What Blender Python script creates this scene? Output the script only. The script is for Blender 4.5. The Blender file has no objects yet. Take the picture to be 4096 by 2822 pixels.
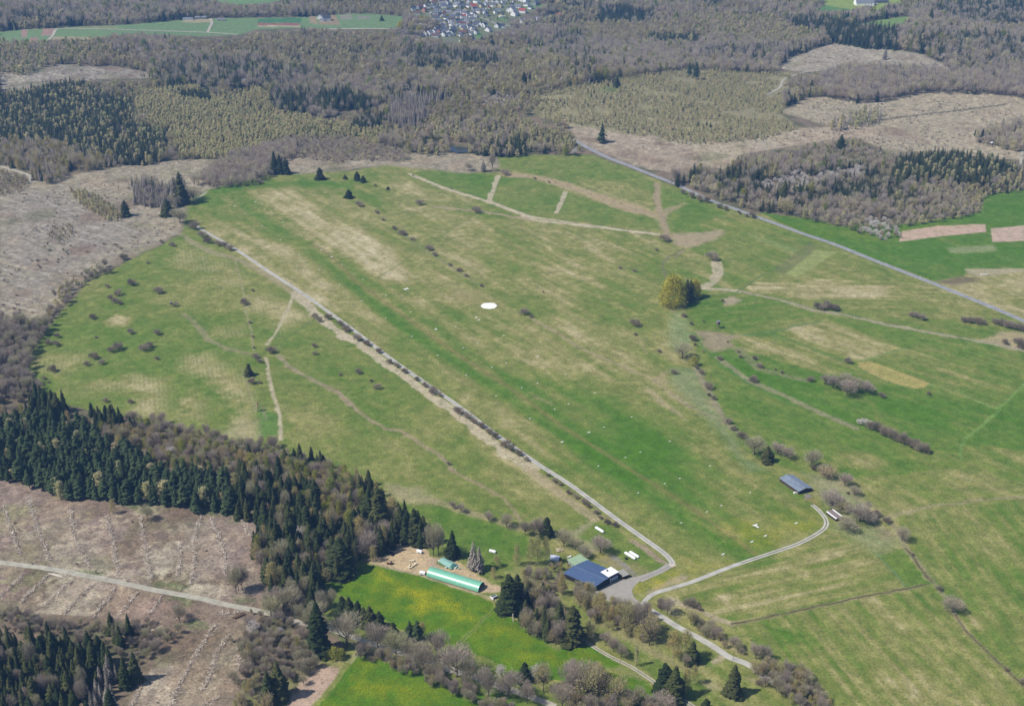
import bpy, bmesh, math, random
import numpy as np
from mathutils import Vector, Matrix
random.seed(11); RNG = np.random.default_rng(7)
SC = bpy.context.scene
COL = SC.collection
R = math.radians
# ------------------------------------------------------------------ camera
CH = 520.0; PITCH = R(25.3); F = 4920.0
cam = bpy.data.cameras.new('camera'); cam.sensor_width = 36; cam.lens = 36 * F / 4096
cam.clip_start = 1; cam.clip_end = 60000
co = bpy.data.objects.new('camera', cam); COL.objects.link(co)
co.location = (0, 0, CH); co.rotation_euler = (math.pi / 2 - PITCH, 0, 0)
SC.camera = co
# ------------------------------------------------------------------ sky, sun, exposure
SUN_EL = R(52); SHADOW_DIR = R(17)
W = bpy.data.worlds.new('World'); SC.world = W; W.use_nodes = True
nt = W.node_tree; bg = nt.nodes['Background']
sky = nt.nodes.new('ShaderNodeTexSky'); sky.sky_type = 'NISHITA'; sky.sun_disc = False
sky.sun_elevation = SUN_EL; sky.sun_rotation = R(253); sky.altitude = 500
nt.links.new(sky.outputs[0], bg.inputs[0]); bg.inputs[1].default_value = 0.09
sl = bpy.data.lights.new('sun', 'SUN'); sl.energy = 4.4; sl.angle = R(0.5); sl.color = (1, .955, .88)
so = bpy.data.objects.new('sun', sl); COL.objects.link(so)
so.rotation_euler = Vector((math.cos(SUN_EL) * math.cos(SHADOW_DIR), math.cos(SUN_EL) * math.sin(SHADOW_DIR), -math.sin(SUN_EL))).to_track_quat('-Z', 'Y').to_euler()
SC.view_settings.view_transform = 'Standard'; SC.view_settings.look = 'None'
SC.view_settings.exposure = 0.4; SC.view_settings.gamma = 1
SC.cycles.max_bounces = 5; SC.cycles.volume_bounces = 0
ALB = 0.62     # photographed brightness -> surface colour

# ------------------------------------------------------------------ terrain and photo-to-ground mapping
def sst(a, b, x):
    t = np.clip((np.asarray(x, float) - a) / (b - a), 0, 1); return t * t * (3 - 2 * t)
def H(x, y):
    x = np.asarray(x, float); y = np.asarray(y, float)
    w = sst(1450, 2300, y)
    h = w * (18 * np.sin(x / 330 + 1.1) * np.cos(y / 310) + 9 * np.sin(x / 150 + y / 300) + 3 * np.sin(x / 90 - y / 160 + 2))
    h = h - 15 * np.exp(-((x - 60) / 520) ** 2 - ((y - 2720) / 330) ** 2)
    h = h + sst(3000, 3900, y) * 60
    return h
CP, SP = math.cos(PITCH), math.sin(PITCH)
def un(px, py, z=0.0):
    """photo pixel (4096 wide) -> world x, y on the ground plus z, and depth"""
    u = (px - 2048) / F; v = (1411 - py) / F
    d = (u, CP + v * SP, -SP + v * CP)
    zz = z
    for _ in range(6):
        t = (zz - CH) / d[2]
        zz = z + (float(H(d[0] * t, d[1] * t)) if d[1] * t > 1400 else 0.0)
    return d[0] * t, d[1] * t, t
def proj(x, y, z):
    dx, dy, dz = x, y, z - CH
    dep = dy * CP - dz * SP; v = dy * SP + dz * CP
    return 2048 + F * dx / dep, 1411 - F * v / dep, dep
# coordinate frames used when reading positions off the photograph: origin and scale
FR = {'D': (0, 0, 1.76780), '1': (0, 0, .60423), '2': (1350, 0, .60423), '3': (2696, 0, .60423),
      '4': (0, 930, .60423), '5': (1350, 930, .60423), '6': (2696, 930, .60423),
      '7': (0, 1872, .60423), '8': (1350, 1872, .60423), '9': (2696, 1872, .60423),
      'A': (950, 1800, .3258), 'B': (950, 2300, .3271), 'C': (1650, 2300, .3271), 'E': (2300, 2300, .3271),
      'G': (2950, 2300, .3271), 'N': (1800, 1950, .2590), 'Y': (1500, 2170, .11222), 'P': (1740, 2220, .13811),
      'Hh': (2200, 2150, .19422), 'S': (3100, 1850, .17264), 'Q': (3150, 0, .23738), 'U': (1100, 30, .23738),
      'V': (1900, 0, .21580), 'W': (1550, 0, .15106), 'T': (0, 2300, .32801), 'M': (2940, 2050, .13158)}
def px(fr, x, y):
    a = FR[fr]; return a[0] + x * a[2], a[1] + y * a[2]
def at(fr, x, y, z=0.0):
    return un(*px(fr, x, y), z)
def wpoly(fr, pts, z=0.0):
    return [at(fr, x, y, z)[:2] for x, y in pts]

# ------------------------------------------------------------------ noise
def vnoise(x, y, s):
    ix = np.floor(x); iy = np.floor(y); fx = x - ix; fy = y - iy
    fx = fx * fx * (3 - 2 * fx); fy = fy * fy * (3 - 2 * fy)
    def hsh(a, b):
        v = np.sin(a * 127.1 + b * 311.7 + s * 74.7) * 43758.5453; return v - np.floor(v)
    return (hsh(ix, iy) * (1 - fx) + hsh(ix + 1, iy) * fx) * (1 - fy) + (hsh(ix, iy + 1) * (1 - fx) + hsh(ix + 1, iy + 1) * fx) * fy
def fbm(x, y, sc, s, o=4):
    r = np.zeros_like(x); a = .5; k = 1 / sc; t = 0
    for i in range(o):
        r += a * vnoise(x * k + i * 17.3, y * k - i * 9.1, s + i); t += a; a *= .55; k *= 2.03
    return r / t          # 0..1

# ------------------------------------------------------------------ materials
def lin(rgb, k=ALB):
    return tuple(k * ((c / 255) / 12.92 if c / 255 <= .04045 else ((c / 255 + .055) / 1.055) ** 2.4) for c in rgb)
def newmat(name):
    m = bpy.data.materials.new(name); m.use_nodes = True
    return m, m.node_tree, m.node_tree.nodes['Principled BSDF']
def plain(name, rgb, rough=.7, k=ALB, spec=.3, metal=0.0, noise=.12, scale=1.5):
    m, t, b = newmat(name)
    b.inputs['Roughness'].default_value = rough; b.inputs['Specular IOR Level'].default_value = spec
    b.inputs['Metallic'].default_value = metal
    c = lin(rgb, k)
    tc = t.nodes.new('ShaderNodeTexCoord'); n = t.nodes.new('ShaderNodeTexNoise'); n.inputs['Scale'].default_value = scale
    n.inputs['Detail'].default_value = 4
    mp = t.nodes.new('ShaderNodeMapRange'); mp.inputs['From Min'].default_value = .3; mp.inputs['From Max'].default_value = .7
    mp.inputs['To Min'].default_value = 1 - noise; mp.inputs['To Max'].default_value = 1 + noise
    mx = t.nodes.new('ShaderNodeVectorMath'); mx.operation = 'SCALE'; mx.inputs[0].default_value = c
    t.links.new(tc.outputs['Object'], n.inputs['Vector']); t.links.new(n.outputs['Fac'], mp.inputs['Value'])
    t.links.new(mp.outputs[0], mx.inputs['Scale']); t.links.new(mx.outputs[0], b.inputs['Base Color'])
    return m
def foliage(name, cols, noise=.3, scale=.9, k=ALB, tl=.3):
    """per-tree colour between several tones plus clumps of lighter and darker growth"""
    m, t, b = newmat(name)
    b.inputs['Roughness'].default_value = .85; b.inputs['Specular IOR Level'].default_value = .12
    oi = t.nodes.new('ShaderNodeObjectInfo'); cr = t.nodes.new('ShaderNodeValToRGB')
    e = cr.color_ramp.elements
    while len(e) < len(cols): e.new(.5)
    for i, c in enumerate(cols):
        e[i].position = i / (len(cols) - 1); e[i].color = (*lin(c, k), 1)
    tc = t.nodes.new('ShaderNodeTexCoord'); n = t.nodes.new('ShaderNodeTexNoise'); n.inputs['Scale'].default_value = scale
    n.inputs['Detail'].default_value = 3
    mp = t.nodes.new('ShaderNodeMapRange'); mp.inputs['From Min'].default_value = .3; mp.inputs['From Max'].default_value = .7
    mp.inputs['To Min'].default_value = 1 - noise; mp.inputs['To Max'].default_value = 1 + noise
    mx = t.nodes.new('ShaderNodeVectorMath'); mx.operation = 'SCALE'
    t.links.new(oi.outputs['Random'], cr.inputs[0]); t.links.new(tc.outputs['Object'], n.inputs['Vector'])
    t.links.new(n.outputs['Fac'], mp.inputs['Value']); t.links.new(cr.outputs[0], mx.inputs[0])
    t.links.new(mp.outputs[0], mx.inputs['Scale']); t.links.new(mx.outputs[0], b.inputs['Base Color'])
    tr = t.nodes.new('ShaderNodeBsdfTranslucent'); ms = t.nodes.new('ShaderNodeMixShader'); ms.inputs[0].default_value = tl
    t.links.new(mx.outputs[0], tr.inputs[0]); t.links.new(b.outputs[0], ms.inputs[1]); t.links.new(tr.outputs[0], ms.inputs[2])
    t.links.new(ms.outputs[0], t.nodes['Material Output'].inputs[0])
    return m
M = {}
M['spruce'] = foliage('spruce needles', [(46, 58, 30), (64, 74, 38), (84, 86, 48), (54, 66, 38)], .4, .7, .95)
M['pine'] = foliage('blue green needles', [(56, 70, 42), (74, 88, 54), (64, 78, 48)], .35, .7, 1.0)
M['larch'] = foliage('young larch shoots', [(138, 132, 92), (148, 140, 106), (130, 130, 88), (150, 136, 106), (124, 126, 90)], .2, .9, 1.9)
M['bare'] = foliage('bare twigs', [(122, 112, 104), (136, 124, 112), (128, 118, 104), (136, 132, 102), (126, 116, 104)], .28, .45, 1.8)
M['beech'] = foliage('beech twigs', [(122, 112, 104), (136, 124, 112), (128, 118, 102), (142, 134, 108), (116, 108, 102)], .3, .35, 2.1)
M['shrub'] = foliage('shrub twigs', [(106, 96, 82), (126, 114, 98), (134, 124, 108), (110, 102, 84)], .22, .6, 1.75)
M['blossom'] = foliage('white blossom', [(232, 226, 220), (214, 206, 200)], .12, .9, 1.0)
M['fresh'] = foliage('fresh spring leaves', [(132, 138, 48), (152, 150, 66), (124, 140, 62)], .25, .9, 1.0)
M['birch'] = foliage('birch buds', [(152, 134, 80), (142, 138, 80), (158, 140, 92)], .22, .9, 1.5)
M['dead'] = foliage('dead spruce twigs', [(124, 116, 106), (138, 130, 120), (110, 104, 94)], .25, .9, 1.35)
M['willow'] = foliage('yellow green willow leaves', [(168, 162, 64), (176, 166, 72)], .3, .35, 1.05)
M['bark'] = plain('bark', (98, 86, 76), .9, noise=.3, scale=3)
M['palebark'] = plain('pale bark', (176, 168, 158), .8, noise=.35, scale=2)

# ------------------------------------------------------------------ object helpers
def tag(o, label=None, cat=None, group=None, kind=None):
    if label: o['label'] = label
    if cat: o['category'] = cat
    if group: o['group'] = group
    if kind: o['kind'] = kind
    return o
def mesh(name, V, Fc, mats=None, midx=None, smooth=False):
    me = bpy.data.meshes.new(name); me.from_pydata([tuple(v) for v in V], [], [tuple(f) for f in Fc])
    if mats:
        for m in (mats if isinstance(mats, (list, tuple)) else [mats]): me.materials.append(m)
    if midx is not None: me.polygons.foreach_set('material_index', midx)
    if smooth: me.polygons.foreach_set('use_smooth', [True] * len(me.polygons))
    me.update(); return me
def ob(name, me, parent=None, loc=(0, 0, 0), rz=0.0, sc=None):
    o = bpy.data.objects.new(name, me); COL.objects.link(o); o.location = loc; o.rotation_euler = (0, 0, rz)
    if sc: o.scale = sc
    if parent: o.parent = parent
    return o
def empty(name, loc, rz=0.0, label=None, cat=None, group=None):
    o = bpy.data.objects.new(name, None); COL.objects.link(o); o.location = loc; o.rotation_euler = (0, 0, rz)
    o.empty_display_size = .5
    return tag(o, label, cat, group)
class MB:
    def __init__(s): s.V = []; s.F = []
    def add(s, V, Fc):
        n = len(s.V); s.V += [tuple(v) for v in V]; s.F += [tuple(i + n for i in f) for f in Fc]; return s
    def box(s, x0, x1, y0, y1, z0, z1, M4=None):
        V = [(x, y, z) for z in (z0, z1) for y in (y0, y1) for x in (x0, x1)]
        if M4 is not None: V = [M4 @ Vector(v) for v in V]
        return s.add(V, [(0, 2, 3, 1), (4, 5, 7, 6), (0, 1, 5, 4), (2, 6, 7, 3), (0, 4, 6, 2), (1, 3, 7, 5)])
    def tube(s, a, b, r0, r1, n=6):
        a = Vector(a); b = Vector(b); d = (b - a).normalized()
        u = d.orthogonal().normalized(); w = d.cross(u); V = []
        for p, r in ((a, r0), (b, r1)):
            for i in range(n):
                t = 2 * math.pi * i / n; V.append(p + (u * math.cos(t) + w * math.sin(t)) * r)
        Fc = [(i, (i + 1) % n, n + (i + 1) % n, n + i) for i in range(n)]
        Fc += [tuple(range(n))[::-1], tuple(range(n, 2 * n))]
        return s.add(V, Fc)
    def ball(s, c, r, nu=8, nv=5):
        V = [(c[0], c[1], c[2] + r[2])]
        for j in range(1, nv):
            ph = math.pi * j / nv
            for i in range(nu):
                t = 2 * math.pi * i / nu
                V.append((c[0] + r[0] * math.sin(ph) * math.cos(t), c[1] + r[1] * math.sin(ph) * math.sin(t), c[2] + r[2] * math.cos(ph)))
        V.append((c[0], c[1], c[2] - r[2])); L = len(V) - 1
        Fc = [(0, 1 + i, 1 + (i + 1) % nu) for i in range(nu)]
        for j in range(nv - 2):
            for i in range(nu):
                a = 1 + j * nu + i; b = 1 + j * nu + (i + 1) % nu; Fc.append((a, a + nu, b + nu, b))
        o = 1 + (nv - 2) * nu
        Fc += [(o + i, L, o + (i + 1) % nu) for i in range(nu)]
        return s.add(V, Fc)
    def prism(s, prof, y0, y1, cap=True):
        n = len(prof); V = [(x, y0, z) for x, z in prof] + [(x, y1, z) for x, z in prof]
        Fc = [(i, (i + 1) % n, n + (i + 1) % n, n + i) for i in range(n)]
        if cap: Fc += [tuple(range(n))[::-1], tuple(range(n, 2 * n))]
        return s.add(V, Fc)
    def build(s, name, mat, parent=None, loc=(0, 0, 0), rz=0.0, smooth=False):
        return ob(name, mesh(name, s.V, s.F, mat, smooth=smooth), parent, loc, rz)

# ------------------------------------------------------------------ tree models
def rdir(rng, n):
    v = rng.normal(size=(n, 3)); return v / np.linalg.norm(v, axis=1)[:, None]
def slivers(P, Dn, L, Wd, rng):
    """thin tapering blades at P along Dn"""
    n = len(P); s = np.cross(Dn, rdir(rng, n)); s /= np.linalg.norm(s, axis=1)[:, None] + 1e-9
    L = np.asarray(L).reshape(-1, 1) * np.ones((n, 1)); Wd = np.asarray(Wd).reshape(-1, 1) * np.ones((n, 1))
    V = np.stack([P - s * Wd / 2, P + s * Wd / 2, P + Dn * L], 1).reshape(-1, 3)
    Fc = np.arange(3 * n).reshape(-1, 3); return V, Fc
def leaves(P, size, rng, flat=0.0):
    n = len(P); a = rdir(rng, n); a[:, 2] *= 1 - flat; a /= np.linalg.norm(a, axis=1)[:, None]
    b = np.cross(a, rdir(rng, n)); b /= np.linalg.norm(b, axis=1)[:, None] + 1e-9
    s = (size * rng.uniform(.6, 1.3, n))[:, None]
    V = np.stack([P - a * s - b * s * .5, P + a * s - b * s * .6, P + b * s * .9], 1).reshape(-1, 3)
    return V, np.arange(3 * n).reshape(-1, 3)
def trunk_mesh(Ht, r, mat, bend=0.0, limbs=(), rng=None):
    b = MB(); p = Vector((0, 0, -.6)); n = 4
    for i in range(n):
        q = Vector((bend * (i + 1) / n + (rng.uniform(-.1, .1) if rng else 0), 0, Ht * (i + 1) / n))
        b.tube(p, q, r * (1 - .22 * i), r * (1 - .22 * (i + 1)), 6); p = q
    for L in limbs:
        for i in range(len(L) - 1):
            b.tube(L[i][0], L[i + 1][0], L[i][1], L[i + 1][1], 4)
    return mesh('trunk', b.V, b.F, mat)
def spruce(seed, Ht=20, Rd=3.6, levels=24, nb=12, mat=None, power=.85, base=.05, thin=1.0, wid=1.0, jag=.25):
    rng = np.random.default_rng(seed); V = []; Fc = []
    for i in range(levels):
        t = (i + rng.uniform(-.2, .2)) / levels; t = min(max(t, 0), .985)
        z = Ht * (base + (1 - base) * t); r = Rd * ((1 - t) ** power)
        if t < .08: r *= .82
        k = max(5, int(nb * (.35 + .65 * (1 - t)) * thin)); a0 = rng.uniform(0, 6.28)
        for j in range(k):
            a = a0 + 6.283 * j / k + rng.uniform(-.25, .25); L = r * rng.uniform(1 - jag, 1 + jag * .5) * (1 + .22 * math.sin(a * 2 + t * 9 + seed)) + .2
            ca, sa = math.cos(a), math.sin(a); dr = L * rng.uniform(.25, .55); w = (.2 * L + .16) * rng.uniform(.8, 1.3) * wid
            n = len(V); zj = z + rng.uniform(-.3, .3)
            V += [(0.05 * ca, 0.05 * sa, zj + .25), (ca * L * .55 - sa * w, sa * L * .55 + ca * w, zj - dr * .5),
                  (ca * L * .55 + sa * w, sa * L * .55 - ca * w, zj - dr * .45), (ca * L, sa * L, zj - dr),
                  (ca * L * .82 - sa * w * 1.1, sa * L * .82 + ca * w * 1.1, zj - dr * 1.15), (ca * L * .8 + sa * w * 1.2, sa * L * .8 - ca * w * 1.2, zj - dr * 1.1)]
            Fc += [(n, n + 1, n + 2), (n + 1, n + 3, n + 2), (n + 1, n + 4, n + 3), (n + 2, n + 3, n + 5)]
    n = len(V); V += [(.12, 0, Ht - .9), (-.12, .1, Ht - .9), (0, -.12, Ht - .9), (0, 0, Ht + .5)]
    Fc += [(n, n + 1, n + 3), (n + 1, n + 2, n + 3), (n + 2, n, n + 3)]
    return mesh('crown', V, Fc, mat), trunk_mesh(Ht * .8, .017 * Ht, M['bark'], 0)
def bare(seed, Ht=15, Rd=5.5, n=1500, mat=None, zc=.62, vr=.40, wd=.13, leafmat=None, nleaf=0, leafsize=.16, bark=None, limbs_n=9):
    """winter crown: limbs and a cloud of fine twigs, optionally with some blossom or buds"""
    rng = np.random.default_rng(seed); C = np.array([0, 0, Ht * zc]); RR = np.array([Rd, Rd, Ht * vr])
    lobes = rdir(rng, 15) * RR * rng.uniform(.45, .72, 15)[:, None] + C; lobes = np.vstack([lobes, C[None], C[None]])
    li = rng.integers(0, len(lobes), n); d = rdir(rng, n)
    P = lobes[li] + d * RR * .42 * (rng.uniform(.25, 1, n) ** .5)[:, None]
    P[:, 2] = np.maximum(P[:, 2], Ht * .12)
    D = P - np.array([0, 0, Ht * .28]); D /= np.linalg.norm(D, axis=1)[:, None] + 1e-6
    D = D + rdir(rng, n) * .55; D[:, 2] += .25; D /= np.linalg.norm(D, axis=1)[:, None]
    V, Fc = slivers(P, D, rng.uniform(.8, 2.0, n) * Ht / 15, wd * Ht / 15, rng)
    mats = [mat]; mi = np.zeros(len(Fc), int)
    if nleaf:
        k = rng.integers(0, n, nleaf); LV, LF = leaves(P[k] + D[k] * rng.uniform(.3, 1.4, nleaf)[:, None] * Ht / 15, leafsize, rng)
        Fc = np.vstack([Fc, LF + len(V)]); V = np.vstack([V, LV]); mats.append(leafmat); mi = np.concatenate([mi, np.ones(len(LF), int)])
    cm = mesh('crown', V, Fc, mats, mi)
    limbs = []
    for i in range(limbs_n):
        a = 6.283 * i / limbs_n + rng.uniform(-.3, .3); z0 = Ht * rng.uniform(.16, .4); e = rng.uniform(.5, .85)
        limbs.append([((0, 0, z0), .014 * Ht), ((math.cos(a) * Rd * .35, math.sin(a) * Rd * .35, z0 + Ht * .17), .009 * Ht),
                      ((math.cos(a) * Rd * e, math.sin(a) * Rd * e, Ht * rng.uniform(.6, .86)), .003 * Ht)])
    return cm, trunk_mesh(Ht * .7, .018 * Ht, bark or M['bark'], rng.uniform(-.5, .5), limbs, rng)
def leafy(seed, Ht=12, Rd=2.2, nc=55, per=18, mat=None, zc=.55, vr=.45, size=.24, cone=.6, bark=None, twig=0, clump=.85):
    """clumps of small leaves spread through an upright crown"""
    rng = np.random.default_rng(seed); t = rng.uniform(0, 1, nc) ** .8
    zz = Ht * (zc - vr + 2 * vr * t); prof = (1 - t) ** cone * np.minimum(1, t * 5 + .35)
    a = rng.uniform(0, 6.283, nc); rr = Rd * prof * rng.uniform(.25, 1, nc) ** .6
    Cc = np.stack([np.cos(a) * rr, np.sin(a) * rr, zz], 1)
    P = np.repeat(Cc, per, 0) + rng.normal(size=(nc * per, 3)) * np.array([clump, clump, clump * 1.15]) * Rd * .24
    V, Fc = leaves(P, size, rng)
    mats = [mat]; mi = np.zeros(len(Fc), int)
    if twig:
        k = rng.integers(0, len(P), twig); D = rdir(rng, twig) * .6 + np.array([0, 0, .7]); D /= np.linalg.norm(D, axis=1)[:, None]
        TV, TF = slivers(P[k], D, 1.1, .07, rng); Fc = np.vstack([Fc, TF + len(V)]); V = np.vstack([V, TV]); mats.append(M['dead']); mi = np.concatenate([mi, np.ones(len(TF), int)])
    return mesh('crown', V, Fc, mats, mi), trunk_mesh(Ht * .85, .012 * Ht, bark or M['bark'])
def dome(seed, Rd=2.6, Ht=2.8, n=520, mat=None, wd=.10, leafmat=None, nleaf=0):
    rng = np.random.default_rng(seed); nl = 7
    lob = np.stack([rng.uniform(-.5, .5, nl) * Rd, rng.uniform(-.5, .5, nl) * Rd, rng.uniform(.15, .5, nl) * Ht], 1)
    li = rng.integers(0, nl, n); d = rdir(rng, n); d[:, 2] = abs(d[:, 2])
    P = lob[li] + d * np.array([Rd * .5, Rd * .5, Ht * .45]) * (rng.uniform(.1, 1, n) ** .4)[:, None]
    D = P - np.array([0, 0, -Ht * .3]); D /= np.linalg.norm(D, axis=1)[:, None]; D = D + rdir(rng, n) * .4; D /= np.linalg.norm(D, axis=1)[:, None]
    V, Fc = slivers(P - D * .4, D, rng.uniform(.6, 1.2, n) * Rd / 2.6, wd * Rd / 2.6, rng); mats = [mat]; mi = np.zeros(len(Fc), int)
    if nleaf:
        k = rng.integers(0, n, nleaf); LV, LF = leaves(P[k] + D[k] * .4, .16, rng)
        Fc = np.vstack([Fc, LF + len(V)]); V = np.vstack([V, LV]); mats.append(leafmat); mi = np.concatenate([mi, np.ones(len(LF), int)])
    b = MB()
    for i in range(6):
        a = i * 1.05 + seed; b.tube((0, 0, -.3), (math.cos(a) * Rd * .5, math.sin(a) * Rd * .5, Ht * .6), .05 * Rd / 2.6, .02, 4)
    return mesh('crown', V, Fc, mats, mi), mesh('stem', b.V, b.F, M['bark'])

def joined(cm, tm):
    V = [v.co[:] for v in cm.vertices] + [v.co[:] for v in tm.vertices]; n = len(cm.vertices)
    Fc = [tuple(p.vertices) for p in cm.polygons] + [tuple(i + n for i in p.vertices) for p in tm.polygons]
    mats = list(cm.materials) + list(tm.materials)
    mi = [p.material_index for p in cm.polygons] + [len(cm.materials)] * len(tm.polygons)
    return mesh('tree', V, Fc, mats, mi)
# models: kind -> list of (crown, trunk, joined, nominal height, nominal radius); far ones are lighter
MOD = {}; FARM = {}
def reg(kind, items, Ht, Rd, far=None):
    MOD[kind] = [(c, t, joined(c, t), Ht, Rd) for c, t in items]
    FARM[kind] = MOD[kind] if far is None else [(c, t, joined(c, t), Ht, Rd) for c, t in far]
reg('spruce', [spruce(i, 20, 3.5, 46, 17, M['spruce'], wid=.85, power=(.62, .72, .55, .68)[i], jag=.5) for i in range(4)], 20, 3.5,
    [spruce(10 + i, 20, 3.4, 13, 9, M['spruce'], wid=1.5, power=.7, jag=.45) for i in range(4)])
reg('pine', [spruce(20 + i, 18, 3.0, 26, 11, M['pine'], power=(.45, .6, .4, .55, .5, .7)[i], base=(.3, .15, .25, .2, .35, .2)[i], jag=.65, wid=1.1) for i in range(6)], 18, 3.0)
reg('dead', [spruce(30 + i, 18, 2.8, 34, 14, M['dead'], power=.75, base=.14, wid=.4, jag=.5) for i in range(3)], 18, 2.8,
    [spruce(33 + i, 18, 2.8, 13, 9, M['dead'], power=.6, base=.12, wid=.7, jag=.5) for i in range(3)])
reg('bare', [bare(40 + i, 15, 5.5, 2900, M['bare'], wd=.115) for i in range(4)], 15, 5.5,
    [bare(50 + i, 15, 5.2, 420, M['beech'], wd=.30, limbs_n=4) for i in range(4)])
reg('larch', [leafy(60 + i, 12, 2.1, 70, 16, M['larch'], twig=200) for i in range(4)], 12, 2.1,
    [leafy(70 + i, 12, 2.2, 30, 9, M['larch'], size=.5) for i in range(4)])
reg('birch', [leafy(80 + i, 14, 3.2, 80, 22, M['birch'], zc=.58, vr=.4, cone=.45, size=.2, bark=M['palebark'], twig=700) for i in range(4)], 14, 3.2)
reg('fresh', [leafy(90 + i, 12, 3.0, 80, 20, M['fresh'], zc=.55, vr=.42, cone=.4, size=.24, twig=150) for i in range(3)], 12, 3.0)
reg('blossom', [bare(100 + i, 10, 4.2, 900, M['bare'], zc=.55, leafmat=M['blossom'], nleaf=2300, leafsize=.17) for i in range(3)], 10, 4.2,
    [bare(104 + i, 10, 4.2, 200, M['bare'], zc=.55, wd=.3, leafmat=M['blossom'], nleaf=420, leafsize=.42, limbs_n=3) for i in range(2)])
reg('shrub', [dome(110 + i, 2.6, 2.8, 800, M['shrub']) for i in range(4)], 2.8, 2.6,
    [dome(120 + i, 2.6, 2.8, 180, M['shrub'], wd=.22) for i in range(3)])
reg('olive', [bare(130 + i, 13, 4.6, 1300, M['bare'], zc=.56, vr=.43, leafmat=M['birch'], nleaf=1500, leafsize=.17) for i in range(3)], 13, 4.6)
reg('willow', [leafy(140, 14, 7.5, 330, 26, M['willow'], zc=.5, vr=.46, cone=.32, size=.3, clump=.55)], 14, 7.5)
NAME = {'spruce': ('spruce_tree', 'spruce'), 'pine': ('pine_tree', 'conifer'), 'dead': ('dead_spruce', 'dead tree'), 'bare': ('bare_tree', 'tree'),
        'larch': ('larch_tree', 'larch'), 'birch': ('birch_tree', 'birch'), 'fresh': ('leafing_tree', 'tree'), 'blossom': ('blossoming_tree', 'tree'),
        'shrub': ('shrub', 'bush'), 'olive': ('budding_tree', 'tree'), 'willow': ('willow_tree', 'willow')}
_vc = [0]
def put(kind, x, y, h, r, label, group=None, parts=True, rnd=random):
    _vc[0] += 1
    m = MOD[kind][_vc[0] % len(MOD[kind])]; nm, cat = NAME[kind]
    z = float(H(x, y)); rz = rnd.uniform(0, 6.28); s = (r / m[4], r / m[4], h / m[3])
    if parts:
        o = empty(nm, (x, y, z), rz, label, cat, group); o.scale = s
        ob('crown', m[0], o); ob('stem' if kind == 'shrub' else 'trunk', m[1], o)
    else:
        o = tag(ob(nm, m[2], None, (x, y, z), rz, s), label, cat, group)
    return o
ORD = ['', 'first', 'second', 'third', 'fourth', 'fifth', 'sixth', 'seventh', 'eighth', 'ninth', 'tenth', 'eleventh', 'twelfth', 'thirteenth', 'fourteenth',
       'fifteenth', 'sixteenth', 'seventeenth', 'eighteenth', 'nineteenth', 'twentieth']
def ordn(i):
    if i <= 20: return ORD[i]
    t = {2: 'twenty', 3: 'thirty', 4: 'forty', 5: 'fifty', 6: 'sixty'}[i // 10]
    return t + '-' + ORD[i % 10] if i % 10 else t[:-1] + 'ieth'
# ================================================================== GROUND: one sheet out to the horizon
def grid():
    v_rows = []
    for p in np.arange(2960, -200, -2.9):        # finer rows where the ground lies nearer
        v = (1411 - p) / F; d = (CP + v * SP) / (SP - v * CP); v_rows.append(d * CH)
    ys = np.array([-600, -200, 150, 380] + v_rows + [4400, 5200, 7000, 10000, 16000, 30000])
    us = np.concatenate([[-4, -2.5, -1.5, -.9, -.6], np.arange(-2120, 2121, 3.1) / F, [.6, .9, 1.5, 2.5, 4]])
    dep = np.maximum(ys * CP + CH * SP, 450)
    X = dep[:, None] * us[None]; Y = np.repeat(ys[:, None], len(us), 1)
    return X, Y
GX, GY = grid(); NR, NC = GX.shape
gx = GX.ravel(); gy = GY.ravel(); gz = H(gx, gy)
n1 = fbm(gx, gy, 60, 1); n2 = fbm(gx, gy, 14, 2); n3 = fbm(gx, gy, 180, 3, 3); n4 = fbm(gx, gy, 5, 4, 3)
wx = gx + (n2 - .5) * 9 + (n4 - .5) * 4; wy = gy + (fbm(gx, gy, 14, 8) - .5) * 9 + (fbm(gx, gy, 5, 9, 3) - .5) * 4
# streaks along the mowing direction of the airfield
A_ = np.array(at('D', 560, 500)[:2]); B_ = np.array(at('D', 1640, 1230)[:2]); DR = (B_ - A_) / np.linalg.norm(B_ - A_)
ax_ = gx * DR[0] + gy * DR[1]; cx_ = -gx * DR[1] + gy * DR[0]
nst = fbm(ax_ / 9, cx_, 7, 12); nst2 = fbm(ax_ / 5, cx_, 20, 13, 3)
col = np.zeros((len(gx), 3)); grass = np.zeros(len(gx)); dry = np.zeros(len(gx))
flow = np.zeros(len(gx)); debr = np.zeros(len(gx)); strp = np.zeros(len(gx)); streak = np.zeros(len(gx))
sno = (nst - .5) * .9 + (nst2 - .5) * .6
def C3(c): return np.array(lin(c))
# forest floor everywhere first
_f = sst(.35, .65, n2)[:, None]
col[:] = C3((136, 120, 100)) * (1 - _f) + C3((106, 104, 76)) * _f
def inpoly(P, X, Y):
    r = np.zeros(len(X), bool); n = len(P); j = n - 1
    for i in range(n):
        xi, yi = P[i]; xj, yj = P[j]
        if yi != yj: r ^= ((yi > Y) != (yj > Y)) & (X < (xj - xi) * (Y - yi) / (yj - yi) + xi)
        j = i
    return r
def segd(P, X, Y, closed=True):
    d = np.full(len(X), 1e9); n = len(P)
    for i in range(n if closed else n - 1):
        a = P[i]; b = P[(i + 1) % n]; vx, vy = b[0] - a[0], b[1] - a[1]; L = vx * vx + vy * vy + 1e-9
        t = np.clip(((X - a[0]) * vx + (Y - a[1]) * vy) / L, 0, 1)
        d = np.minimum(d, np.hypot(X - a[0] - t * vx, Y - a[1] - t * vy))
    return d
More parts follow.
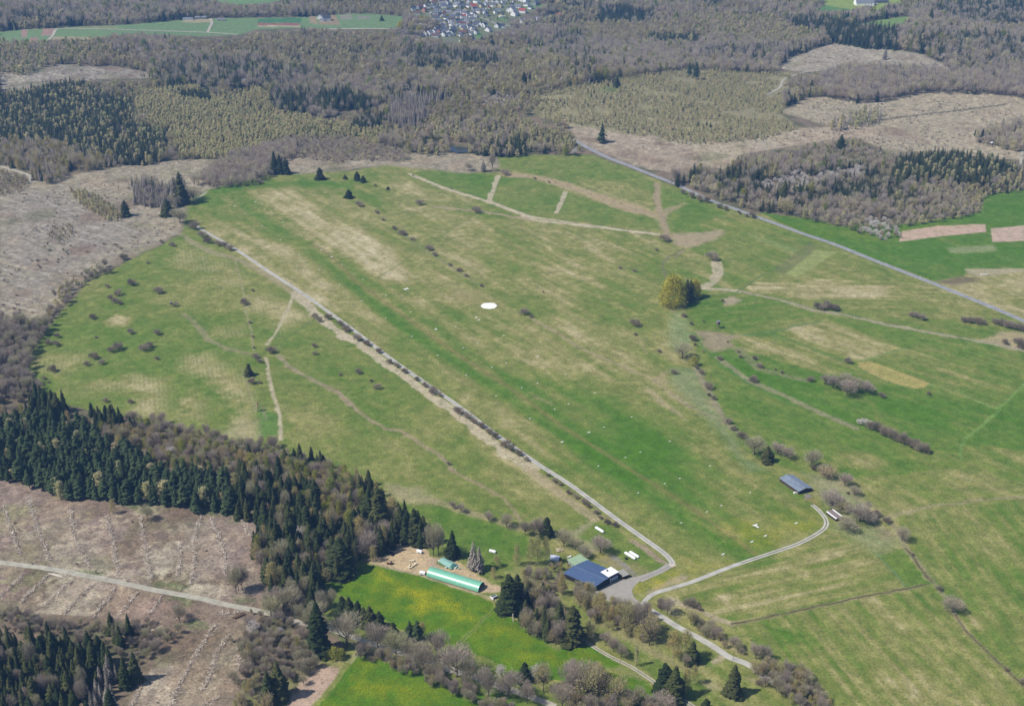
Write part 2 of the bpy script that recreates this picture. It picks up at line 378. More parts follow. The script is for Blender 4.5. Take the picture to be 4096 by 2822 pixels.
def mask(P, f, warp=1.0):
    P = np.array(P); m = f + 12
    k = np.where((gx > P[:, 0].min() - m) & (gx < P[:, 0].max() + m) & (gy > P[:, 1].min() - m) & (gy < P[:, 1].max() + m))[0]
    if len(k) == 0: return k, np.zeros(0)
    X = gx[k] + (wx[k] - gx[k]) * warp; Y = gy[k] + (wy[k] - gy[k]) * warp
    ins = inpoly(P, X, Y); d = segd(P, X, Y) * np.where(ins, 1, -1)
    return k, np.clip(.5 + d / (2 * max(f, .3)), 0, 1)
def G(fr, pts, dr, f=1.5, st=0.0, warp=.6, dirp=None):
    k, m = mask(wpoly(fr, pts), f, warp)
    if dirp:
        p_, q_ = np.array(at(*dirp[0])[:2]), np.array(at(*dirp[1])[:2]); d_ = (q_ - p_) / np.linalg.norm(q_ - p_)
        a__ = gx[k] * d_[0] + gy[k] * d_[1]; c__ = -gx[k] * d_[1] + gy[k] * d_[0]; sd = len(pts) + pts[0][0] * .01
        sno[k] = sno[k] * (1 - m) + ((fbm(a__ / 13, c__, 4.5, sd) - .5) * .7 + (fbm(a__ / 5, c__, 18, sd + 3, 3) - .5) * .4) * m
    grass[k] = np.maximum(grass[k], m); dry[k] = dry[k] * (1 - m) + dr * m; streak[k] = streak[k] * (1 - m) + st * m
def Dd(fr, pts, dl, f=15, warp=1.5):
    k, m = mask(wpoly(fr, pts), f, warp); dry[k] += m * dl
def Cc(fr, pts, c, f=1.0, mix=1.0, warp=.6, nz=0.0):
    k, m = mask(wpoly(fr, pts), f, warp)
    m = m * mix
    if nz: m = m * np.clip(1 + nz * (n2[k] - .5) * 4, 0, 1.2).clip(0, 1)
    g = grass[k]; ovl.append((k, m, C3(c)))
def Kk(fr, pts, arr, amt, f=8, warp=1.0):
    k, m = mask(wpoly(fr, pts), f, warp); arr[k] = np.maximum(arr[k], m * amt)
def L(fr, pts, w, c, mix=.9, f=.8, br=.55):
    P = [at(fr, *p)[:2] for p in pts]; A = np.array(P); w = w * .88; m = w + 8
    k = np.where((gx > A[:, 0].min() - m) & (gx < A[:, 0].max() + m) & (gy > A[:, 1].min() - m) & (gy < A[:, 1].max() + m))[0]
    d = segd(P, gx[k] + (wx[k] - gx[k]) * .35, gy[k] + (wy[k] - gy[k]) * .35, False)
    ww = w / 2 * (1 + (n2[k] - .5) * 2 * br)
    mm = np.clip(.5 + (ww - d) / (2 * f), 0, 1) * mix * np.clip(1 + (n4[k] - .5) * 2 * br, 0, 1)
    q = mm > .01; ovl.append((k[q], mm[q], C3(c)))
ovl = []
TAN = (202, 188, 160); PALE = (196, 184, 160); BRN = (160, 144, 122); CUT = (164, 148, 134); PINK = (160, 138, 122)
# ---- clear-felled ground
CLEAR = {
 'left_cut': ('D', [(0, 355), (60, 395), (130, 402), (300, 372), (470, 358), (640, 350), (900, 350), (960, 345), (1120, 352), (1130, 380), (1060, 392), (870, 374), (700, 392), (600, 397), (470, 430), (425, 455), (410, 525), (300, 583), (200, 622), (120, 705), (0, 760)]),
 'top_left_cut': ('1', [(0, 440), (180, 430), (420, 428), (560, 440), (760, 440), (990, 480), (980, 520), (760, 520), (560, 530), (330, 560), (200, 600), (0, 610)]),
 'low_cut': ('D', [(-30, 1080), (100, 1105), (250, 1130), (440, 1135), (560, 1160), (600, 1220), (610, 1340), (600, 1400), (590, 1470), (520, 1610), (280, 1610), (350, 1500), (330, 1400), (-30, 1380)]),
 'right_cut': ('3', [(870, 650), (1000, 640), (1250, 665), (1500, 640), (1650, 600), (1900, 600), (2400, 640), (2400, 1060), (2180, 1050), (2050, 1070), (1900, 1000), (1650, 1000), (1430, 1010), (1200, 900), (1000, 930), (700, 980), (450, 1020), (330, 1120), (100, 1090), (-60, 1000), (-620, 880), (-550, 800), (150, 930), (500, 890), (850, 850), (1040, 840), (700, 740)]),
 'top_right_cut': ('3', [(1040, 290), (1200, 295), (1400, 320), (1640, 360), (1740, 410), (1880, 440), (1800, 470), (1400, 460), (1050, 460), (820, 475), (680, 450), (780, 380), (950, 320)]),
 'road_cut': ('2', [(1440, 790), (1650, 795), (1780, 850), (2100, 890), (2317, 950), (2420, 1060), (2317, 1130), (2180, 1140), (1950, 1090), (1700, 985), (1590, 930), (1560, 880)]),
 'young_growth': ('2', [(1200, 740), (1380, 600), (1800, 520), (2317, 440), (3020, 480), (2950, 760), (3060, 850), (2700, 930), (2317, 960), (1760, 860), (1430, 800)]),
}
OPENP = [wpoly(*CLEAR[k]) for k in CLEAR if k != 'young_growth']
for k, c in (('left_cut', (172, 160, 134)), ('top_left_cut', (170, 160, 142)), ('low_cut', (164, 144, 128)), ('right_cut', (188, 174, 144)),
             ('top_right_cut', (172, 162, 140)), ('road_cut', (180, 164, 140)), ('young_growth', (158, 150, 112))):
    Cc(*CLEAR[k], c, 4, 1, 1.2, .25); Kk(*CLEAR[k], debr, 1.0 if k != 'young_growth' else .4)
Cc('D', [(0, 440), (150, 430), (300, 470), (330, 540), (200, 600), (100, 660), (0, 700)], (156, 148, 144), 30, .4, 2)
Cc('3', [(900, 850), (1300, 830), (1500, 900), (1000, 950), (700, 960)], (192, 170, 144), 20, .6, 2)
Cc('D', [(0, 1120), (560, 1180), (580, 1340), (0, 1250)], (160, 142, 130), 20, .5, 2)
Cc('D', [(30, 1290), (400, 1360), (330, 1410), (200, 1370), (30, 1340)], (176, 146, 128), 15, .6, 2)
Cc('D', [(430, 1440), (560, 1400), (590, 1430), (520, 1600), (380, 1600)], (166, 160, 124), 15, .45, 2)
def furrows(fr, poly, p0, p1, step, n, w, c, mx, seed):
    Pw = np.array(wpoly(fr, poly)); a0 = np.array(at(fr, *p0)[:2]); a1 = np.array(at(fr, *p1)[:2]); d_ = (a1 - a0) / np.linalg.norm(a1 - a0); nn_ = np.array([-d_[1], d_[0]])
    k, m = mask(Pw, 6, 1.0); off = (gx[k] - a0[0]) * nn_[0] + (gy[k] - a0[1]) * nn_[1] + (fbm(gx[k], gy[k], 60, seed, 2) - .5) * step * 1.2
    al = (gx[k] - a0[0]) * d_[0] + (gy[k] - a0[1]) * d_[1]
    li_ = np.floor(off / step); fr_o = abs(off / step - li_ - .5) * step
    g_ = vnoise(al / 26, li_ * 3.7, seed) * .6 + vnoise(al / 7, li_ * 1.7, seed + 2) * .4
    mm = np.clip(.5 + (w / 2 - fr_o) / 1.4, 0, 1) * m * mx * np.clip((g_ - .42) * 5, 0, 1); q = mm > .02; ovl.append((k[q], mm[q], C3(c)))
furrows('D', CLEAR['left_cut'][1], (60, 560), (300, 640), 17, 0, 2.0, (210, 204, 196), .5, 5)
furrows('D', CLEAR['left_cut'][1], (60, 440), (260, 470), 23, 0, 3.5, (120, 106, 90), .5, 6)
furrows('1', CLEAR['top_left_cut'][1], (60, 530), (360, 480), 20, 0, 2.6, (212, 204, 194), .6, 7)
furrows('3', CLEAR['right_cut'][1], (1200, 820), (2200, 690), 26, 0, 3, (132, 120, 100), .5, 8)
furrows('3', CLEAR['right_cut'][1], (1400, 700), (1600, 760), 21, 0, 2.4, (216, 206, 184), .6, 9)
furrows('3', CLEAR['top_right_cut'][1], (1000, 330), (1500, 420), 24, 0, 3, (206, 196, 176), .6, 10)
L('3', [(1050, 838), (1250, 812), (1500, 775), (1750, 745), (1900, 730), (2000, 715), (2200, 690)], 7, (84, 80, 62), .85)  # ditch line with its long shadow strip painted into the ground colour
for i in range(420):      # patches of brown litter, grey slash and new growth
    pz = random.Random(900 + i); f_, (ax0, ax1, ay0, ay1) = pz.choice([('D', (0, 420, 380, 690)), ('D', (440, 1100, 350, 395)), ('3', (700, 2317, 620, 1040)), ('3', (0, 900, 860, 1100)), ('3', (750, 1800, 300, 460)), ('7', (0, 1700, 180, 1560)), ('7', (0, 1700, 180, 960)), ('7', (0, 1700, 180, 1560)), ('1', (0, 960, 440, 600)), ('2', (1450, 2400, 800, 1130))])
    cx0, cy0 = at(f_, pz.uniform(ax0, ax1), pz.uniform(ay0, ay1))[:2]; rr0 = pz.uniform(6, 26); kk0 = np.where((abs(gx - cx0) < 40) & (abs(gy - cy0) < 40))[0]
    d0 = np.hypot((wx[kk0] - cx0), (wy[kk0] - cy0) * pz.uniform(.5, 2)); m0 = np.clip((rr0 - d0) / 7 + (n4[kk0] - .5) * 3, 0, 1) * pz.uniform(.3, .65) * (1 - sst(.3, .5, grass[kk0]))
    on = np.zeros(len(kk0), bool)
    for P0 in OPENP: on |= inpoly(P0, gx[kk0], gy[kk0])
    m0 = m0 * on; q0 = m0 > .02; ovl.append((kk0[q0], m0[q0], C3(pz.choice([(128, 110, 88), (150, 146, 108), (196, 184, 160), (112, 116, 74), (140, 118, 98), (176, 156, 130)]))))
# green weeds in the cut areas
for p in [(620, 690), (1080, 770), (1180, 800), (1600, 880), (1300, 1040), (1180, 860), (1250, 240), (860, 240), (1390, 290)]:
    Cc('7', [(p[0] - 70, p[1] - 14), (p[0] + 70, p[1] - 6), (p[0] + 80, p[1] + 18), (p[0] - 50, p[1] + 14)], (104, 126, 66), 3, .8, 1.5, .5)
# ---- the big airfield meadow and everything grassy round it
MEADOW = [(425, 455), (470, 428), (560, 410), (610, 395), (690, 392), (800, 386), (870, 372), (940, 376), (1000, 384), (1060, 390), (1125, 390), (1128, 352), (1210, 350), (1330, 350),
          (1400, 372), (1480, 402), (1560, 436), (1640, 462), (1700, 482), (1790, 488), (1850, 495), (1940, 525), (2000, 545), (2040, 520), (2070, 500), (2130, 492), (2215, 482), (2228, 445), (2400, 425),
          (2400, 1700), (700, 1700), (640, 1600), (720, 1500), (780, 1470), (740, 1400), (700, 1340), (760, 1260), (880, 1220), (860, 1120), (790, 1075), (700, 1050), (600, 1010), (470, 985), (380, 970), (250, 935), (140, 915), (85, 880),
          (60, 830), (80, 780), (120, 725), (150, 690), (200, 640), (300, 585), (410, 530)]
OPENP.append(wpoly('D', MEADOW))
G('D', MEADOW, .5, 2, .6)
# right-hand fields
G('6', [(60, 530), (440, 385), (950, 530), (2317, 780), (2600, 900), (2600, 1700), (1850, 1560), (1000, 1640), (600, 1500), (330, 1240), (220, 1040), (140, 900), (150, 700)], .22, 2, .6)
G('D', [(1560, 560), (1640, 515), (1700, 500), (2317, 725), (2400, 760), (2400, 800), (2050, 740), (1900, 715), (1660, 655), (1620, 600)], .4, 2, .4)
G('3', [(560, 1400), (800, 1440), (1000, 1470), (1100, 1500), (1300, 1560), (1500, 1500), (1850, 1440), (2040, 1400), (2060, 1290), (2400, 1240), (2400, 1700), (1600, 1700), (900, 1560)], -.02, 1.5, .3)
G('6', [(820, -10), (1300, -60), (2317, -60), (2400, 240), (1940, 240), (1920, 290), (1720, 320), (1400, 195), (1100, 90)], .0, 1.5, .4)
G('6', [(1720, 325), (1950, 290), (2500, 240), (2500, 660), (2317, 590), (2000, 440)], .72, 2, .5)
G('D', [(1130, 352), (1340, 350), (1440, 388), (1485, 415), (1480, 460), (1400, 445), (1330, 415), (1260, 398), (1180, 388), (1128, 380)], .38, 2)
G('D', [(925, 390), (1000, 384), (1125, 398), (1107, 455), (1000, 422)], .26, 1.5)
G('D', [(1128, 398), (1190, 400), (1280, 436), (1450, 490), (1500, 520), (1200, 490), (1110, 458)], .38, 1.5)
G('D', [(1490, 420), (1560, 445), (1650, 485), (1600, 500), (1530, 520), (1502, 480)], .32, 2)
FD = (('6', 330, 900), ('6', 1200, 1300)); FE = (('6', 1200, 880), ('6', 2100, 1180))
G('6', [(350, 820), (520, 850), (700, 930), (980, 990), (1000, 1080), (1300, 1130), (1340, 1250), (1700, 1440), (1850, 1500), (1200, 1290), (1080, 1240), (900, 1160), (730, 1080), (500, 980)], .02, 1, .7, .3, FD)
G('6', [(140, 900), (330, 900), (520, 1010), (800, 1150), (1200, 1300), (1700, 1500), (1850, 1560), (1400, 1590), (1000, 1540), (600, 1480), (420, 1330), (300, 1180)], .2, 1, .8, .3, FD)
G('6', [(400, 680), (660, 690), (860, 750), (1120, 870), (1230, 905), (1180, 930), (1000, 940), (700, 850), (470, 780)], .42, 1, .9, .3, FD)
G('6', [(660, 650), (850, 612), (970, 592), (1200, 640), (1520, 768), (1400, 802), (1230, 850), (1120, 860), (860, 745)], .36, 1, .8, .2, FE)
G('6', [(1240, 852), (1520, 770), (1700, 700), (2000, 730), (2317, 800), (2317, 1000), (2130, 1165), (1690, 1000), (1400, 880)], .3, 1, .9, .2, FE)
G('6', [(1400, 970), (1640, 1036), (1700, 1005), (2130, 1175), (1920, 1370), (1890, 1460), (1700, 1430), (1500, 1330), (1330, 1180), (1340, 1080)], .14, 1, .9, .2, FE)
G('6', [(2150, 1185), (2317, 1010), (2500, 1000), (2500, 1430), (2317, 1440), (1915, 1400), (1940, 1370)], -.02, 1, .5, .2, FE)
G('6', [(70, 500), (160, 420), (420, 400), (700, 455), (930, 530), (960, 585), (850, 608), (640, 650), (470, 668), (340, 640), (160, 590)], .18, 1, .9, .3, (('6', 470, 668), ('6', 960, 590)))
G('6', [(1110, 545), (1560, 560), (1900, 590), (2130, 620), (2030, 715), (1700, 655), (1400, 600)], .34, 1, .5, .3, FE)
G('6', [(560, 310), (700, 230), (820, 290), (1500, 340), (1600, 300), (1640, 330), (2317, 600), (2317, 640), (1600, 560), (1100, 500), (700, 420), (460, 370)], .5, 1, .8, .3, (('6', 560, 330), ('6', 1600, 345)))
# bottom right meadow
G('D', [(1450, 1370), (1560, 1310), (1700, 1270), (1860, 1200), (1900, 1180), (2317, 1130), (2400, 1130), (2400, 1700), (1900, 1700), (1700, 1500), (1600, 1440)], .52, 2, .8)
G('9', [(1340, 570), (1530, 530), (1690, 770), (1560, 795)], .12, .8, 0)
G('D', [(2030, 1165), (2317, 1128), (2400, 1128), (2400, 1560), (2240, 1480), (2140, 1360), (2060, 1240)], .34, 2, 1, .3, (('9', 1700, 350), ('9', 2100, 900)))
G('9', [(390, 1040), (800, 950), (1680, 775), (1860, 975), (2000, 1150), (2317, 1440), (2317, 1700), (900, 1700), (700, 1300), (480, 1180)], .46, 2, 1, .3, (('9', 1000, 1000), ('9', 1500, 1572)))
G('9', [(0, 800), (400, 640), (900, 470), (1030, 400), (1330, 570), (1550, 800), (1100, 885), (550, 1000), (390, 1025), (60, 890)], .5, 2, 1, .3, (('9', 300, 900), ('9', 1300, 680)))
G('6', [(1900, 1430), (2100, 1400), (2317, 1480), (2400, 1700), (1850, 1560)], .3, 3, .6)
# left pasture and field below the airfield road
G('D', [(415, 530), (450, 520), (530, 590), (665, 672), (715, 720), (640, 775), (600, 810), (615, 860), (636, 1000), (560, 1005), (400, 975), (250, 935), (140, 915), (85, 880), (60, 830), (80, 780), (120, 725), (200, 640), (300, 585)], .42, 2, .15)
G('D', [(715, 725), (870, 822), (1000, 930), (1200, 1090), (1325, 1178), (1300, 1215), (1180, 1180), (1000, 1145), (880, 1100), (760, 1060), (636, 1005), (625, 900), (615, 820), (640, 775)], .40, 2, .3)
G('8', [(370, 230), (600, 240), (900, 320), (1250, 450), (1270, 510), (1230, 560), (1100, 640), (960, 720), (800, 560), (680, 480), (600, 340)], .25, 3, .3)
G('8', [(1590, 420), (1700, 350), (1800, 370), (2170, 650), (2000, 720), (1800, 560), (1600, 480)], .2, 2, .1)
# bright fertilised fields by the tunnel
BR1 = [(740, 1326), (762, 1300), (835, 1277), (900, 1290), (960, 1306), (1095, 1352), (1126, 1382), (1200, 1425), (1262, 1444), (1330, 1454), (1400, 1498), (1478, 1556), (1490, 1600), (1420, 1600), (1300, 1545), (1200, 1530), (1100, 1490), (1000, 1450), (900, 1420), (830, 1378)]
BR2 = [(690, 1640), (805, 1487), (830, 1484), (900, 1505), (1000, 1540), (1100, 1572), (1180, 1600), (1200, 1640)]
G('D', BR1, -.22, 1, 0); G('D', BR2, -.22, 1, 0)
for P_ in (BR1, BR2): Kk('D', P_, flow, .16, 6)
# ---- broad dry / lush variation inside the airfield
Dd('D', [(560, 430), (640, 430), (900, 560), (920, 640), (860, 640), (700, 540)], .42, 10)
Dd('D', [(430, 460), (520, 470), (760, 640), (900, 760), (860, 800), (700, 690), (530, 580), (440, 510)], .25, 10)
Dd('D', [(700, 560), (900, 600), (1000, 690), (1100, 660), (1060, 620), (800, 520)], .15, 25)
Dd('5', [(380, 780), (600, 870), (1300, 1250), (1600, 1500), (1400, 1500), (1000, 1230), (600, 950)], .16, 14)
Dd('5', [(820, 620), (1300, 700), (1900, 1000), (1950, 1100), (1500, 950), (1000, 760)], .18, 22)
Dd('5', [(1250, 600), (1900, 620), (2000, 900), (1700, 850), (1400, 700)], .2, 22)
Dd('5', [(1100, 900), (1900, 1060), (2250, 1250), (2400, 1700), (1900, 1572), (1500, 1200)], -.3, 25)
Dd('D', [(1200, 950), (1700, 1000), (1850, 1180), (1700, 1270), (1530, 1270), (1300, 1090)], -.22, 30)
Dd('5', [(900, 300), (1100, 420), (1700, 560), (1900, 600), (1300, 560), (1000, 420)], -.2, 18)
Dd('1', [(1230, 1380), (1380, 1250), (1700, 1190), (2317, 1200), (2317, 1240), (1700, 1240), (1450, 1290), (1560, 1400), (1900, 1600), (1800, 1600)], -.35, 8)
Dd('D', [(680, 395), (820, 390), (900, 430), (860, 470), (780, 450), (700, 420)], -.25, 12)
Dd('2', [(330, 1220), (500, 1200), (900, 1320), (860, 1350), (500, 1300)], .25, 12)
Dd('2', [(1580, 1190), (1850, 1200), (2080, 1260), (2100, 1340), (1800, 1280)], .3, 12)
Dd('D', [(860, 420), (1100, 480), (1500, 540), (1480, 640), (1200, 640), (1000, 600)], .2, 40)
Dd('D', [(715, 725), (870, 822), (1200, 1090), (1325, 1178), (1180, 1180), (880, 1100), (640, 1000), (625, 820)], .06, 10)
Dd('D', [(100, 700), (420, 530), (560, 700), (560, 990), (100, 900)], -.1, 20)
Dd('9', [(0, 560), (700, 560), (600, 450), (200, 560)], -.1, 20)
Dd('6', [(450, 340), (1000, 320), (1500, 340), (1400, 420), (900, 440), (500, 390)], .35, 8)
Dd('6', [(700, 620), (1000, 590), (1500, 770), (1240, 850), (900, 720)], .35, 6)
Dd('6', [(560, 420), (960, 480), (900, 540), (500, 640), (350, 640)], .12, 15)
Dd('6', [(460, 680), (900, 780), (1100, 860), (900, 850), (500, 770)], .35, 10)
Dd('6', [(1120, 1480), (1300, 1440), (1430, 1520), (1300, 1580), (1100, 1540)], .45, 8)
Dd('6', [(1300, 1080), (2000, 1100), (1900, 1300), (1650, 1350), (1400, 1200)], -.12, 15)
Dd('9', [(1880, 980), (2100, 960), (2100, 1080), (1980, 1080)], .4, 7)
Dd('9', [(1330, 1330), (1700, 1300), (1800, 1572), (1500, 1572)], .25, 14)
Dd('9', [(550, 1010), (820, 1090), (960, 1180), (700, 1150)], -.45, 7)
Dd('9', [(400, 560), (1200, 530), (1500, 740), (1100, 830), (500, 860)], .12, 18)
Dd('9', [(250, 840), (380, 850), (370, 900), (260, 880)], .5, 4)
Dd('4', [(880, 330), (1200, 230), (1500, 330), (1600, 500), (1200, 520), (900, 420)], .12, 18)
Dd('4', [(680, 590), (780, 540), (880, 560), (850, 610), (720, 620)], .55, 3)
Dd('4', [(1860, 1000), (2100, 1000), (2317, 1200), (2317, 1400), (1950, 1250)], .1, 20)
# rows of dead grass in the pasture
for P_, a in (([(640, 1010), (900, 950), (1110, 970), (1100, 1080), (1060, 1240), (850, 1180), (940, 1080)], 1), ([(1200, 840), (1380, 800), (1640, 1000), (1690, 1360), (1500, 1350), (1600, 1180), (1450, 1010), (1220, 900)], 1),
              ([(1220, 1100), (1340, 1110), (1340, 1240), (1200, 1220)], 1), ([(1640, 420), (1900, 450), (2090, 560), (1850, 660), (1780, 560), (1650, 520)], .8), ([(1200, 60), (1400, 110), (1640, 330), (1500, 360), (1300, 260), (1100, 220)], .55),
              ([(220, 820), (560, 780), (600, 860), (380, 950), (250, 900)], .7), ([(1400, 620), (1600, 620), (1620, 680), (1450, 700)], .6), ([(400, 960), (620, 1010), (640, 1080), (420, 1050)], .5)):
    Kk('4', P_, strp, a, 12, 2); Dd('4', P_, .42 * a, 10)
# buttercups
for fr, P_, a in (('8', [(320, 680), (420, 780), (700, 850), (940, 990), (800, 960), (560, 1000), (480, 880), (380, 850), (300, 740)], 1.0), ('8', [(100, 760), (300, 720), (320, 830), (200, 850)], .45), ('8', [(990, 1000), (1100, 1060), (1180, 1180), (1000, 1120)], .6),
                  ('8', [(1150, 1180), (1500, 1200), (1620, 1260), (1250, 1300)], .5), ('8', [(200, 1440), (500, 1400), (700, 1572), (100, 1572)], .45), ('8', [(1960, 770), (2080, 730), (2280, 690), (2317, 690), (2100, 790), (1990, 800)], 1.0),
                  ('9', [(330, 380), (900, 300), (980, 380), (900, 440), (500, 560), (380, 470)], .35), ('9', [(0, 600), (300, 640), (120, 720), (0, 700)], .4), ('8', [(1700, 600), (1800, 620), (1790, 660), (1720, 640)], .9),
                  ('B', [(1400, 1180), (2000, 1300), (2200, 1400), (1900, 1500), (1200, 1500)], .45), ('6', [(60, -60), (2200, -60), (1500, 60), (1400, 60)], .12)):
    Kk(fr, P_, flow, a * .62, 9, 2.5)
# ---- far fields
FARF = [('1', [(-40, 215), (140, 198), (300, 190), (760, 168), (880, 160), (1220, 130), (1400, 122), (2000, 115), (2240, 95), (2317, 92), (2440, 92), (2670, 108), (2668, 158), (2600, 190), (2317, 192), (2000, 185), (1700, 195), (1580, 232), (1300, 240), (900, 222), (600, 250), (340, 262), (300, 275), (60, 285), (-40, 290)], (122, 148, 100)),
        ('1', [(1330, -30), (1900, -30), (1880, 0), (1800, 20), (1500, 38), (1400, 20)], (120, 150, 98)), ('1', [(800, -20), (1000, -20), (985, 5), (830, 15)], (198, 166, 150)),
        ('Q', [(600, -40), (1900, -60), (2000, 30), (1700, 100), (1540, 170), (1480, 190), (1280, 110), (1330, 100), (1100, 165), (430, 195), (410, 140), (640, 100)], (150, 166, 84)),
        ('Q', [(640, 290), (830, 270), (1120, 240), (1130, 300), (850, 340), (700, 330)], (106, 142, 82)),
        ('Q', [(1170, 425), (1400, 360), (2000, 275), (2160, 285), (1920, 410), (1700, 470), (1450, 505), (1230, 485)], (126, 152, 84)),
        ('2', [(1720, 590), (1800, 570), (1870, 585), (1850, 610), (1760, 610)], (116, 140, 86))]
for fr, P_, c in FARF:
    OPENP.append(wpoly(fr, P_)); Cc(fr, P_, c, 2, 1, .4)
for fr, P_, c in (('1', [(140, 200), (185, 199), (178, 246), (140, 248)], (170, 142, 128)), ('1', [(285, 191), (368, 190), (342, 235), (268, 238)], (170, 140, 126)), ('1', [(205, 246), (257, 246), (244, 283), (190, 280)], (164, 134, 120)),
                  ('1', [(1705, 152), (1990, 153), (1985, 170), (1705, 168)], (150, 110, 96)), ('1', [(1705, 168), (1985, 170), (1985, 178), (1705, 176)], (196, 178, 150)), ('1', [(1710, 124), (2000, 118), (1992, 151), (1705, 150)], (84, 130, 88)),
                  ('1', [(350, 244), (600, 248), (595, 268), (345, 262)], (170, 160, 124)), ('1', [(430, 176), (760, 168), (780, 190), (520, 196)], (140, 150, 104)), ('1', [(1220, 132), (1400, 124), (1400, 150), (1200, 150)], (176, 164, 130)),
                  ('U', [(560, 150), (690, 140), (720, 290), (600, 270)], (166, 148, 118)), ('U', [(740, 150), (1020, 120), (1110, 300), (740, 290)], (160, 142, 114)), ('U', [(1190, 390), (1800, 420), (1820, 470), (1230, 440)], (158, 134, 112)),
                  ('U', [(1080, 125), (1290, 125), (1310, 200), (1110, 210)], (150, 148, 128)), ('U', [(1370, 150), (1600, 150), (1600, 200), (1390, 195)], (146, 144, 126)),
                  ('Q', [(640, 90), (1100, 160), (430, 195), (410, 140)], (104, 142, 78))):
    Cc(fr, P_, c, 1, 1, .2)
# village ground: gardens and paved yards
VILL = [('W', [(560, 300), (1000, 200), (1180, 0), (1200, -80), (3700, -80), (3600, 0), (3500, 60), (3200, 140), (2900, 180), (3600, 440), (3500, 480), (3150, 500), (2450, 640), (2350, 900), (2000, 980), (1900, 1160), (1500, 1100), (1100, 1000), (700, 960), (700, 900), (1300, 790), (1400, 650), (1100, 480), (700, 420)])]
for fr, P_ in VILL:
    OPENP.append(wpoly(fr, P_)); Cc(fr, P_, (128, 132, 104), 4, 1, 1)
VV = [[(-60, -60), (1620, -60), (1560, 30), (1260, 50), (1160, 130), (1150, 200), (930, 270), (800, 310), (640, 330), (600, 400), (800, 480), (560, 520), (520, 560), (300, 640), (120, 700), (-60, 800)],
      [(770, 465), (820, 365), (1050, 345), (1240, 340), (1330, 305), (1620, 285), (1640, 345), (1300, 395), (1180, 425), (900, 450)]]
for P_ in VV: OPENP.append(wpoly('V', P_)); Cc('V', P_, (128, 134, 100), 3, 1, .6)
VW = wpoly(*VILL[0])
for P_ in ([(1150, 120), (1450, 150), (1500, 230), (1250, 260)], [(1900, 30), (2100, 20), (2200, 90), (1700, 150)], [(0, 600), (120, 610), (110, 720), (0, 760)], [(430, 330), (600, 340), (600, 380), (440, 380)], [(920, 140), (1120, 110), (1150, 160), (960, 200)]):
    Cc('V', P_, (112, 148, 84), 3, .9, .5)
for P_ in ([(170, 880), (600, 830), (900, 850), (760, 930), (200, 930)],): Cc('W', P_, (94, 140, 78), 2, 1, .3); OPENP.append(wpoly('W', P_))
# ---- coloured patches in the near fields
Cc('6', [(1500, 30), (1700, 5), (2060, -24), (2068, 0), (1500, 52)], (196, 156, 138), .8, 0)
Cc('3', [(1510, 1530), (1750, 1495), (2060, 1482), (2066, 1534), (1800, 1560), (1490, 1600)], (204, 176, 156), .8, 1, .25, .25)
Cc('3', [(2095, 1512), (2400, 1485), (2400, 1590), (2110, 1602)], (204, 178, 158), .8, 1, .25, .25)
Cc('6', [(1810, 100), (2120, 80), (2140, 125), (1880, 140), (1820, 130)], (150, 158, 108), 3, .8, .4)
Cc('6', [(1930, 238), (2317, 236), (2400, 236), (2400, 250), (2020, 290), (1940, 270)], (184, 172, 140), 2, .8, .6)
Cc('6', [(1730, 325), (1900, 290), (2030, 300), (1990, 330), (1850, 350)], (124, 112, 84), 4, .9, .6)
Cc('6', [(900, 60), (950, 90), (940, 120), (730, 275), (650, 255), (820, 130)], (122, 126, 82), 2, .6, .3)
Cc('6', [(940, 115), (1090, 125), (810, 300), (740, 275)], (160, 168, 100), 2, .8, .3)
Cc('6', [(480, 0), (820, 110), (800, 145), (540, 40)], (144, 158, 92), 2, .6, .3)
Cc('6', [(1215, 862), (1290, 852), (1400, 885), (1680, 990), (1690, 1000), (1640, 1030), (1590, 1035), (1400, 975), (1250, 905)], (190, 172, 106), 1.2, .8, .5)
Cc('6', [(1290, 885), (1400, 905), (1640, 1000), (1590, 1015), (1400, 950)], (160, 158, 88), 2, .6, .6)
Cc('6', [(320, 440), (400, 425), (445, 450), (400, 480), (330, 485)], (182, 166, 138), 2, .85, .8)
Cc('6', [(140, 650), (230, 650), (450, 680), (380, 720), (400, 760), (260, 790), (200, 760)], (170, 152, 124), 4, .85, 1)
Cc('6', [(0, 0), (100, 0), (330, -20), (340, 10), (240, 60), (100, 100), (0, 90), (-20, 0)], (184, 164, 134), 4, .8, 1.4)
Cc('6', [(2030, 715), (2160, 650), (2400, 660), (2400, 800), (2250, 780)], (186, 168, 132), 3, .8, 1)
Cc('6', [(0, 1000), (-40, 900), (150, 900), (200, 1050), (330, 1260), (480, 1500), (600, 1572), (480, 1572), (250, 1270), (60, 1080)], (138, 152, 112), 5, .55, 1.2)
Cc('6', [(0, 520), (60, 530), (130, 680), (90, 800), (0, 780), (-30, 650)], (136, 156, 110), 5, .55, 1.2)
Cc('9', [(850, 20), (1000, 30), (1230, 180), (1330, 300), (1250, 330), (1000, 250), (930, 120)], (150, 154, 116), 5, .6, 1.4)
Cc('9', [(1030, 380), (1350, 370), (1520, 500), (1330, 560), (1200, 480)], (150, 156, 112), 6, .6, 1.4)
Cc('9', [(1350, 400), (1460, 440), (1420, 480), (1360, 460)], (156, 134, 110), 4, .6, 1.2)
Cc('9', [(865, 165), (905, 170), (910, 200), (860, 210)], (150, 142, 132), .8, 1, .3)
Cc('9', [(850, 205), (930, 205), (970, 280), (940, 250)], (166, 140, 90), 3, .6, .8)
Cc('5', [(700, 390), (830, 385), (1090, 440), (1110, 500), (960, 520), (880, 480), (760, 440)], (160, 150, 98), 8, .55, 1.5)
